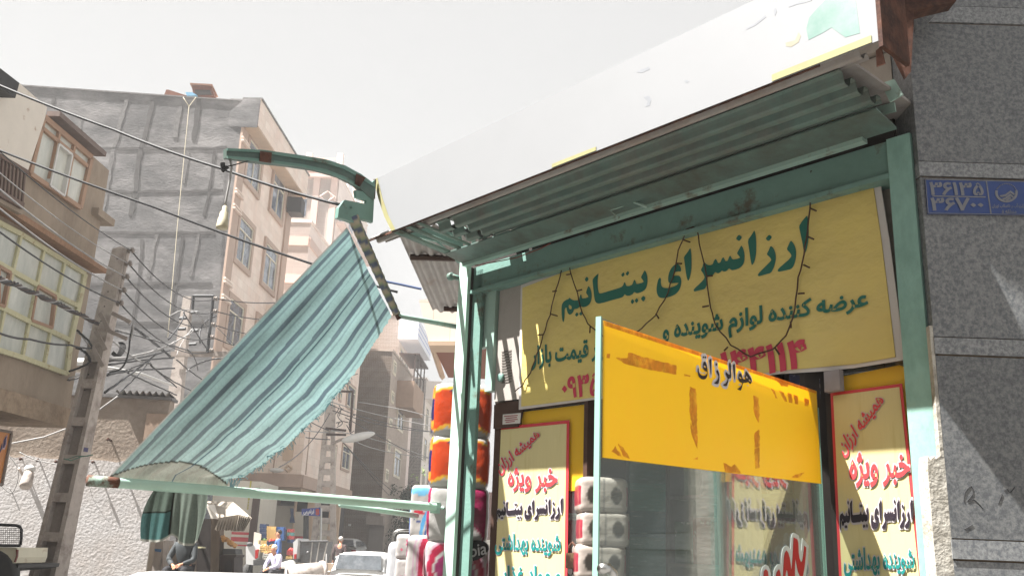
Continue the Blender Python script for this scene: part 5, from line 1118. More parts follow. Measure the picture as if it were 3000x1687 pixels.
# ---- corner building with shops
ck = P(740, 1365, 42); zSb = P(757, 1193, 42).z; zSo = P(757, 1226, 42).z
CB, CC = Plane((ck.x, ck.y), SAZ + 268, SAZ + 178), Plane((ck.x, ck.y), SAZ, 90 + SAZ)
cbt = thing('corner_building', 'travertine corner building with an overhanging first floor above shuttered shops', 'building', (ck.x - 3, ck.y + 4, 0))
uc = CC.uz(*z5f(1410, 600))[0]; zCt = P(757, 770, 42).z
w = MB(); w.pbox(CC, 0, uc, zSb, zCt, -8, 0); part('side_wall', w, m_trav, cbt)
w = MB(); w.pbox(CB, 0.0, 12, zSb, zCt, -.5, .005); part('front_wall', w, m_travx, cbt)
w = MB(); w.pbox(CB, -.06, 12, zSo, zSb, -8, .08); w.pbox(CC, 0.06, uc + .1, zSo + .01, zSb - .01, -8, .12); part('overhang_slab', w, m_trim, cbt)
w = MB(); w.pbox(CB, -.0, 12, zSo - .5, zSo, -8, -.35); w.pbox(CC, 0.35, uc - .1, zSo - .45, zSo, -8, -.25); part('lintel', w, m_soffit, cbt)
w = MB(); w.pbox(CC, 1.0, uc, 0, zSo - .5, -8, -1.3); part('ground_wall', w, mat('ground_floor_stone', c(150, 128, 110), .8, .15, 2), cbt)
m_shut = mat('roller_shutter', c(206, 200, 186), .5, .06, 3, bump=.0)
def shutter(pl, par, u0, u1, z0, z1, o, stripes=(), m=None):
    w = MB(); n = int((z1 - z0)/.11)
    for i in range(n): za = lerp(z0, z1, i/n); zb_ = lerp(z0, z1, (i + .8)/n); w.pbox(pl, u0, u1, za, zb_, o - .04, o + .01)
    w.pbox(pl, u0, u1, z0, z1, o - .06, o - .02)
    s = part('shutter', w, m or m_shut, par)
    for a, b in stripes:
        w = MB(); w.pbox(pl, u0, u1, a, b, o + .01, o + .016); part('red_stripe', w, m_pred, s)
zr1 = zSo - .5
def uB(x): return CB.uz(*z5f(x, 1000))[0]
g_ = gz(42)
shutter(CB, cbt, uB(800), uB(560), g_, zr1 - .25, -1.2)
shutter(CB, cbt, uB(915), uB(815), g_, zr1 - .5, -1.0, ((1.55 + g_, 1.66 + g_),))
shutter(CB, cbt, uB(1125), uB(1020), g_, zr1 - .9, -1.5, ((1.35 + g_, 1.42 + g_),))
w = MB()
for a, b, o in ((530, 560, -1.1), (800, 815, -.9), (915, 1020, -1.3), (1125, 1230, -1.6)): w.pbox(CB, uB(b), uB(a), 0, zr1, o - .3, o)
part('ground_pier', w, m_soffit, cbt)
w = MB(); w.pbox(CB, uB(1230), uB(500), 0, zr1, -3, -2); part('shop_recess', w, m_dark, cbt)
for (a, b, t0, t1, dk) in ((1115, 1160, 60, 350, 1), (1240, 1262, 150, 380, 0), (1310, 1395, 150, 430, 0)):
    ua, ub = CC.uz(*z5f(a, t1))[0], CC.uz(*z5f(b, t1))[0]; za, zb_ = CC.uz(*z5f((a + b)/2, t1))[1], CC.uz(*z5f((a + b)/2, t0 + 10))[1]; trim_window(CC, cbt, ua, ub, za, zb_, .12, .06)
    if not dk:
        for k in (1, 2): trim_window(CC, cbt, ua, ub, za + 3.3*k, zb_ + 3.3*k, .12, .06)
    else:
        for k in (1, 2): trim_window(CC, cbt, ua, ub, za + 3.3*k, zb_ + 3.3*k, .12, .06)
w = MB(); w.pbox(CB, CB.uz(*z5f(875, 100))[0], CB.uz(*z5f(782, 100))[0], CB.uz(*z5f(800, 325))[1], zCt, .006, .12); part('pilaster', w, m_soffit, cbt)
w = MB(); q = [CB.pick(*z5f(x, y), .05) for x, y in ((812, 368), (845, 402), (812, 438), (780, 402))]
for i in range(4): w.tube([q[i], q[(i+1) % 4]], .05, 4)
part('diamond_relief', w, m_soffit, cbt)
w = MB(); w.pbox(CB, uB(935), uB(925), zSb, zCt, .006, .06); w.pbox(CB, uB(612), uB(600), zSb, zCt, .006, .06); part('edge_strip', w, m_trim, cbt)
q = CB.pick(*z5f(695, 420), .4); w = MB(); w.ell(q, (.32, .14, .1)); w.tube([q, CB.pick(*z5f(690, 430), 0)], .03, 5); single('wall_lamp', w, m_white, 'white lamp on the front of the corner building above the shutters', 'lamp', smooth=True)
# white clad part left with red-striped shutter
wa = P(640, 1360, 38); WA = Plane((wa.x, wa.y), SAZ + 268, SAZ + 178)
wt = thing('white_clad_shop', 'low white-clad shop with red-striped shutter beside the corner building', 'shop', wa)
w = MB(); w.pbox(WA, .0, 8, 0, WA.pick(*z5f(300, 520)).z, -3, 0); part('cladding', w, mat('white_cladding', c(200, 194, 180), .6, .05, 3), wt)
s0 = MB(); ux0, ux1 = WA.uz(*z5f(455, 1100))[0], WA.uz(*z5f(255, 1100))[0]
zz_ = lambda y: WA.pick(*z5f(350, y)).z
shutter(WA, wt, ux0, ux1, gz(38), zz_(700), .04, ((zz_(1045), zz_(1020)), (zz_(1112), zz_(1070)), (zz_(1155), zz_(1140))))
w = MB(); w.pbox(WA, WA.uz(*z5f(530, 800))[0], WA.uz(*z5f(470, 800))[0], 0, zz_(590), .02, .25); part('dark_post', w, m_brownwood, wt)
w = MB(); w.pbox(WA, WA.uz(*z5f(425, 800))[0], WA.uz(*z5f(412, 800))[0], zz_(800), zz_(520), .0, .05); part('yellow_trim', w, mat('yellow_trim', c(180, 170, 80), .6), wt)

# ---- brown flank building
bb, F3, S3 = block('brown_house_block', 'narrow apartment house with plain brown flank and glazed balcony', 'apartment block', 951, 1374, 56, zat(884, 56, 990), 9, 9, mat('brown_render', c(134, 116, 100), .95, .1, 1.5, c(116, 98, 84), .8, .52, .12, .6, .01, 8), mat('light_brick', (0, 0, 0), .8, .1, 2, brick=dict(w=.25, h=.08, m=.01, c1=c(178, 164, 152), c2=c(164, 148, 136), mc=c(150, 138, 128))))
us = lambda x, y: S3.uz(*z6f(x, y))[0]
zs = lambda x, y: S3.uz(*z6f(x, y))[1]
for i, (a, b, y0, y1) in enumerate(((612, 630, 600, 490), (600, 615, 800, 710), (585, 600, 960, 900), (565, 588, 1140, 1045), (548, 570, 1350, 1255))):
    trim_window(S3, bb, .6, 1.7, zs(a, y0), zs(a, y1), .08, .04, m_wframe)
for i, (x, y0, y1) in enumerate(((655, 1000, 830), (635, 1330, 1125))):
    trim_window(S3, bb, 3.4, 6.2, zs(x, y0), zs(x, y1), .1, .05, m_wframe)
zb0, zb1 = zs(640, 840) , zs(640, 640)
w = MB(); w.pbox(S3, 2.6, 7.6, zb0, zb1, .005, 1.1); bal = part('balcony', w, mat('balcony_brown', c(150, 124, 104), .9, .12, 3), bb)
w = MB(); w.pbox(S3, 2.6, 7.6, zb1 + 1.7, zb1 + 1.78, .005, 1.3); part('balcony_roof', w, m_brownwood, bal)
w = MB()
for u in (2.65, 4.2, 5.8, 7.5): w.pbox(S3, u, u + .08, zb1, zb1 + 1.7, 1.0, 1.08)
w.pbox(S3, 2.6, 7.6, zb1 + .8, zb1 + .86, 1.0, 1.08); part('balcony_frame', w, m_brownwood, bal)
w = MB(); w.tube([F3.pt(2.9, .5, .05), F3.pt(2.85, 5.2, .05)], .09, 6); part('rusty_pipe', w, m_rust, bb)
for i, (x0, x1, y0, y1) in enumerate(((1590, 1640, 960, 1190), (1640, 1735, 950, 1190))):
    u0, u1_ = F3.uz(*z5f(x1, 1100))[0], F3.uz(*z5f(x0, 1100))[0]; shutter(F3, bb, u0, u1_, gz(56), F3.pick(*z5f(x0, y0)).z, .06, m=mat('grey_shutter', c(128, 120, 114), .6, .06, 3))
w = MB(); w.pbox(F3, F3.uz(*z5f(1750, 900))[0], F3.uz(*z5f(1580, 900))[0], F3.pick(*z5f(1600, 950)).z, F3.pick(*z5f(1600, 860)).z, .0, .5); part('door_hood', w, m_concd, bb)
w = MB(); w.pbox(F3, F3.uz(*z5f(1420, 945))[0], F3.uz(*z5f(1395, 945))[0], F3.pick(*z5f(1400, 960)).z, F3.pick(*z5f(1400, 940)).z, .0, .05); part('meter_box', w, m_white, bb)
# tiled balcony building above it
fb, F4, S4 = block('tiled_balcony_block', 'beige block with a white tiled projecting top balcony above the brown flank', 'apartment block', 966, 1374, 64, zat(792, 64, 990), 9, 9, mat('beige_stone_far', c(186, 166, 148), .8, .1, 2), m_pale1)
w = MB(); zq0, zq1 = zat(856, 64), zat(806, 64); w.pbox(S4, -.6, 7, zq0, zq1, .01, 1.4); tb_ = part('tiled_balcony', w, mat('white_tile', c(212, 216, 226), .4, .03, 3), fb)
for k in range(3): w = MB(); w.pbox(S4, -.605, 7, lerp(zq0, zq1, .25 + .25*k), lerp(zq0, zq1, .25 + .25*k) + .07, 1.4, 1.405); part('blue_line', w, mat('tile_blue', c(110, 130, 190), .4), tb_)
for u in (.6, 3.2): trim_window(S4, fb, u, u + 1.8, zq0 - 2.1, zq0 - .3, .08, .04, m_wframe)
# grey and white block further down
gw, F5, S5 = block('grey_white_block', 'narrow block with grey cement flank and white street front with paired windows', 'apartment block', 1046, 1377, 80, zat(953, 80, 1070), 9, 14, mat('grey_cement_far', c(156, 148, 142), .95, .15, 1.5, c(130, 122, 118), 1, .5, .15, .6), mat('white_stone_far', c(226, 218, 210), .7, .05, 3))
w = MB(); w.pbox(S5, -.02, 14, zat(1000, 80), zat(955, 80), .005, 1.3); part('projecting_floor', w, MATS['white_stone_far'], gw)
for k in range(4):
    for u in (1.0, 4.5): trim_window(S5, gw, u, u + 1.8, zat(1075 + k*78, 80), zat(1015 + k*78, 80), .06, .03, m_wframe)
w = MB()
for k in range(4): w.pbox(F5, .9, 1.5, zat(1075 + k*78, 80), zat(1015 + k*78, 80), 0, .03); w.pbox(F5, 2.0, 2.5, zat(1075 + k*78, 80), zat(1015 + k*78, 80), 0, .03)
# low red wall, gate
a = P(1030, 1377, 72); RW = Plane((a.x, a.y), 90, 180); w = MB(); w.pbox(RW, -1.5, 6, 0, zat(1228, 72), -.4, 0); single('red_brick_wall', w, mat('red_brown_brick', c(128, 88, 74), .9, .15, 4), 'low red-brown brick wall above the dark evergreen far down the street', 'wall')
a = P(1000, 1376, 46); RW2 = Plane((a.x, a.y), 90, 180); w = MB(); pr = [(.3, 0), (.3, 1.9), (.6, 2.2), (1.1, 2.0), (1.6, 2.3), (2.4, 2.0), (6, 2.1), (6, 0)]
w.prism([RW2.pt(u, z + 0, 0) for u, z in pr], RW2.n*-.5); single('rubble_wall', w, m_plast, 'broken white plaster wall right of the grey shutters', 'wall')

# ---- pink bay on the right above the post
a = P(1086, 861, 16); zB_ = a.z; RB = Plane((a.x, a.y), 90, 180)
rb = thing('pink_bay_house', 'pink stone bay with brown wooden soffit showing left of the corner post', 'house', a)
w = MB(); w.pprism(RB, [z1(*p) for p in ((308, 915), (345, 1080), (380, 1215), (760, 1215), (760, 860))], -.5, 0); part('bay_wall', w, m_travx, rb)
w = MB(); w.pprism(RB, [z1(*p) for p in ((372, 1205), (760, 1205), (760, 1235), (378, 1235))], -.5, .1); part('ledge', w, m_soffit, rb)
q1_, q2_ = P(*z1(405, 1235), 16.05), P(*z1(515, 1449), 19.2); q2_.z = q1_.z
w = MB(); w.hexa([q1_, q1_ + Vector((4, 0, 0)), q2_ + Vector((4, 0, 0)), q2_], [p + Vector((0, 0, .4)) for p in (q1_, q1_ + Vector((4, 0, 0)), q2_ + Vector((4, 0, 0)), q2_)]); part('soffit', w, mat('brown_soffit', c(128, 84, 68), .8, .12, 3, stretch=(1, 8, 1)), rb)
q3_ = P(*z1(395, 1215), 16.02); w = MB(); w.tube([q3_, q2_ + Vector((-.12, 0, 0))], .06, 4); part('gutter', w, m_soffit, rb)

# ---- unseen houses behind the photographer, added to cut the sky fill
for nm, lb, az_, d, wd, h in (('unseen_house', 'unseen plain low house across the street behind the viewpoint', 229, 9.5, 16, 6.2), ('unseen_house', 'unseen plain low house behind the viewpoint to the right', 165, 13, 14, 6.5)):
    p = Vector((math.sin(R(az_))*d, math.cos(R(az_))*d, 0)); pl = Plane(p, az_ + 90, az_ + 180); t = thing(nm, lb, 'house', p); w = MB(); w.pbox(pl, -wd/2, wd/2, 0, h, -6, 0); part('wall', w, m_beigew, t)
    for u in (-5, -1, 3): trim_window(pl, t, u, u + 1.6, 3.2, 4.8, .1, .05)
# ================================================================== POLES AND WIRES
def Q(z, x, y, d): return P(*z(x, y), d)
def spool(par, p, ax, m=None, r=.045):
    w = MB(); w.lathe(p - ax*.05, ax, [(0, r*.8), (.02, r), (.035, r*.45), (.05, r*.45), (.065, r), (.1, r*.8)], 10); part('insulator', w, m or mat('insulator', c(112, 102, 94), .4, .2, 8), par, True)
# pole 1: tapered concrete H-section pole leaning to the right
pt_, pb_ = Q(z3f, 1030, 235, 14.5), P(120, 1449, 14.5)
pb_ = pt_ + (pb_ - pt_)*((pt_.z)/(pt_.z - pb_.z)); pb_.z = -.05
nf = Vector((math.sin(R(190)), math.cos(R(190)), 0)); sf = Vector((math.sin(R(100)), math.cos(R(100)), 0))
def col(a, b, t, w0=.46, w1=.235, d0=.34, d1=.13):   # a across, b towards the camera, t height 0..1
    return pb_.lerp(pt_, t) + sf*(a*lerp(w0, w1, t)/2) + nf*(b*lerp(d0, d1, t)/2)
def cbox(w, a0, a1, b0, b1, t0, t1):
    return w.hexa([col(a0, b0, t0), col(a1, b0, t0), col(a1, b1, t0), col(a0, b1, t0)], [col(a0, b0, t1), col(a1, b0, t1), col(a1, b1, t1), col(a0, b1, t1)])
p1 = thing('concrete_pole', 'tall leaning concrete ladder pole with open recesses and side insulators', 'utility pole', pb_)
T = lambda z, y, x=900: (P(*z(x, y), 14.5).z - pb_.z)/(pt_.z - pb_.z)
tt0 = T(z3f, 1195, 800)
w = MB(); cbox(w, -1, 1, -1, 1, tt0, 1); k = len(w.v); tp = [col(-1, -1, 1), col(1, -1, 1), col(1, 1, 1), col(-1, 1, 1), col(0, 0, 1) + Vector((0, 0, .06))]; w.add(tp, [(0, 1, 4), (1, 2, 4), (2, 3, 4), (3, 0, 4)])
part('solid_shaft', w, m_conc, p1)
w = MB(); cbox(w, -1, -.62, -1, 1, 0, tt0); part('flange', w, m_conc, p1)
w = MB(); cbox(w, .62, 1, -1, 1, 0, tt0); part('flange', w, m_conc, p1)
w = MB(); cbox(w, -.62, .62, -.3, .15, 0, tt0); part('web', w, m_concd, p1)  # recess shade put into the web's darker concrete colour
for y in (1380,): 
    t = T(z3f, y, 780); w = MB(); cbox(w, -.62, .62, -.5, .9, t - .012, t + .012); part('rung', w, m_conc, p1)
for x, y in ((665, 235), (600, 530), (545, 830), (480, 1140)):
    t = T(z4f, y, x); w = MB(); cbox(w, -.62, .62, -.5, .92, t - .011, t + .011); part('rung', w, m_conc, p1)
w = MB()
for t in (.62, .66, .72, .76, .8, .84, .88, .94, .97): w.lathe(col(.1 if int(t*100) % 2 else -.1, 1.0, t), nf, [(-.01, .012), (.002, .012)], 6)
part('bolt_hole', w, m_dark, p1)
w = MB(); A_, B_ = Q(z3f, 1085, 225, 14.42), Q(z3f, 1003, 708, 14.42); w.tube([A_, B_], .02, 4); part('insulator_bar', w, m_conc, p1)
INS1 = []
for x, y in ((1112, 243), (1092, 355), (1067, 465), (1042, 580), (1018, 690)): p = Q(z3f, x, y, 14.4); INS1.append(p); spool(p1, p, Vector((1, 0, .15)).normalized(), None, .05)
for q in (((845, 772), (925, 925)), ((948, 772), (1105, 850)), ((808, 925), (895, 1085)), ((925, 925), (1075, 992)), ((780, 1060), (870, 1225))):
    w = MB(); a, b = Q(z3f, *q[0], 14.2), Q(z3f, *q[1], 14.2); d = (b - a).normalized(); n = Vector((0, -1, 0)).cross(d)*.03; w.prism([a + n, b + n, b - n, a - n], Vector((0, .03, 0))); part('cross_arm', w, m_concd, p1)
w = MB(); w.pprism(Plane((14.5*0, 14.1), 90, 180), [z4f(700, 437), z4f(733, 437), z4f(733, 470), z4f(700, 470)], 0, .005)
w = MB(); tl = [T(z4f, 437, 715), T(z4f, 470, 715)]; a, b, cc, d = col(1.01, -.2, tl[1]), col(1.01, .7, tl[1]), col(1.01, .7, tl[0]), col(1.01, -.2, tl[0]); w.prism([a, b, cc, d], sf*.004); part('small_sticker', w, mat('sticker_blue', c(70, 66, 104), .6, .4, 30), p1)
w = MB(); w.tube([Q(z4f, 505, 520, 14.2), Q(z4f, 560, 535, 14.2), Q(z4f, 640, 505, 14.2), Q(z4f, 735, 490, 14.25)], .008, 4); w.tube([Q(z4f, 520, 530, 14.2), Q(z4f, 600, 500, 14.2), Q(z4f, 700, 500, 14.2)], .006, 4); part('green_string', w, mat('green_string', c(90, 130, 115), .8), p1)
# street lamp behind pole 1, carried on a long white arm from pole 2
sl1 = thing('street_lamp', 'white oval street lamp head left of the leaning pole on a long thin arm', 'street lamp', Q(z3f, 700, 1210, 20))
w = MB(); ctr = Q(z3f, 700, 1215, 20); w.ell(ctr + Vector((0, 0, .03)), (.4, .2, .12)); part('head', w, m_white, sl1, True)
w = MB(); w.ell(ctr - Vector((0, 0, .07)), (.36, .17, .1)); part('lens', w, mat('lamp_lens', c(150, 140, 128), .3), sl1, True)
w = MB(); w.tube([Q(z3f, 745, 1225, 20), Q(z3f, 920, 1238, 20.5), Q(z3f, 1050, 1262, 21), Q(z3f, 1200, 1290, 22.5), Q(z3f, 1470, 1390, 25.5)], .035, 8); part('arm', w, m_white, sl1, True)
# pole 2
p2 = thing('concrete_pole', 'second concrete pole with a black bracket frame in front of the grey block', 'utility pole', Q(z3f, 1500, 1449, 26))
def hpole(par, top, bot, w0, w1, d, z0_=-.05):
    b = top + (bot - top)*((top.z - z0_)/(top.z - bot.z)); w = MB()
    w.hexa([b + Vector(v) for v in ((-w0/2, -d/2, 0), (w0/2, -d/2, 0), (w0/2, d/2, 0), (-w0/2, d/2, 0))], [top + Vector(v) for v in ((-w1/2, -d/3, 0), (w1/2, -d/3, 0), (w1/2, d/3, 0), (-w1/2, d/3, 0))]); part('shaft', w, m_conc, par)
    return b
hpole(p2, Q(z3f, 1600, 640, 26), Q(z3f, 1500, 1420, 26), .62, .22, .35)
w = MB()
for a, b in (((1645, 628), (1815, 628)), ((1812, 628), (1762, 1112)), ((1642, 628), (1634, 742))): w.tube([Q(z3f, *a, 25.7), Q(z3f, *b, 25.7)], .045, 4)
part('bracket_frame', w, m_wire, p2)
INS2 = []
for x, y in ((1832, 652), (1828, 760), (1812, 872), (1803, 980), (1797, 1092)): p = Q(z3f, x, y, 25.6); INS2.append(p); spool(p2, p, Vector((1, 0, 0)), None, .07)
w = MB(); a, b = Q(z3f, 1445, 1140, 25.7), Q(z3f, 1915, 1140, 25.7); w.hexa([a, b, b + Vector((0, .1, 0)), a + Vector((0, .1, 0))], [p + Vector((0, 0, .14)) for p in (a, b, b + Vector((0, .1, 0)), a + Vector((0, .1, 0)))]); part('cross_arm', w, m_concd, p2)
for x, y in ((1620, 770), (1525, 820), (1515, 910), (1620, 925), (1605, 1040)):
    w = MB(); q = Q(z3f, x, y, 25.6); w.tube([q, q + Vector((.2, 0, .02))], .05, 5); part('clamp', w, m_wire, p2)
# pole 3, further down the street
p3_ = thing('concrete_pole', 'slender ladder-type concrete pole in front of the corner building', 'utility pole', Q(z5f, 1170, 1300, 40))
tp3, bp3 = Q(z6f, 165, 810, 40), Q(z5f, 1155, 1100, 40)
b3 = tp3 + (bp3 - tp3)*((tp3.z)/(tp3.z - bp3.z)); 
for s in (-1, 1):
    w = MB(); A_ = b3 + Vector((s*.48, 0, 0)); B_ = tp3.lerp(b3, .18) + Vector((s*.17, 0, 0)); w.hexa([A_ + Vector(v) for v in ((-.13, -.15, 0), (.13, -.15, 0), (.13, .15, 0), (-.13, .15, 0))], [B_ + Vector(v) for v in ((-.08, -.1, 0), (.08, -.1, 0), (.08, .1, 0), (-.08, .1, 0))]); part('leg', w, m_conc, p3_)
w = MB(); w.hexa([tp3.lerp(b3, .18) + Vector(v) for v in ((-.25, -.12, 0), (.25, -.12, 0), (.25, .12, 0), (-.25, .12, 0))], [tp3 + Vector(v) for v in ((-.2, -.1, 0), (.2, -.1, 0), (.2, .1, 0), (-.2, .1, 0))]); part('head_block', w, m_conc, p3_)
for k in range(11):
    t = .25 + .068*k; cpt = tp3.lerp(b3, t); wd = lerp(.17, .48, (t - .18)/.82); w = MB(); w.box(cpt.x - wd, cpt.x + wd, cpt.y - .08, cpt.y + .08, cpt.z - .12, cpt.z + .12); part('rung', w, m_conc, p3_)
w = MB()
for a, b in (((130, 975), (275, 992)), ((135, 1018), (275, 1022)), ((185, 713), (325, 716)), ((322, 716), (305, 1000)), ((188, 713), (186, 770))): w.tube([Q(z6f, *a, 39.7), Q(z6f, *b, 39.7)], .05, 4)
part('bracket_frame', w, m_brownwood, p3_)
sl3 = thing('street_lamp', 'white flat street lamp on a short arm at the distant pole', 'street lamp', Q(z6f, 360, 1045, 39))
w = MB(); hd = Q(z6f, 360, 1038, 39); w.ell(hd, (.72, .22, .17), M3=Matrix.Rotation(R(-16), 3, 'Y')); part('head', w, m_white, sl3, True)
w = MB(); w.tube([Q(z6f, 175, 1085, 39.8), Q(z6f, 240, 1055, 39.5), Q(z6f, 320, 1042, 39)], .06, 6); part('arm', w, m_conc, sl3, True)
# line wires
for i, (sx, sy) in enumerate(((0, 425), (0, 491), (0, 540), (0, 598), (0, 671))):
    a = P(sx/S_ - 60, sy/S_ - 60*.62, 8.5); cable([a, INS1[i]], .007 + .004*(i > 1), m_wire_lt if i in (1, 2, 3) else m_wire, '%s line wire from the left edge to the leaning pole' % ('topmost', 'second', 'third', 'fourth', 'fifth')[i], sag=.08, group='line wires')
    cable([INS1[i], INS2[i]], .012, m_wire, '%s line wire between the leaning pole and the second pole' % ('topmost', 'second', 'third', 'fourth', 'lowest')[i], sag=.35, group='line wires')
    cable([INS2[i], P(900, 700 + 60*i, 39)], .016, m_wire, '%s line wire running from the second pole behind the awning' % ('topmost', 'second', 'third', 'fourth', 'lowest')[i], sag=.5, group='line wires')
cable([P(-60, 190, 5.5), P(290, 328, 5.2), P(560, 425, 4.8), P(858, 516, 4.45)], .0085, m_wire, 'thick black cable running from the upper left to the lamp holder and awning bracket', sag=.01)
cable([P(-60, 355, 6.0), P(390, 522, 6.0), P(785, 664, 6.0), P(1000, 735, 6.0)], .0085, m_wire, 'thick black cable passing below the lamp holder and behind the awning', sag=.01)
# thick bundle into pole 1
for k in range(5):
    pts = []
    for i in range(60):
        t = i/59; x, y = lerp(-30, 830, t), lerp(470, 862, t) - 14*math.sin(t*3.14); q = Q(z3f, x, y, lerp(9, 14.2, t)); a = t*38 + k*1.26; rr = .022 + .01*math.sin(t*9 + k); pts.append(q + Vector((rr*math.cos(a), 0, rr*math.sin(a))))
    w = MB(); w.tube(pts, .011 if k < 4 else .016, 5); single('bundle_strand', w, [m_wire, mat('cable_brown', c(70, 58, 52), .7, .2, 8), m_wire, m_wire_lt, MATS['cable_brown']][k], '%s strand of the twisted cable bundle leading to the leaning pole' % ('black outer', 'brown', 'black inner', 'pale grey', 'thick brown')[k], 'cable', 'twisted bundle of cables', True)
cable([Q(z3f, -30, 935, 10), Q(z3f, 250, 995, 11.5), Q(z3f, 600, 1045, 13), Q(z3f, 790, 1070, 14.3)], .014, m_wire, 'dark cable crossing in front of the cream window frames', sag=.02)
# tangle between poles
pairs = [((980, 910), (1300, 1000), (1600, 1085)), ((980, 925), (1320, 1010), (1610, 1100)), ((1120, 880), (1280, 1000), (1450, 1140)), ((1120, 890), (1300, 1030), (1460, 1160)), ((930, 1165), (1250, 1110), (1500, 1020)), ((930, 1180), (1200, 1150), (1440, 1090)),
         ((920, 1215), (1150, 1180), (1480, 1150)), ((910, 1300), (1150, 1260), (1480, 1240)), ((960, 1010), (1150, 1160), (1280, 1210)), ((1280, 1215), (1400, 1320), (1500, 1400)), ((1285, 1225), (1450, 1340), (1620, 1430)), ((1100, 1250), (1240, 1200), (1290, 1215)),
         ((580, 1330), (740, 1290), (980, 1250)), ((575, 1345), (760, 1310), (1100, 1250)), ((585, 1270), (700, 1225), (760, 1190)), ((655, 920), (740, 1000), (780, 1060)), ((650, 935), (720, 1000), (760, 1090)), ((640, 1070), (720, 1110), (760, 1180)), ((650, 1060), (740, 1120), (770, 1190)),
         ((1590, 1080), (1650, 1150), (1680, 1255)), ((1580, 1270), (1720, 1190), (1900, 1150)), ((1595, 1250), (1750, 1180), (1890, 1160)), ((1500, 1170), (1620, 1270), (1720, 1340)), ((1560, 770), (1640, 900), (1760, 1080)), ((1500, 1130), (1560, 1000), (1640, 900)),
         ((1430, 1000), (1540, 850), (1560, 760)), ((1780, 840), (1900, 950), (2000, 1060)), ((1700, 1030), (1720, 880), (1840, 800)), ((1340, 1090), (1500, 1010), (1640, 930)), ((890, 1449), (1150, 1260), (1330, 1120)), ((1020, 1440), (1180, 1290), (1320, 1110)), ((1080, 1280), (1300, 1380), (1500, 1470)), ((1440, 800), (1650, 760), (1760, 950))]
for k, pr in enumerate(pairs):
    d0, d1 = lerp(14.3, 25, max(0, (pr[0][0] - 850)/800)), lerp(14.3, 25.4, max(0, min(1.1, (pr[2][0] - 850)/800))); a, b, d = Q(z3f, *pr[0], d0), Q(z3f, *pr[1], (d0 + d1)/2), Q(z3f, *pr[2], d1)
    pts = []
    for i in range(15):
        t = i/14; pts.append(a*(1 - t)**2 + (b*2 - (a + d)*.5)*2*t*(1 - t) + d*t*t + Vector((random.uniform(-.006, .006), 0, random.uniform(-.006, .006))))
    w = MB(); w.tube(pts, random.choice((.010, .013, .017, .021)), 5); tag(single('tangled_cable', w, m_wire if k % 4 else m_wire_lt, 'one of the many loose cables tangled between the first two poles', 'cable', 'tangled cables between the poles', True))
# hanging loop bundles on pole 1
for k in range(7):
    w = MB(); x0 = 945 + k*3; pts = [Q(z3f, x0, 1120 - k*4, 14.2), Q(z3f, x0 + 30 + k*4, 1140, 14.2), Q(z3f, x0 + 62 + k*5, 1100, 14.2), Q(z3f, x0 + 75 + k*5, 1050, 14.2), Q(z3f, x0 + 60 + k*3, 1020, 14.2)]; w.tube(smoothp(pts), .005, 5)
    single('cable_loop', w, m_wire, 'short black cable loop bunched on the right side of the leaning pole', 'cable', 'cable loops on the leaning pole', True)
w = MB(); pts = [Q(z3f, *p, 14.6) for p in ((1130, 880), (1105, 980), (1095, 1080), (1070, 1180), (1020, 1250), (930, 1275))]; w.tube(smoothp(pts), .014, 6); single('cable_drop', w, m_wire, 'thick black cable bunch curving down right of the leaning pole', 'cable', None, True)
w = MB(); pts = [Q(z3f, *p, 14.55) for p in ((1130, 870), (1125, 940), (1108, 1000))]; w.tube(smoothp(pts), .016, 6); single('cable_joint', w, m_wire_lt, 'pale taped joint at the top of the cable bunch', 'cable', None, True)
# wires near pole 3
pr3 = [((140, 780), (500, 880), (880, 960), 38, 52), ((150, 800), (480, 920), (880, 1000), 38, 52), ((180, 850), (560, 960), (870, 1000), 39, 54), ((170, 990), (560, 1080), (900, 1200), 39, 60), ((240, 1060), (500, 1330), (620, 1430), 39, 52), ((250, 1070), (470, 1330), (580, 1449), 39, 52), ((330, 1060), (560, 1140), (900, 1190), 39, 60), ((270, 900), (600, 1080), (820, 1200), 39, 60),
       ((-20, 900), (60, 950), (150, 990), 36, 39.6), ((-20, 990), (60, 1000), (150, 1005), 36, 39.6), ((-10, 1040), (70, 1050), (160, 1055), 36, 39.6), ((-200, 1250), (0, 1100), (160, 870), 34, 39.6), ((360, 790), (700, 850), (880, 900), 42, 60)]
for k, (a, b, d, d0, d1) in enumerate(pr3):
    A_, B_, C2 = Q(z6f, *a, d0), Q(z6f, *b, (d0 + d1)/2), Q(z6f, *d, d1); pts = [A_*(1 - t)**2 + (B_*2 - (A_ + C2)*.5)*2*t*(1 - t) + C2*t*t for t in [i/12 for i in range(13)]]
    w = MB(); w.tube(pts, .02, 4); single('distant_wire', w, m_wire if k % 3 else m_wire_lt, 'one of the overhead wires around the distant ladder pole', 'cable', 'overhead wires at the distant pole', True)
for k in range(9):
    w = MB(); cx = 250 + random.uniform(-60, 60); cy = 880 + random.uniform(-50, 120); pts = [Q(z6f, cx + random.uniform(-45, 45), cy + random.uniform(-50, 50), 39.5) for _ in range(4)]; pts = [pts[0]*(1-t)**3 + pts[1]*3*t*(1-t)**2 + pts[2]*3*t*t*(1-t) + pts[3]*t**3 for t in [i/10 for i in range(11)]]; w.tube(pts, .018, 4)
    single('loose_wire', w, m_wire, 'one of the curled loose wires bunched at the top of the distant pole', 'cable', 'curled wires at the distant pole', True)

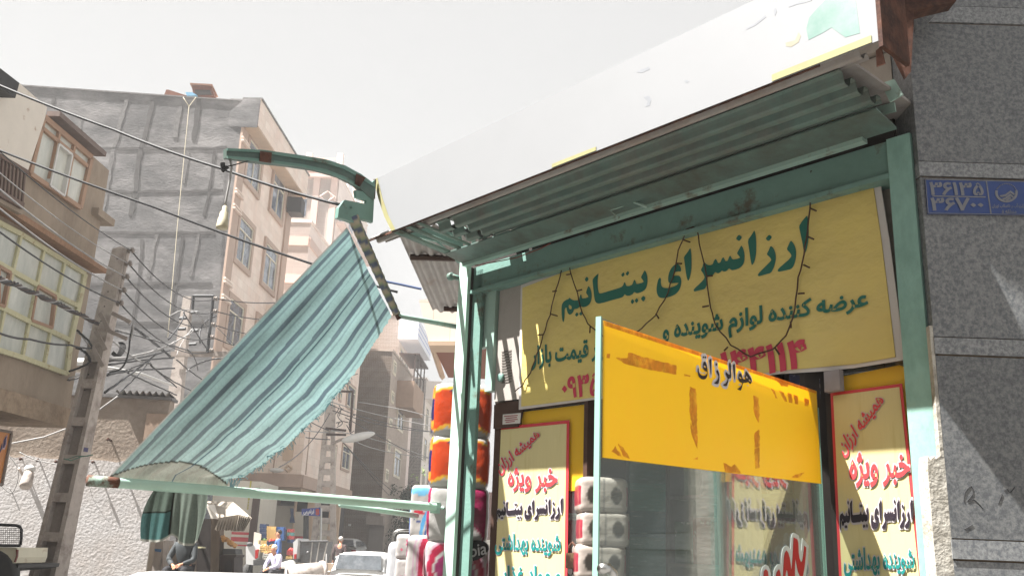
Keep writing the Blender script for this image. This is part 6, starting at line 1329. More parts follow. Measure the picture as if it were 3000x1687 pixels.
# ================================================================== VEHICLES
m_carw = mat('white_car_paint', (.5, .5, .49), .3, .04, 3, c(150, 144, 136), 2, .62, .1, .4, spec=.6)
m_cglass = mat('car_glass', (.09, .10, .11), .12, .4, 5, c(120, 122, 126), 3.2, .56, .08, .5, spec=.55)
m_tyre = mat('tyre_rubber', (.025, .024, .023), .8, .2, 10); m_bump = mat('dark_bumper', (.05, .05, .05), .6, .2, 8)
m_tail = mat('tail_lamp_red', (.35, .02, .02), .25); m_rim = mat('wheel_rim', (.45, .45, .45), .4, metal=.6)
def car(name, label, loc, az, hw, L, roof, belt, paint, plate=True, cat='car', group=None, tail=.9, hood=.9, boot=None, hr=.82):
    """loc: middle of the rear at ground; az: heading. Built from lofted sections"""
    t = thing(name, label, cat, loc, group); f = Vector((math.sin(R(az)), math.cos(R(az)), 0)); r = Vector((f.y, -f.x, 0)); o = Vector(loc)
    X = lambda a, b, z: o + r*a + f*b + Vector((0, 0, z))
    def loft(secs, n=14):
        w = MB(); k = len(w.v)
        for (b, zb0, zt0, h, rd) in secs:
            pr = []
            for i in range(n):
                s = i/(n - 1); a = math.pi*(s); pr.append((-math.cos(a), math.sin(a)))
            for cx, sy in pr:
                e = 4.5; l = (abs(cx)**e + abs(sy)**e)**(1/e); w.v.append(X(cx/l*h, b, zb0 + (zt0 - zb0)*sy/l))
        m = len(secs)
        for i in range(m - 1):
            for j in range(n - 1): w.f.append((i*n + j, i*n + j + 1, (i+1)*n + j + 1, (i+1)*n + j))
        w.f.append(tuple(range(n))); w.f.append(tuple((m-1)*n + j for j in reversed(range(n))))
        return w
    bt = belt; zb_ = .28
    if boot is None: boot = .0
    w = loft([(.0, zb_, bt - .06, hw*.93, 0), (.06, zb_ - .04, bt, hw*.98, 0), (boot + .2, zb_ - .05, bt + .03, hw, 0), (L*.5, zb_ - .06, bt + .03, hw, 0), (L - hood, zb_ - .05, bt + .02, hw*.99, 0), (L - .25, zb_ - .03, bt - .08, hw*.95, 0), (L, zb_, bt - .2, hw*.86, 0)]); body = part('body', w, paint, t, True)
    ga = boot + .02; w = loft([(ga, bt - .12, bt + .05, hw*.93, 0), (ga + .12, bt - .1, roof - .22, hw*.88, 0), (ga + tail*.4, bt - .1, roof - .02, hw*hr, 0), (L*.45, bt - .1, roof, hw*hr, 0), (L - hood - .7, bt - .1, roof - .04, hw*(hr - .02), 0), (L - hood + .05, bt - .1, bt + .06, hw*.9, 0)]); part('cabin', w, paint, t, True)
    # rear window
    zr0, zr1_ = bt + .06, roof - .09; b0, b1 = ga - .01, ga + tail*.32
    w = MB(); q = [X(-hw*.76, b0 + .02, zr0), X(hw*.76, b0 + .02, zr0), X(hw*(hr - .16), b1, zr1_), X(-hw*(hr - .16), b1, zr1_)]; w.prism(q, -f*.03); rw_ = part('rear_window', w, m_cglass, t)
    w = MB(); w.tube(q + [q[0]], .014, 5); part('seal', w, m_chrome, rw_)
    for s in (-1, 1):
        w = MB(); q = [X(s*hw*.925, ga + .35, bt + .06), X(s*hw*.925, L*.44, bt + .06), X(s*hw*(hr + .005), L*.44, roof - .14), X(s*hw*(hr + .005), ga + tail*.55, roof - .14)]; w.prism(q, r*s*.012); part('side_window', w, m_cglass, t)
        w = MB(); q = [X(s*hw*.925, L*.46, bt + .06), X(s*hw*.92, L - hood - .2, bt + .06), X(s*hw*(hr), L - hood - .75, roof - .16), X(s*hw*(hr + .005), L*.46, roof - .14)]; w.prism(q, r*s*.012); part('side_window', w, m_cglass, t)
        w = MB(); w.hexa([X(s*hw*.9, -.01, bt - .36), X(s*hw*.62, -.01, bt - .36), X(s*hw*.62, .05, bt - .36), X(s*hw*.9, .05, bt - .36)], [X(s*hw*.9, .0, bt - .14), X(s*hw*.62, .0, bt - .14), X(s*hw*.62, .06, bt - .14), X(s*hw*.9, .06, bt - .14)]); part('tail_lamp', w, m_tail, t)
        for b in (.75, L - .8):
            w = MB(); w.lathe(X(s*(hw - .19), b, .3), r*s, [(0, .27), (.02, .3), (.16, .3), (.18, .27)], 20); wh = part('wheel', w, m_tyre, t, True)
            w = MB(); w.lathe(X(s*(hw - .02), b, .3), r*s, [(0, .17), (.015, .16)], 16); part('rim', w, m_rim, wh, True)
    w = MB(); w.hexa([X(-hw*.96, -.1, .36), X(hw*.96, -.1, .36), X(hw*.96, .05, .36), X(-hw*.96, .05, .36)], [X(-hw*.96, -.1, .5), X(hw*.96, -.1, .5), X(hw*.96, .05, .5), X(-hw*.96, .05, .5)]); part('rear_bumper', w, m_bump, t)
    if plate:
        w = MB(); w.hexa([X(-.27, -.03, bt - .42), X(.27, -.03, bt - .42), X(.27, .02, bt - .42), X(-.27, .02, bt - .42)], [X(-.27, -.03, bt - .28), X(.27, -.03, bt - .28), X(.27, .02, bt - .28), X(-.27, .02, bt - .28)]); part('number_plate', w, m_white, t)
    return t, X
p = P(915, 1386, 26.5); car('parked_hatchback', 'white hatchback seen from behind in the middle of the street', (p.x + .02, 25.6, gz(25.6)), 3, .80, 3.9, p.z - gz(25.6), .90, m_carw, tail=.42, hr=.86)
p = P(860, 1370, 52); van, X_ = car('white_minivan', 'white minivan seen from behind, farther away next to the walking man', (p.x, 52, gz(52)), 3, .86, 3.6, P(860, 1352, 52).z - gz(52), 1.15, m_carw, cat='van', tail=.5, hood=.6)
p = P(425, 1437, 7.2); car('near_car', 'white car roof at the very bottom edge under the awning', (p.x - .1, 6.3, 0), 88, .8, 4.1, p.z + .012, .85, m_carw, tail=.9, hr=.80)
nc = bpy.data.objects.get('near_car'); nc.location = (P(200, 1437, 7).x, 7.3, 0)
# pickup at the left edge: tubular rail, mesh and cream load bed
pk_ = thing('pickup_truck', 'cream pickup bed with black tubular mesh rail cut by the left edge', 'pickup truck', P(20, 1449, 13))
TP = Plane((0, 13.0), 90, 180)
w = MB(); w.tube([TP.pick(*z4f(x, y), 0) for x, y in ((-400, 1035), (0, 1042), (130, 1048), (158, 1058), (170, 1082), (168, 1150), (160, 1205))], .02, 8); w.tube([TP.pick(*z4f(-400, 1205)), TP.pick(*z4f(160, 1207))], .02, 8); rl = part('rail', w, m_wire, pk_, True)
w = MB()
for i in range(24): w.tube([TP.pick(*z4f(-230 + i*17, 1070), .0), TP.pick(*z4f(-230 + i*17, 1205), 0)], .0035, 4)
for i in range(9): w.tube([TP.pick(*z4f(-400, 1070 + i*16), .01), TP.pick(*z4f(163, 1070 + i*16), .01)], .0035, 4)
part('mesh', w, m_wire_lt, rl)
w = MB(); w.pprism(TP, [z4f(-500, 1215), z4f(135, 1222), z4f(128, 1300), z4f(110, 1345), z4f(-500, 1380)], -.9, -.02); part('load_bed', w, mat('cream_truck_paint', c(206, 200, 176), .4, .08, 3, c(150, 110, 80), 4, .64, .06, .7), pk_)
w = MB(); w.pprism(TP, [z4f(125, 1235), z4f(140, 1240), z4f(136, 1290), z4f(118, 1340), z4f(110, 1335), z4f(126, 1285)], -.03, .0); part('tail_lamp', w, mat('lamp_brown', c(110, 50, 40), .4), pk_)
w = MB(); w.pprism(TP, [z4f(-500, 1385), z4f(105, 1350), z4f(150, 1355), z4f(140, 1385), z4f(60, 1400), z4f(-500, 1449)], -1.3, -.1); part('chassis', w, m_bump, pk_)
w = MB(); wc = TP.pick(*z4f(-60, 1440), -.1); w.lathe(wc + Vector((0, .1, 0)), Vector((0, -1, 0)), [(0, .3), (.02, .33), (.2, .33), (.22, .3)], 20); part('wheel', w, m_tyre, pk_, True)

# produce pickup with its crates
dpk = 33.0; PKP = Plane((0, dpk), 90, 180)
pu = thing('produce_pickup', 'pale pickup truck parked rear-on and loaded with crates of vegetables', 'pickup truck', P(735, 1449, dpk + 2))
def pz(x, y, o=0): return PKP.pick(*z5f(x, y), o)
gz33 = gz(33)
w = MB(); w.pprism(PKP, [z5f(*p) for p in ((398, 1160), (470, 1140), (520, 1190), (505, 1290), (470, 1340), (400, 1330))], -2.2, .0); part('side_body', w, m_carw, pu)
w = MB(); w.pprism(PKP, [z5f(*p) for p in ((478, 1020), (545, 1040), (540, 1160), (470, 1150))], -1.0, -.9); part('side_flap', w, mat('flap_grey', c(190, 182, 170), .6, .1, 4), pu)
w = MB(); w.pprism(PKP, [z5f(*p) for p in ((470, 1290), (900, 1280), (900, 1310), (655, 1330), (470, 1345))], -1.5, .1); part('tailgate', w, m_bump, pu)
w = MB(); w.pprism(PKP, [z5f(*p) for p in ((858, 1120), (900, 1080), (905, 1120), (885, 1310), (860, 1310))], -2.0, -.02); part('side_body', w, m_carw, pu)
for q, o in ((((490, 1195), (522, 1185), (512, 1270), (488, 1280)), .03), (((868, 1235), (890, 1232), (886, 1290), (866, 1292)), .03)): w = MB(); w.pprism(PKP, [z5f(*p) for p in q], -.05, o); part('tail_lamp', w, m_tail, pu)
for x, o in ((418, -.6), (850, -.3)):
    w = MB(); c_ = pz(x, 1340, o); c_.z = gz33 + .36; w.lathe(c_, Vector((1, 0, 0)), [(-.1, .33), (-.07, .36), (.09, .36), (.11, .33)], 22); wh = part('wheel', w, m_tyre, pu, True); w = MB(); w.lathe(c_ - Vector((.115, 0, 0)), Vector((1, 0, 0)), [(0, .18), (.01, .18)], 16); part('rim', w, m_rim, wh, True)
w = MB(); w.ell(pz(437, 1137, .0), (.12, .07, .075)); part('wing_mirror', w, m_bump, pu, True)
w = MB(); w.pprism(PKP, [z5f(*p) for p in ((640, 985), (850, 1000), (870, 1120), (640, 1120))], -2.8, -2.6); w.pprism(PKP, [z5f(*p) for p in ((520, 1110), (880, 1110), (880, 1290), (520, 1290))], -2.5, -2.0); part('dark_load_bay', w, m_dark, pu)
def crate(x0, x1, y0, y1, o, m, lab, fill=None):
    A, B = pz(x0, y1, o), pz(x1, y0, o); dx = B.x - A.x; t = thing('produce_crate', lab, 'crate', ((A.x + B.x)/2, A.y, A.z), 'crates on the produce pickup')
    w = MB(); hz_ = B.z - A.z
    for k in range(3): w.box(A.x, B.x, A.y, A.y + .02, A.z + hz_*(k/3), A.z + hz_*(k/3 + .24))
    w.box(A.x, A.x + .02, A.y + .021, A.y + .4, A.z, B.z); w.box(B.x - .02, B.x, A.y + .021, A.y + .4, A.z, B.z); w.box(A.x + .021, B.x - .021, A.y + .38, A.y + .4, A.z, B.z); w.box(A.x + .021, B.x - .021, A.y + .021, A.y + .379, A.z + .005, A.z + .02)
    for xx in (A.x - .005, B.x - .025): w.box(xx, xx + .03, A.y - .006, A.y, A.z, B.z)
    part('slats', w, m, t)
    if fill:
        w = MB()
        for k in range(26): w.ell((random.uniform(A.x + .05, B.x - .05), A.y + random.uniform(.04, .3), B.z - .02 + random.uniform(-.02, .05)), (random.uniform(.03, .05),)*3, 7, 5)
        part('produce', w, fill, t, True)
m_cb_, m_cy, m_cbl = mat('crate_navy', c(44, 60, 92), .7, .2, 6), mat('crate_wood', c(190, 160, 104), .8, .15, 8), mat('crate_blue', c(60, 96, 150), .7, .2, 6)
m_tom, m_grn, m_oni, m_pot = mat('tomato_red', c(176, 40, 34), .4, .2, 6), mat('leaf_green', c(70, 96, 40), .7, .3, 9), mat('onion_tan', c(196, 150, 96), .6, .2, 9), mat('potato_brown', c(160, 120, 74), .8, .2, 9)
pos = ('top', 'second', 'third', 'fourth', 'bottom')
for k in range(4): crate(532, 598, 942 + k*42, 980 + k*42, -1.2, m_cb_, '%s navy crate in the left stack on the produce pickup' % pos[k if k < 3 else 4])
for k in range(4): crate(602, 690, 965 + k*37, 999 + k*37, -1.1, m_cy, '%s yellow wooden crate in the middle stack on the produce pickup' % pos[k if k < 3 else 4])
for k in range(3): crate(694, 765, 970 + k*44, 1010 + k*44, -1.2, m_cbl, '%s blue crate in the stack behind the standing man' % pos[k if k < 2 else 4])
for k, (m__, f_, l) in enumerate(((mat('crate_red', c(150, 60, 60), .7), None, 'red'), (mat('crate_teal', c(70, 120, 116), .7), m_grn, 'teal'), (MATS['crate_red'], m_tom, 'lower red'), (m_cb_, m_grn, 'dark green-filled'))): crate(802, 850, 990 + k*34, 1020 + k*34, -1.3, m__, '%s small crate in the right stack on the produce pickup' % l, f_)
crate(520, 600, 1100, 1135, -.9, m_cy, 'crate of green leaves under the navy stack', m_grn)
crate(605, 685, 1108, 1140, -.8, m_cb_, 'crate of tomatoes under the yellow stack', m_tom)
crate(530, 600, 1155, 1215, -.3, m_cy, 'brown crate of onions at the open back, left one', m_oni); crate(602, 690, 1160, 1218, -.3, m_cy, 'brown crate of potatoes at the open back, right one', m_pot)
crate(795, 862, 1195, 1240, -.2, MATS['crate_red'], 'red crate at the back right of the pickup', m_tom); crate(785, 850, 1255, 1300, -.2, m_cy, 'low crate of onions under the red crate', m_oni)
crate(560, 650, 1225, 1285, -.1, mat('crate_white', c(190, 186, 176), .6), 'white crate of vegetables on the tailgate', m_pot)

# rubbish container
dc = 33.5; a, b = Q(z5f, 905, 1370, dc), Q(z5f, 1196, 1110, dc)
rc = thing('rubbish_container', 'large dented grey steel rubbish container beside the produce pickup', 'rubbish container', ((a.x + b.x)/2, dc, gz(dc)))
m_bin = mat('dented_grey_steel', c(112, 114, 116), .5, .2, 3, c(84, 78, 74), 4, .56, .1, .8, .03, 4, metal=.2)
z0_, z1b = gz(dc) + .16, b.z
w = MB(); w.hexa([(a.x + .1, dc, z0_), (b.x - .22, dc, z0_), (b.x - .22, dc + 1, z0_), (a.x + .1, dc + 1, z0_)], [(a.x - .02, dc - .1, z1b - .05), (b.x, dc - .1, z1b), (b.x, dc + 1.1, z1b), (a.x - .02, dc + 1.1, z1b - .05)]); part('tub', w, m_bin, rc)
w = MB()
for t in (.0, .47, .72, 1): xa, xb = lerp(a.x + .1, b.x - .22, t), lerp(a.x - .02, b.x, t); w.hexa([(xa - .02, dc - .03, z0_), (xa + .02, dc - .03, z0_), (xa + .02, dc + .01, z0_), (xa - .02, dc + .01, z0_)], [(xb - .02, dc - .13, z1b - .04), (xb + .02, dc - .13, z1b - .04), (xb + .02, dc - .09, z1b - .04), (xb - .02, dc - .09, z1b - .04)])
part('stiffener', w, mat('bin_edge', c(170, 166, 160), .5, .2, 6, metal=.2), rc)
w = MB(); w.tube([(a.x - .05, dc - .12, z1b - .04), (b.x + .03, dc - .12, z1b + .01)], .035, 6); part('rim', w, m_bump, rc)
w = MB(); w.lathe(((a.x*.66 + b.x*.34), dc - .1, lerp(z0_, z1b, .72)), (0, -1, 0), [(0, .05), (.08, .05), (.1, .02)], 8); part('side_pin', w, m_bin, rc)
for x in (a.x + .3, b.x - .4): w = MB(); w.lathe((x - .04, dc + .2, gz(dc) + .09), (1, 0, 0), [(0, .09), (.07, .09)], 12); part('castor', w, m_tyre, rc, True)
# concrete pipe
w = MB(); w.tube([Q(z5f, 800, 1440, 29), Q(z5f, 1150, 1410, 29.5)], .3, 20); w.tube([Q(z5f, 1125, 1412, 29.45), Q(z5f, 1155, 1410, 29.5)], .34, 20); single('concrete_pipe', w, m_conc, 'thick concrete pipe lying on the road in front of the rubbish container', 'pipe', smooth=True)
w = MB(); q = Q(z5f, 1232, 1385, 33); w.box(q.x - .28, q.x + .28, q.y, q.y + .4, gz(33), q.z + .2); single('cardboard_box', w, mat('cardboard', c(170, 150, 130), .9), 'small pale box on the ground right of the rubbish container', 'box')
w = MB(); w.tube([Q(z5f, 1182, 1230, 33), Q(z5f, 1178, 1400, 33)], .02, 5); w.tube([Q(z5f, 1165, 1402, 33), Q(z5f, 1215, 1402, 33)], .02, 5); single('white_stand', w, m_white, 'thin white pole stand right of the rubbish container', 'stand')
q = Q(z5f, 808, 1380, 30.5); w = MB(); w.ell(q, (.36, .3, .26)); 
for i, v in enumerate(w.v): v += Vector((noise.noise(v*5)*.1, 0, noise.noise(v*7)*.08))
single('rubbish_bag', w, mat('grey_bag', c(150, 148, 142), .5, .2, 6, bump=.02, bs=12), 'crumpled grey bag beside the seated man', 'bag', smooth=True)
# street sign
p = Plane((0, 39.0), 92, 182); sn = thing('street_sign', 'blue street name sign with white Persian writing in front of the corner shops', 'sign', Q(z5f, 1030, 830, 39))
w = MB(); w.pprism(p, [z5f(940, 795), z5f(1122, 780), z5f(1120, 866), z5f(940, 858)], -.03, 0); part('panel', w, mat('sign_navy', c(40, 54, 128), .5), sn)
write('street_name', 'ابراهیمی', p, [z5f(960, 848), z5f(1060, 850), z5f(1060, 800), z5f(960, 798)], .01, mat('sign_text', (.72, .72, .74), .5), sn, .03)
w = MB()
for x, y in ((1095, 810), (1095, 838)): w.lathe(p.pick(*z5f(x, y), .004), p.n, [(0, .08), (.01, .08)], 10)
part('emblem', w, m_tail, sn)
w = MB(); w.pprism(p, [z5f(945, 850), z5f(1010, 850), z5f(1010, 856), z5f(945, 855)], .004, .01); part('small_text_bar', w, MATS['sign_text'], sn)
w = MB(); w.tube([p.pick(*z5f(1130, 790), -.05), p.pick(*z5f(1125, 1100), -.05)], .05, 6); part('post', w, m_chrome, sn)
w = MB(); w.tube([Q(z5f, 985, 860, 40), Q(z5f, 982, 1105, 40)], .12, 6); single('dark_post', w, m_bump, 'dark post below the blue street sign', 'post')
w = MB(); w.pprism(Plane((0, 39.5), 90, 180), [z5f(*q) for q in ((828, 790), (862, 790), (860, 850), (875, 930), (822, 928), (835, 860))], -.04, 0); single('hanging_cloth', w, mat('navy_cloth', c(44, 56, 84), .8), 'narrow dark blue cloth hanging in front of the corner shops', 'cloth')
w = MB(); w.pprism(Plane((0, 39.5), 90, 180), [z5f(*q) for q in ((556, 765), (574, 770), (548, 925), (515, 920))], -.04, 0); single('white_pennant', w, mat('white_cloth', c(196, 192, 190), .8), 'slanting white cloth strip beside the dark shop post', 'cloth')

# ================================================================== GREENGROCER STALL UNDER THE AWNING
ds = 20.0; SP = Plane((0, ds), 92, 182)
sa = thing('stall_awning', 'small beige canvas awning with frayed fringe over the greengrocer stall', 'awning', SP.pick(*z5f(150, 850)))
m_canvas = mat('beige_canvas', c(150, 140, 128), .9, .12, 5, c(196, 188, 174), 2, .55, .15, .6, trans=.2)
w = MB(); w.quad(SP.pick(*z5f(0, 720), -.1), SP.pick(*z5f(270, 725), -1.2), SP.pick(*z5f(330, 850), .3), SP.pick(*z5f(140, 880), .6)); w.quad(SP.pick(*z5f(270, 725), -1.2), SP.pick(*z5f(300, 745), -1.2), SP.pick(*z5f(455, 880), .3), SP.pick(*z5f(330, 850), .3)); part('canvas_top', w, m_canvas, sa)
w = MB(); n = 46; top_ = [SP.pick(*z5f(lerp(140, 330, i/n), lerp(880, 852, i/n)), .6 - .3*i/n) for i in range(n + 1)]; bot_ = [SP.pick(*z5f(lerp(92, 300, i/n), lerp(1000, 1008, i/n) + random.uniform(-7, 7)), .62 - .3*i/n + .05*math.sin(i)) for i in range(n + 1)]
w.add(top_ + bot_, [(i, i+1, n+2+i, n+1+i) for i in range(n)]); part('front_valance', w, m_canvas, sa)
w = MB(); n = 30; top_ = [SP.pick(*z5f(lerp(330, 455, i/n), lerp(852, 882, i/n)), .3 + .1*math.sin(i*1.3)) for i in range(n + 1)]; bot_ = [SP.pick(*z5f(lerp(300, 385, i/n), lerp(1008, 1010, i/n) + random.uniform(-5, 5)), .3 + .12*math.sin(i*1.3)) for i in range(n + 1)]
w.add(top_ + bot_, [(i, i+1, n+2+i, n+1+i) for i in range(n)]); part('side_valance', w, m_canvas, sa)
w = MB(); w.pprism(SP, [z5f(*q) for q in ((5, 745), (130, 880), (118, 895), (60, 885), (15, 770))], .0, .62); part('end_flap', w, mat('pale_flap', c(206, 200, 190), .9), sa)
stall = thing('market_stall', 'dark wooden greengrocer stall hut with pale posts under the beige awning', 'stall', SP.pick(*z5f(0, 1400)))
w = MB(); w.pprism(SP, [z5f(*q) for q in ((-280, 900), (60, 890), (60, 1700), (-280, 1700))], -1.4, -1.3); part('back_panel', w, m_dark, stall)
for i, (x0, x1, y0) in enumerate(((60, 118, 890), (-345, -270, 1150), (-180, -120, 1150), (118, 145, 900))):
    w = MB(); w.pprism(SP, [z5f(x0, y0), z5f(x1, y0), z5f(x1 - 10, 1700), z5f(x0 - 10, 1700)], -.3, -.1 + .03*i); part('post', w, mat('grey_wood', c(120, 108, 96), .9, .25, 5, c(80, 70, 62), 5, .55, .1, .7, stretch=(3, 3, .5)), stall)
w = MB(); w.pprism(SP, [z4f(*q) for q in ((1120, 1160), (1290, 1165), (1290, 1600), (1090, 1600))], -.9, -.3); part('side_board', w, mat('pale_plank', c(160, 150, 142), .9, .2, 4, c(90, 90, 96), 3, .6, .08, .8, stretch=(4, 4, .5)), stall)
w = MB(); w.pprism(SP, [z4f(*q) for q in ((1220, 1230), (1275, 1235), (1270, 1258), (1225, 1252))], -.29, -.27); part('blue_tape', w, mat('tape_blue', c(70, 110, 150), .6), stall)
w = MB(); w.pprism(SP, [z4f(*q) for q in ((1520, 1215), (1590, 1218), (1590, 1228), (1520, 1228))], -.6, -.3); part('shelf_edge', w, m_oldf, stall)
cn = thing('dark_cabinet', 'dark wooden cabinet with arched panel under the heap of onions', 'cabinet', SP.pick(*z5f(220, 1400)))
w = MB(); w.pprism(SP, [z5f(*q) for q in ((140, 1240), (305, 1240), (300, 1260), (285, 1270), (280, 1700), (150, 1700), (150, 1262))], -.5, .1); part('body', w, mat('dark_wood', c(44, 34, 30), .6, .3, 8), cn)
w = MB(); w.pprism(SP, [z5f(*q) for q in ((195, 1430), (190, 1340), (215, 1295), (245, 1290), (262, 1330), (260, 1430))], .1, .12); part('arched_panel', w, mat('darker_wood', c(26, 20, 18), .6), cn)
oc = thing('onion_crate', 'dark crate heaped with onions on top of the cabinet', 'crate', SP.pick(*z5f(230, 1240)))
w = MB(); w.pprism(SP, [z5f(*q) for q in ((175, 1180), (295, 1185), (300, 1238), (172, 1238))], -.4, .08); part('crate_box', w, m_bump, oc)
w = MB()
for k in range(90): t = random.random(); q = SP.pick(*z5f(lerp(165, 300, t) + random.uniform(-8, 8), lerp(1060, 1150, t) + random.uniform(-10, 30)), random.uniform(-.4, .05)); w.ell(q, (.035, .035, .03), 7, 5)
part('onions', w, m_oni, oc, True)
w = MB(); w.pprism(SP, [z5f(*q) for q in ((188, 1115), (215, 1118), (210, 1150), (186, 1148))], .1, .11); single('price_card', w, m_white, 'small white price card stuck in the onions', 'card')
# ================================================================== PEOPLE
m_skin = mat('skin', c(186, 132, 104), .6, .05, 8); m_hairw = mat('grey_hair', c(190, 184, 176), .8, .1, 20); m_haird = mat('dark_hair', c(40, 32, 28), .8)
def skinned(nodes, edges, mt, name, parent, lvl=2):
    """nodes: list of (Vector, rx, ry); first node is the root"""
    me = bpy.data.meshes.new('tmp'); me.from_pydata([n[0] for n in nodes], edges, []); ob = bpy.data.objects.new('tmp', me); COL.objects.link(ob)
    md = ob.modifiers.new('s', 'SKIN'); sd_ = ob.modifiers.new('d', 'SUBSURF'); sd_.levels = lvl; sd_.render_levels = lvl
    sv = me.skin_vertices[0].data
    for i, n in enumerate(nodes): sv[i].radius = (n[1], n[2] if len(n) > 2 else n[1]); sv[i].use_root = (i == 0)
    dg = bpy.context.evaluated_depsgraph_get(); m2 = bpy.data.meshes.new_from_object(ob.evaluated_get(dg)); bpy.data.objects.remove(ob); bpy.data.meshes.remove(me)
    w = MB(); w.add([v.co.copy() for v in m2.vertices], [tuple(p.vertices) for p in m2.polygons]); bpy.data.meshes.remove(m2)
    return part(name, w, mt, parent, True)
def person(label, base, az, J, shirt, trous, hair, bald=False, shoes=m_bump, face=True):
    """J: joint dict in local metres (x right of the person, y forward, z up)"""
    t = thing('person', label, 'person', base); f = Vector((math.sin(R(az)), math.cos(R(az)), 0)); r = Vector((f.y, -f.x, 0)); b = Vector(base)
    X = lambda p: b + r*p[0] + f*p[1] + Vector((0, 0, p[2]))
    N = {}; nodes = []; edges = []
    def nd(k, p, a, bb=None): N[k] = len(nodes); nodes.append((X(p), a, bb or a))
    nd('pel', J['pel'], .13, .11); nd('waist', J['waist'], .125, .10); nd('chest', J['chest'], .15, .11); nd('neck0', J['neck'], .06); hd = Vector(J['head'])
    nd('neck1', (hd - Vector((0, .0, .10))), .055); nd('head', hd, .078, .092); nd('crown', hd + Vector((0, -.01, .085)), .06, .07)
    E_ = [('pel', 'waist'), ('waist', 'chest'), ('chest', 'neck0'), ('neck0', 'neck1'), ('neck1', 'head'), ('head', 'crown')]
    for s, q in ((-1, 'l'), (1, 'r')):
        nd('sh' + q, J['sh' + q], .058); nd('el' + q, J['el' + q], .042); nd('wr' + q, J['wr' + q], .028); w_ = Vector(J['wr' + q]); e_ = Vector(J['el' + q]); d = (w_ - e_).normalized(); nd('pa' + q, w_ + d*.055, .034, .02)
        E_ += [('chest', 'sh' + q), ('sh' + q, 'el' + q), ('el' + q, 'wr' + q), ('wr' + q, 'pa' + q)]
        sdv = d.cross(Vector((0, 1, .3))).normalized()
        for k, (off, ln) in enumerate(((-.027, .06), (-.009, .075), (.009, .07), (.027, .055))): nd('f%s%d' % (q, k), w_ + d*(.075) + sdv*off, .009); nd('g%s%d' % (q, k), w_ + d*(.075 + ln) + sdv*off*1.2 + Vector((0, -.01, -.012)), .0075); E_ += [('pa' + q, 'f%s%d' % (q, k)), ('f%s%d' % (q, k), 'g%s%d' % (q, k))]
        nd('th' + q, w_ + d*.05 + sdv*(.045*s), .009); E_.append(('pa' + q, 'th' + q))
        nd('hp' + q, J['hp' + q], .085); nd('kn' + q, J['kn' + q], .058); nd('an' + q, J['an' + q], .04); nd('to' + q, J['to' + q], .038, .03); E_ += [('pel', 'hp' + q), ('hp' + q, 'kn' + q), ('kn' + q, 'an' + q), ('an' + q, 'to' + q)]
    skinned(nodes, [(N[a], N[b_]) for a, b_ in E_], m_skin, 'body', t)
    # clothes: same skeleton, wider
    def cl(keys, es, grow, nm, mt):
        ks = {k: i for i, k in enumerate(keys)}; ns = [(nodes[N[k]][0], nodes[N[k]][1] + grow, nodes[N[k]][2] + grow) for k in keys]; skinned(ns, [(ks[a], ks[b_]) for a, b_ in es], mt, nm, t)
    cl(['pel', 'waist', 'chest', 'shl', 'ell', 'wrl', 'shr', 'elr', 'wrr', 'neck0'], [('pel', 'waist'), ('waist', 'chest'), ('chest', 'shl'), ('shl', 'ell'), ('ell', 'wrl'), ('chest', 'shr'), ('shr', 'elr'), ('elr', 'wrr'), ('chest', 'neck0')], .017, 'shirt', shirt)
    cl(['pel', 'hpl', 'knl', 'anl', 'hpr', 'knr', 'anr'], [('pel', 'hpl'), ('hpl', 'knl'), ('knl', 'anl'), ('pel', 'hpr'), ('hpr', 'knr'), ('knr', 'anr')], .02, 'trousers', trous)
    for q in 'lr': w = MB(); a_, b_ = X(J['an' + q]), X(J['to' + q]); w.tube([a_ - Vector((0, 0, .02)) - (b_ - a_)*.3, a_ - Vector((0, 0, .02)), b_, b_ + (b_ - a_)*.2], [.04, .055, .048, .03], 8); part('shoe', w, shoes, t, True)
    H = X(hd); rot = Matrix((r, f, Vector((0, 0, 1)))).transposed()
    w = MB(); w.ell(H + f*-.028 + Vector((0, 0, .045 if bald else .05)), (.09, .085, .06 if bald else .085), 16, 9, rot); part('hair', w, hair, t, True)
    for s in (-1, 1): w = MB(); w.ell(H + r*s*.09 + Vector((0, 0, -.01)), (.012, .02, .03), 8, 6, rot); part('ear', w, m_skin, t, True)
    if face:
        for s in (-1, 1): w = MB(); w.ell(H + r*s*.032 + f*.086 + Vector((0, 0, .01)), (.013, .006, .008), 8, 5, rot); part('eye', w, m_haird, t, True)
        w = MB(); w.ell(H + f*.102 + Vector((0, 0, -.018)), (.013, .018, .025), 8, 6, rot); part('nose', w, m_skin, t, True)
        w = MB(); w.ell(H + f*.088 + Vector((0, 0, -.055)), (.026, .007, .007), 8, 5, rot); part('mouth', w, mat('lips', c(150, 90, 80), .6), t, True)
    return t, X, rot
def stand(h=1.0, stride=.12, arms=0):
    return {'pel': (0, 0, .95*h), 'waist': (0, 0, 1.1*h), 'chest': (0, 0, 1.33*h), 'neck': (0, .0, 1.49*h), 'head': (0, .02, 1.64*h), 'shl': (-.19, 0, 1.42*h), 'ell': (-.24, -.03, 1.14*h), 'wrl': (-.25, .05, .9*h), 'shr': (.19, 0, 1.42*h), 'elr': (.24, -.05, 1.14*h), 'wrr': (.25, .0, .9*h),
            'hpl': (-.1, 0, .9*h), 'knl': (-.11, stride, .5*h), 'anl': (-.11, stride*.9, .09), 'tol': (-.12, stride*.9 + .15, .04), 'hpr': (.1, 0, .9*h), 'knr': (.11, -stride*.2, .5*h), 'anr': (.11, -stride*1.4, .11), 'tor': (.12, -stride*1.4 + .14, .04)}
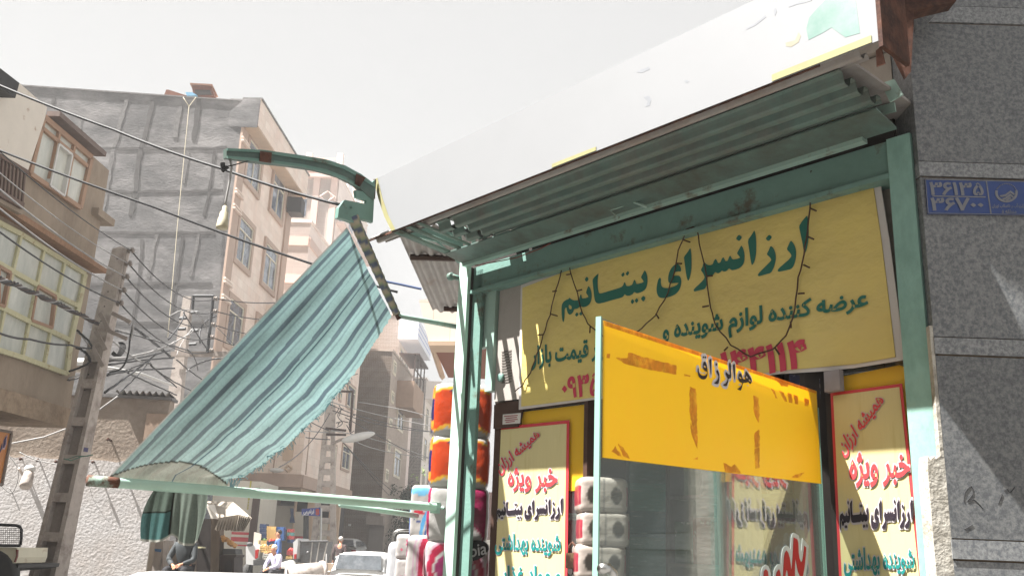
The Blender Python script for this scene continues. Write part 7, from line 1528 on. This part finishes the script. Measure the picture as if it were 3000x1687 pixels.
# walking man seen from behind
dW = 37; hp2 = P(858, 1352, dW); g = hp2.z - 1.72
t, X, rot = person('grey-haired man walking away in a brown jacket, carrying a white and a black bag', (hp2.x, dW, g), 6, stand(), mat('brown_jacket', c(72, 58, 58), .8), mat('dark_trousers', c(40, 38, 42), .8), m_hairw, face=True)
w = MB(); w.ell(X((-.27, .06, .62)), (.12, .07, .17), 10, 8); o = single('white_carrier_bag', w, m_white, 'white carrier bag in the walking man\'s left hand', 'bag', smooth=True)
w = MB(); w.ell(X((-.36, .1, .42)), (.22, .12, .22), 10, 8); single('black_carrier_bag', w, m_bump, 'black bag hanging by the walking man\'s leg', 'bag', smooth=True)
w = MB(); 
# seated man in a pale shirt
def seated(h=1.0, lean=.12): return {'pel': (0, 0, .5), 'waist': (0, .03, .64), 'chest': (0, lean, .86), 'neck': (0, lean + .05, 1.0), 'head': (0, lean + .1, 1.15), 'shl': (-.19, lean, .95), 'ell': (-.25, lean + .12, .68), 'wrl': (-.1, lean + .3, .6), 'shr': (.19, lean, .95), 'elr': (.26, lean + .12, .68), 'wrr': (.08, lean + .31, .58),
            'hpl': (-.11, .02, .48), 'knl': (-.17, .42, .5), 'anl': (-.16, .42, .1), 'tol': (-.17, .57, .05), 'hpr': (.11, .02, .48), 'knr': (.19, .42, .5), 'anr': (.18, .44, .1), 'tor': (.2, .6, .05)}
dS = 29; hp3 = Q(z5f, 708, 1185, dS); g3 = hp3.z - 1.15
person('white-haired man in a pale lilac shirt sitting with hands clasped by the pickup', (hp3.x + .05, dS, g3), 215, seated(), mat('lilac_shirt', c(196, 192, 212), .8), mat('dark_trousers', c(40, 38, 42), .8), m_hairw)
w = MB(); w.box(hp3.x - .2, hp3.x + .25, dS - .1, dS + .35, g3, g3 + .4); single('seat_crate', w, m_cb_, 'dark crate the white-haired man sits on', 'crate')
# standing man in blue behind him
dB = 31; hp4 = Q(z5f, 722, 1030, dB)
person('man in a blue jacket standing at the crates behind the seated man', (hp4.x, dB, hp4.z - 1.66), 250, stand(1.0, .05), mat('blue_jacket', c(64, 92, 142), .8), mat('navy_trousers', c(40, 46, 66), .8), m_haird)
# seated man in dark clothes in the stall
dD = 19.2; hp5 = P(473, 1345, dD)
person('man in dark clothes seated in the shade of the stall, hands on his lap', (hp5.x, dD, hp5.z - 1.15), 185, seated(lean=.05), mat('grey_green_shirt', c(56, 60, 62), .8), mat('black_trousers', c(24, 24, 28), .8), m_haird)
w = MB(); w.box(hp5.x - .22, hp5.x + .22, dD - .05, dD + .35, hp5.z - 1.15, hp5.z - .74); single('wooden_stool', w, m_oldf, 'pale stool under the seated man in dark clothes', 'stool')
# ================================================================== TREES
def tree(name, label, base, h, rad, n, m, trunk=.08, flat=1.0, seed=1):
    rnd = random.Random(seed); t = thing(name, label, 'tree', base); b = Vector(base); w = MB(); pts = [b, b + Vector((.05, 0, h*.4)), b + Vector((-.04, .05, h*.8))]; w.tube(pts, [trunk, trunk*.7, trunk*.3], 7)
    for k in range(7): a = rnd.uniform(0, 6.28); z0 = rnd.uniform(.3, .7)*h; w.tube([b + Vector((0, 0, z0)), b + Vector((math.cos(a)*rad*.6, math.sin(a)*rad*.6, z0 + h*.22))], [trunk*.4, trunk*.12], 5)
    part('trunk', w, m_brownwood, t, True); w = MB()
    cl = [(Vector((rnd.uniform(-1, 1)*rad, rnd.uniform(-1, 1)*rad, rnd.uniform(.15, .95)*h)), rnd.uniform(.25, .5)*rad) for _ in range(16)]
    for k in range(n):
        cc_, rr_ = cl[rnd.randrange(len(cl))]; d = Vector((rnd.gauss(0, 1), rnd.gauss(0, 1), rnd.gauss(0, 1))).normalized()*rr_*rnd.uniform(.5, 1.05); q = b + cc_ + d; s = rnd.uniform(.06, .13); u = Vector((rnd.gauss(0, 1), rnd.gauss(0, 1), rnd.gauss(0, 1))).normalized(); v = u.orthogonal().normalized()
        w.add([q - u*s, q + v*s*.5, q + u*s, q - v*s*.5], [(0, 1, 2, 3)])
    part('crown', w, m, t)
m_leafd = mat('dark_evergreen', (.035, .05, .03), .7, .4, 2); m_leafl = mat('pale_leaves', c(150, 170, 110), .7, .3, 2)
for i, (x, y, d, r_) in enumerate(((1015, 1215, 60, 1.5), (1040, 1222, 62, 1.6), (1072, 1232, 60, 1.7), (1098, 1245, 58, 1.5))):
    top_z = P(x, y, d).z; tree('evergreen', ('leftmost dark evergreen at the end of the street', 'second dark evergreen below the red-brown wall', 'third dark evergreen behind the tissue stack', 'rightmost dark evergreen beside the tissue stack')[i], (P(x, 1375, d).x, d, gz(d)), top_z - gz(d), r_, 1700, m_leafd, seed=i + 3)
q = P(1078, 1200, 50); tree('thin_tree', 'thin sparse tree with pale leaves above the evergreens', (q.x, 50, gz(50)), q.z - gz(50) + .6, .7, 260, m_leafl, .05, seed=11)
# trolley frame left of the bag
w = MB(); w.tube([P(x, y, 6.4) for x, y in ((987, 1449), (988, 1350), (993, 1338), (1004, 1333), (1045, 1333))], .009, 8); single('trolley_frame', w, m_chrome, 'bent bright tube of a hand trolley beside the plastic bag', 'trolley frame', smooth=True)

# ================================================================== HAZE
w = MB(); w.box(-75, 60, -32, 150, -1, 42)
m_hz = bpy.data.materials.new('haze_air'); m_hz.use_nodes = True; N_ = m_hz.node_tree.nodes; N_.remove(N_['Principled BSDF'])
pv = N_.new('ShaderNodeVolumePrincipled'); pv.inputs['Color'].default_value = (.95, .95, .95, 1); pv.inputs['Density'].default_value = .0016; pv.inputs['Anisotropy'].default_value = .2
m_hz.node_tree.links.new(pv.outputs[0], N_['Material Output'].inputs['Volume'])
tag(part('haze', w, m_hz), kind='stuff')
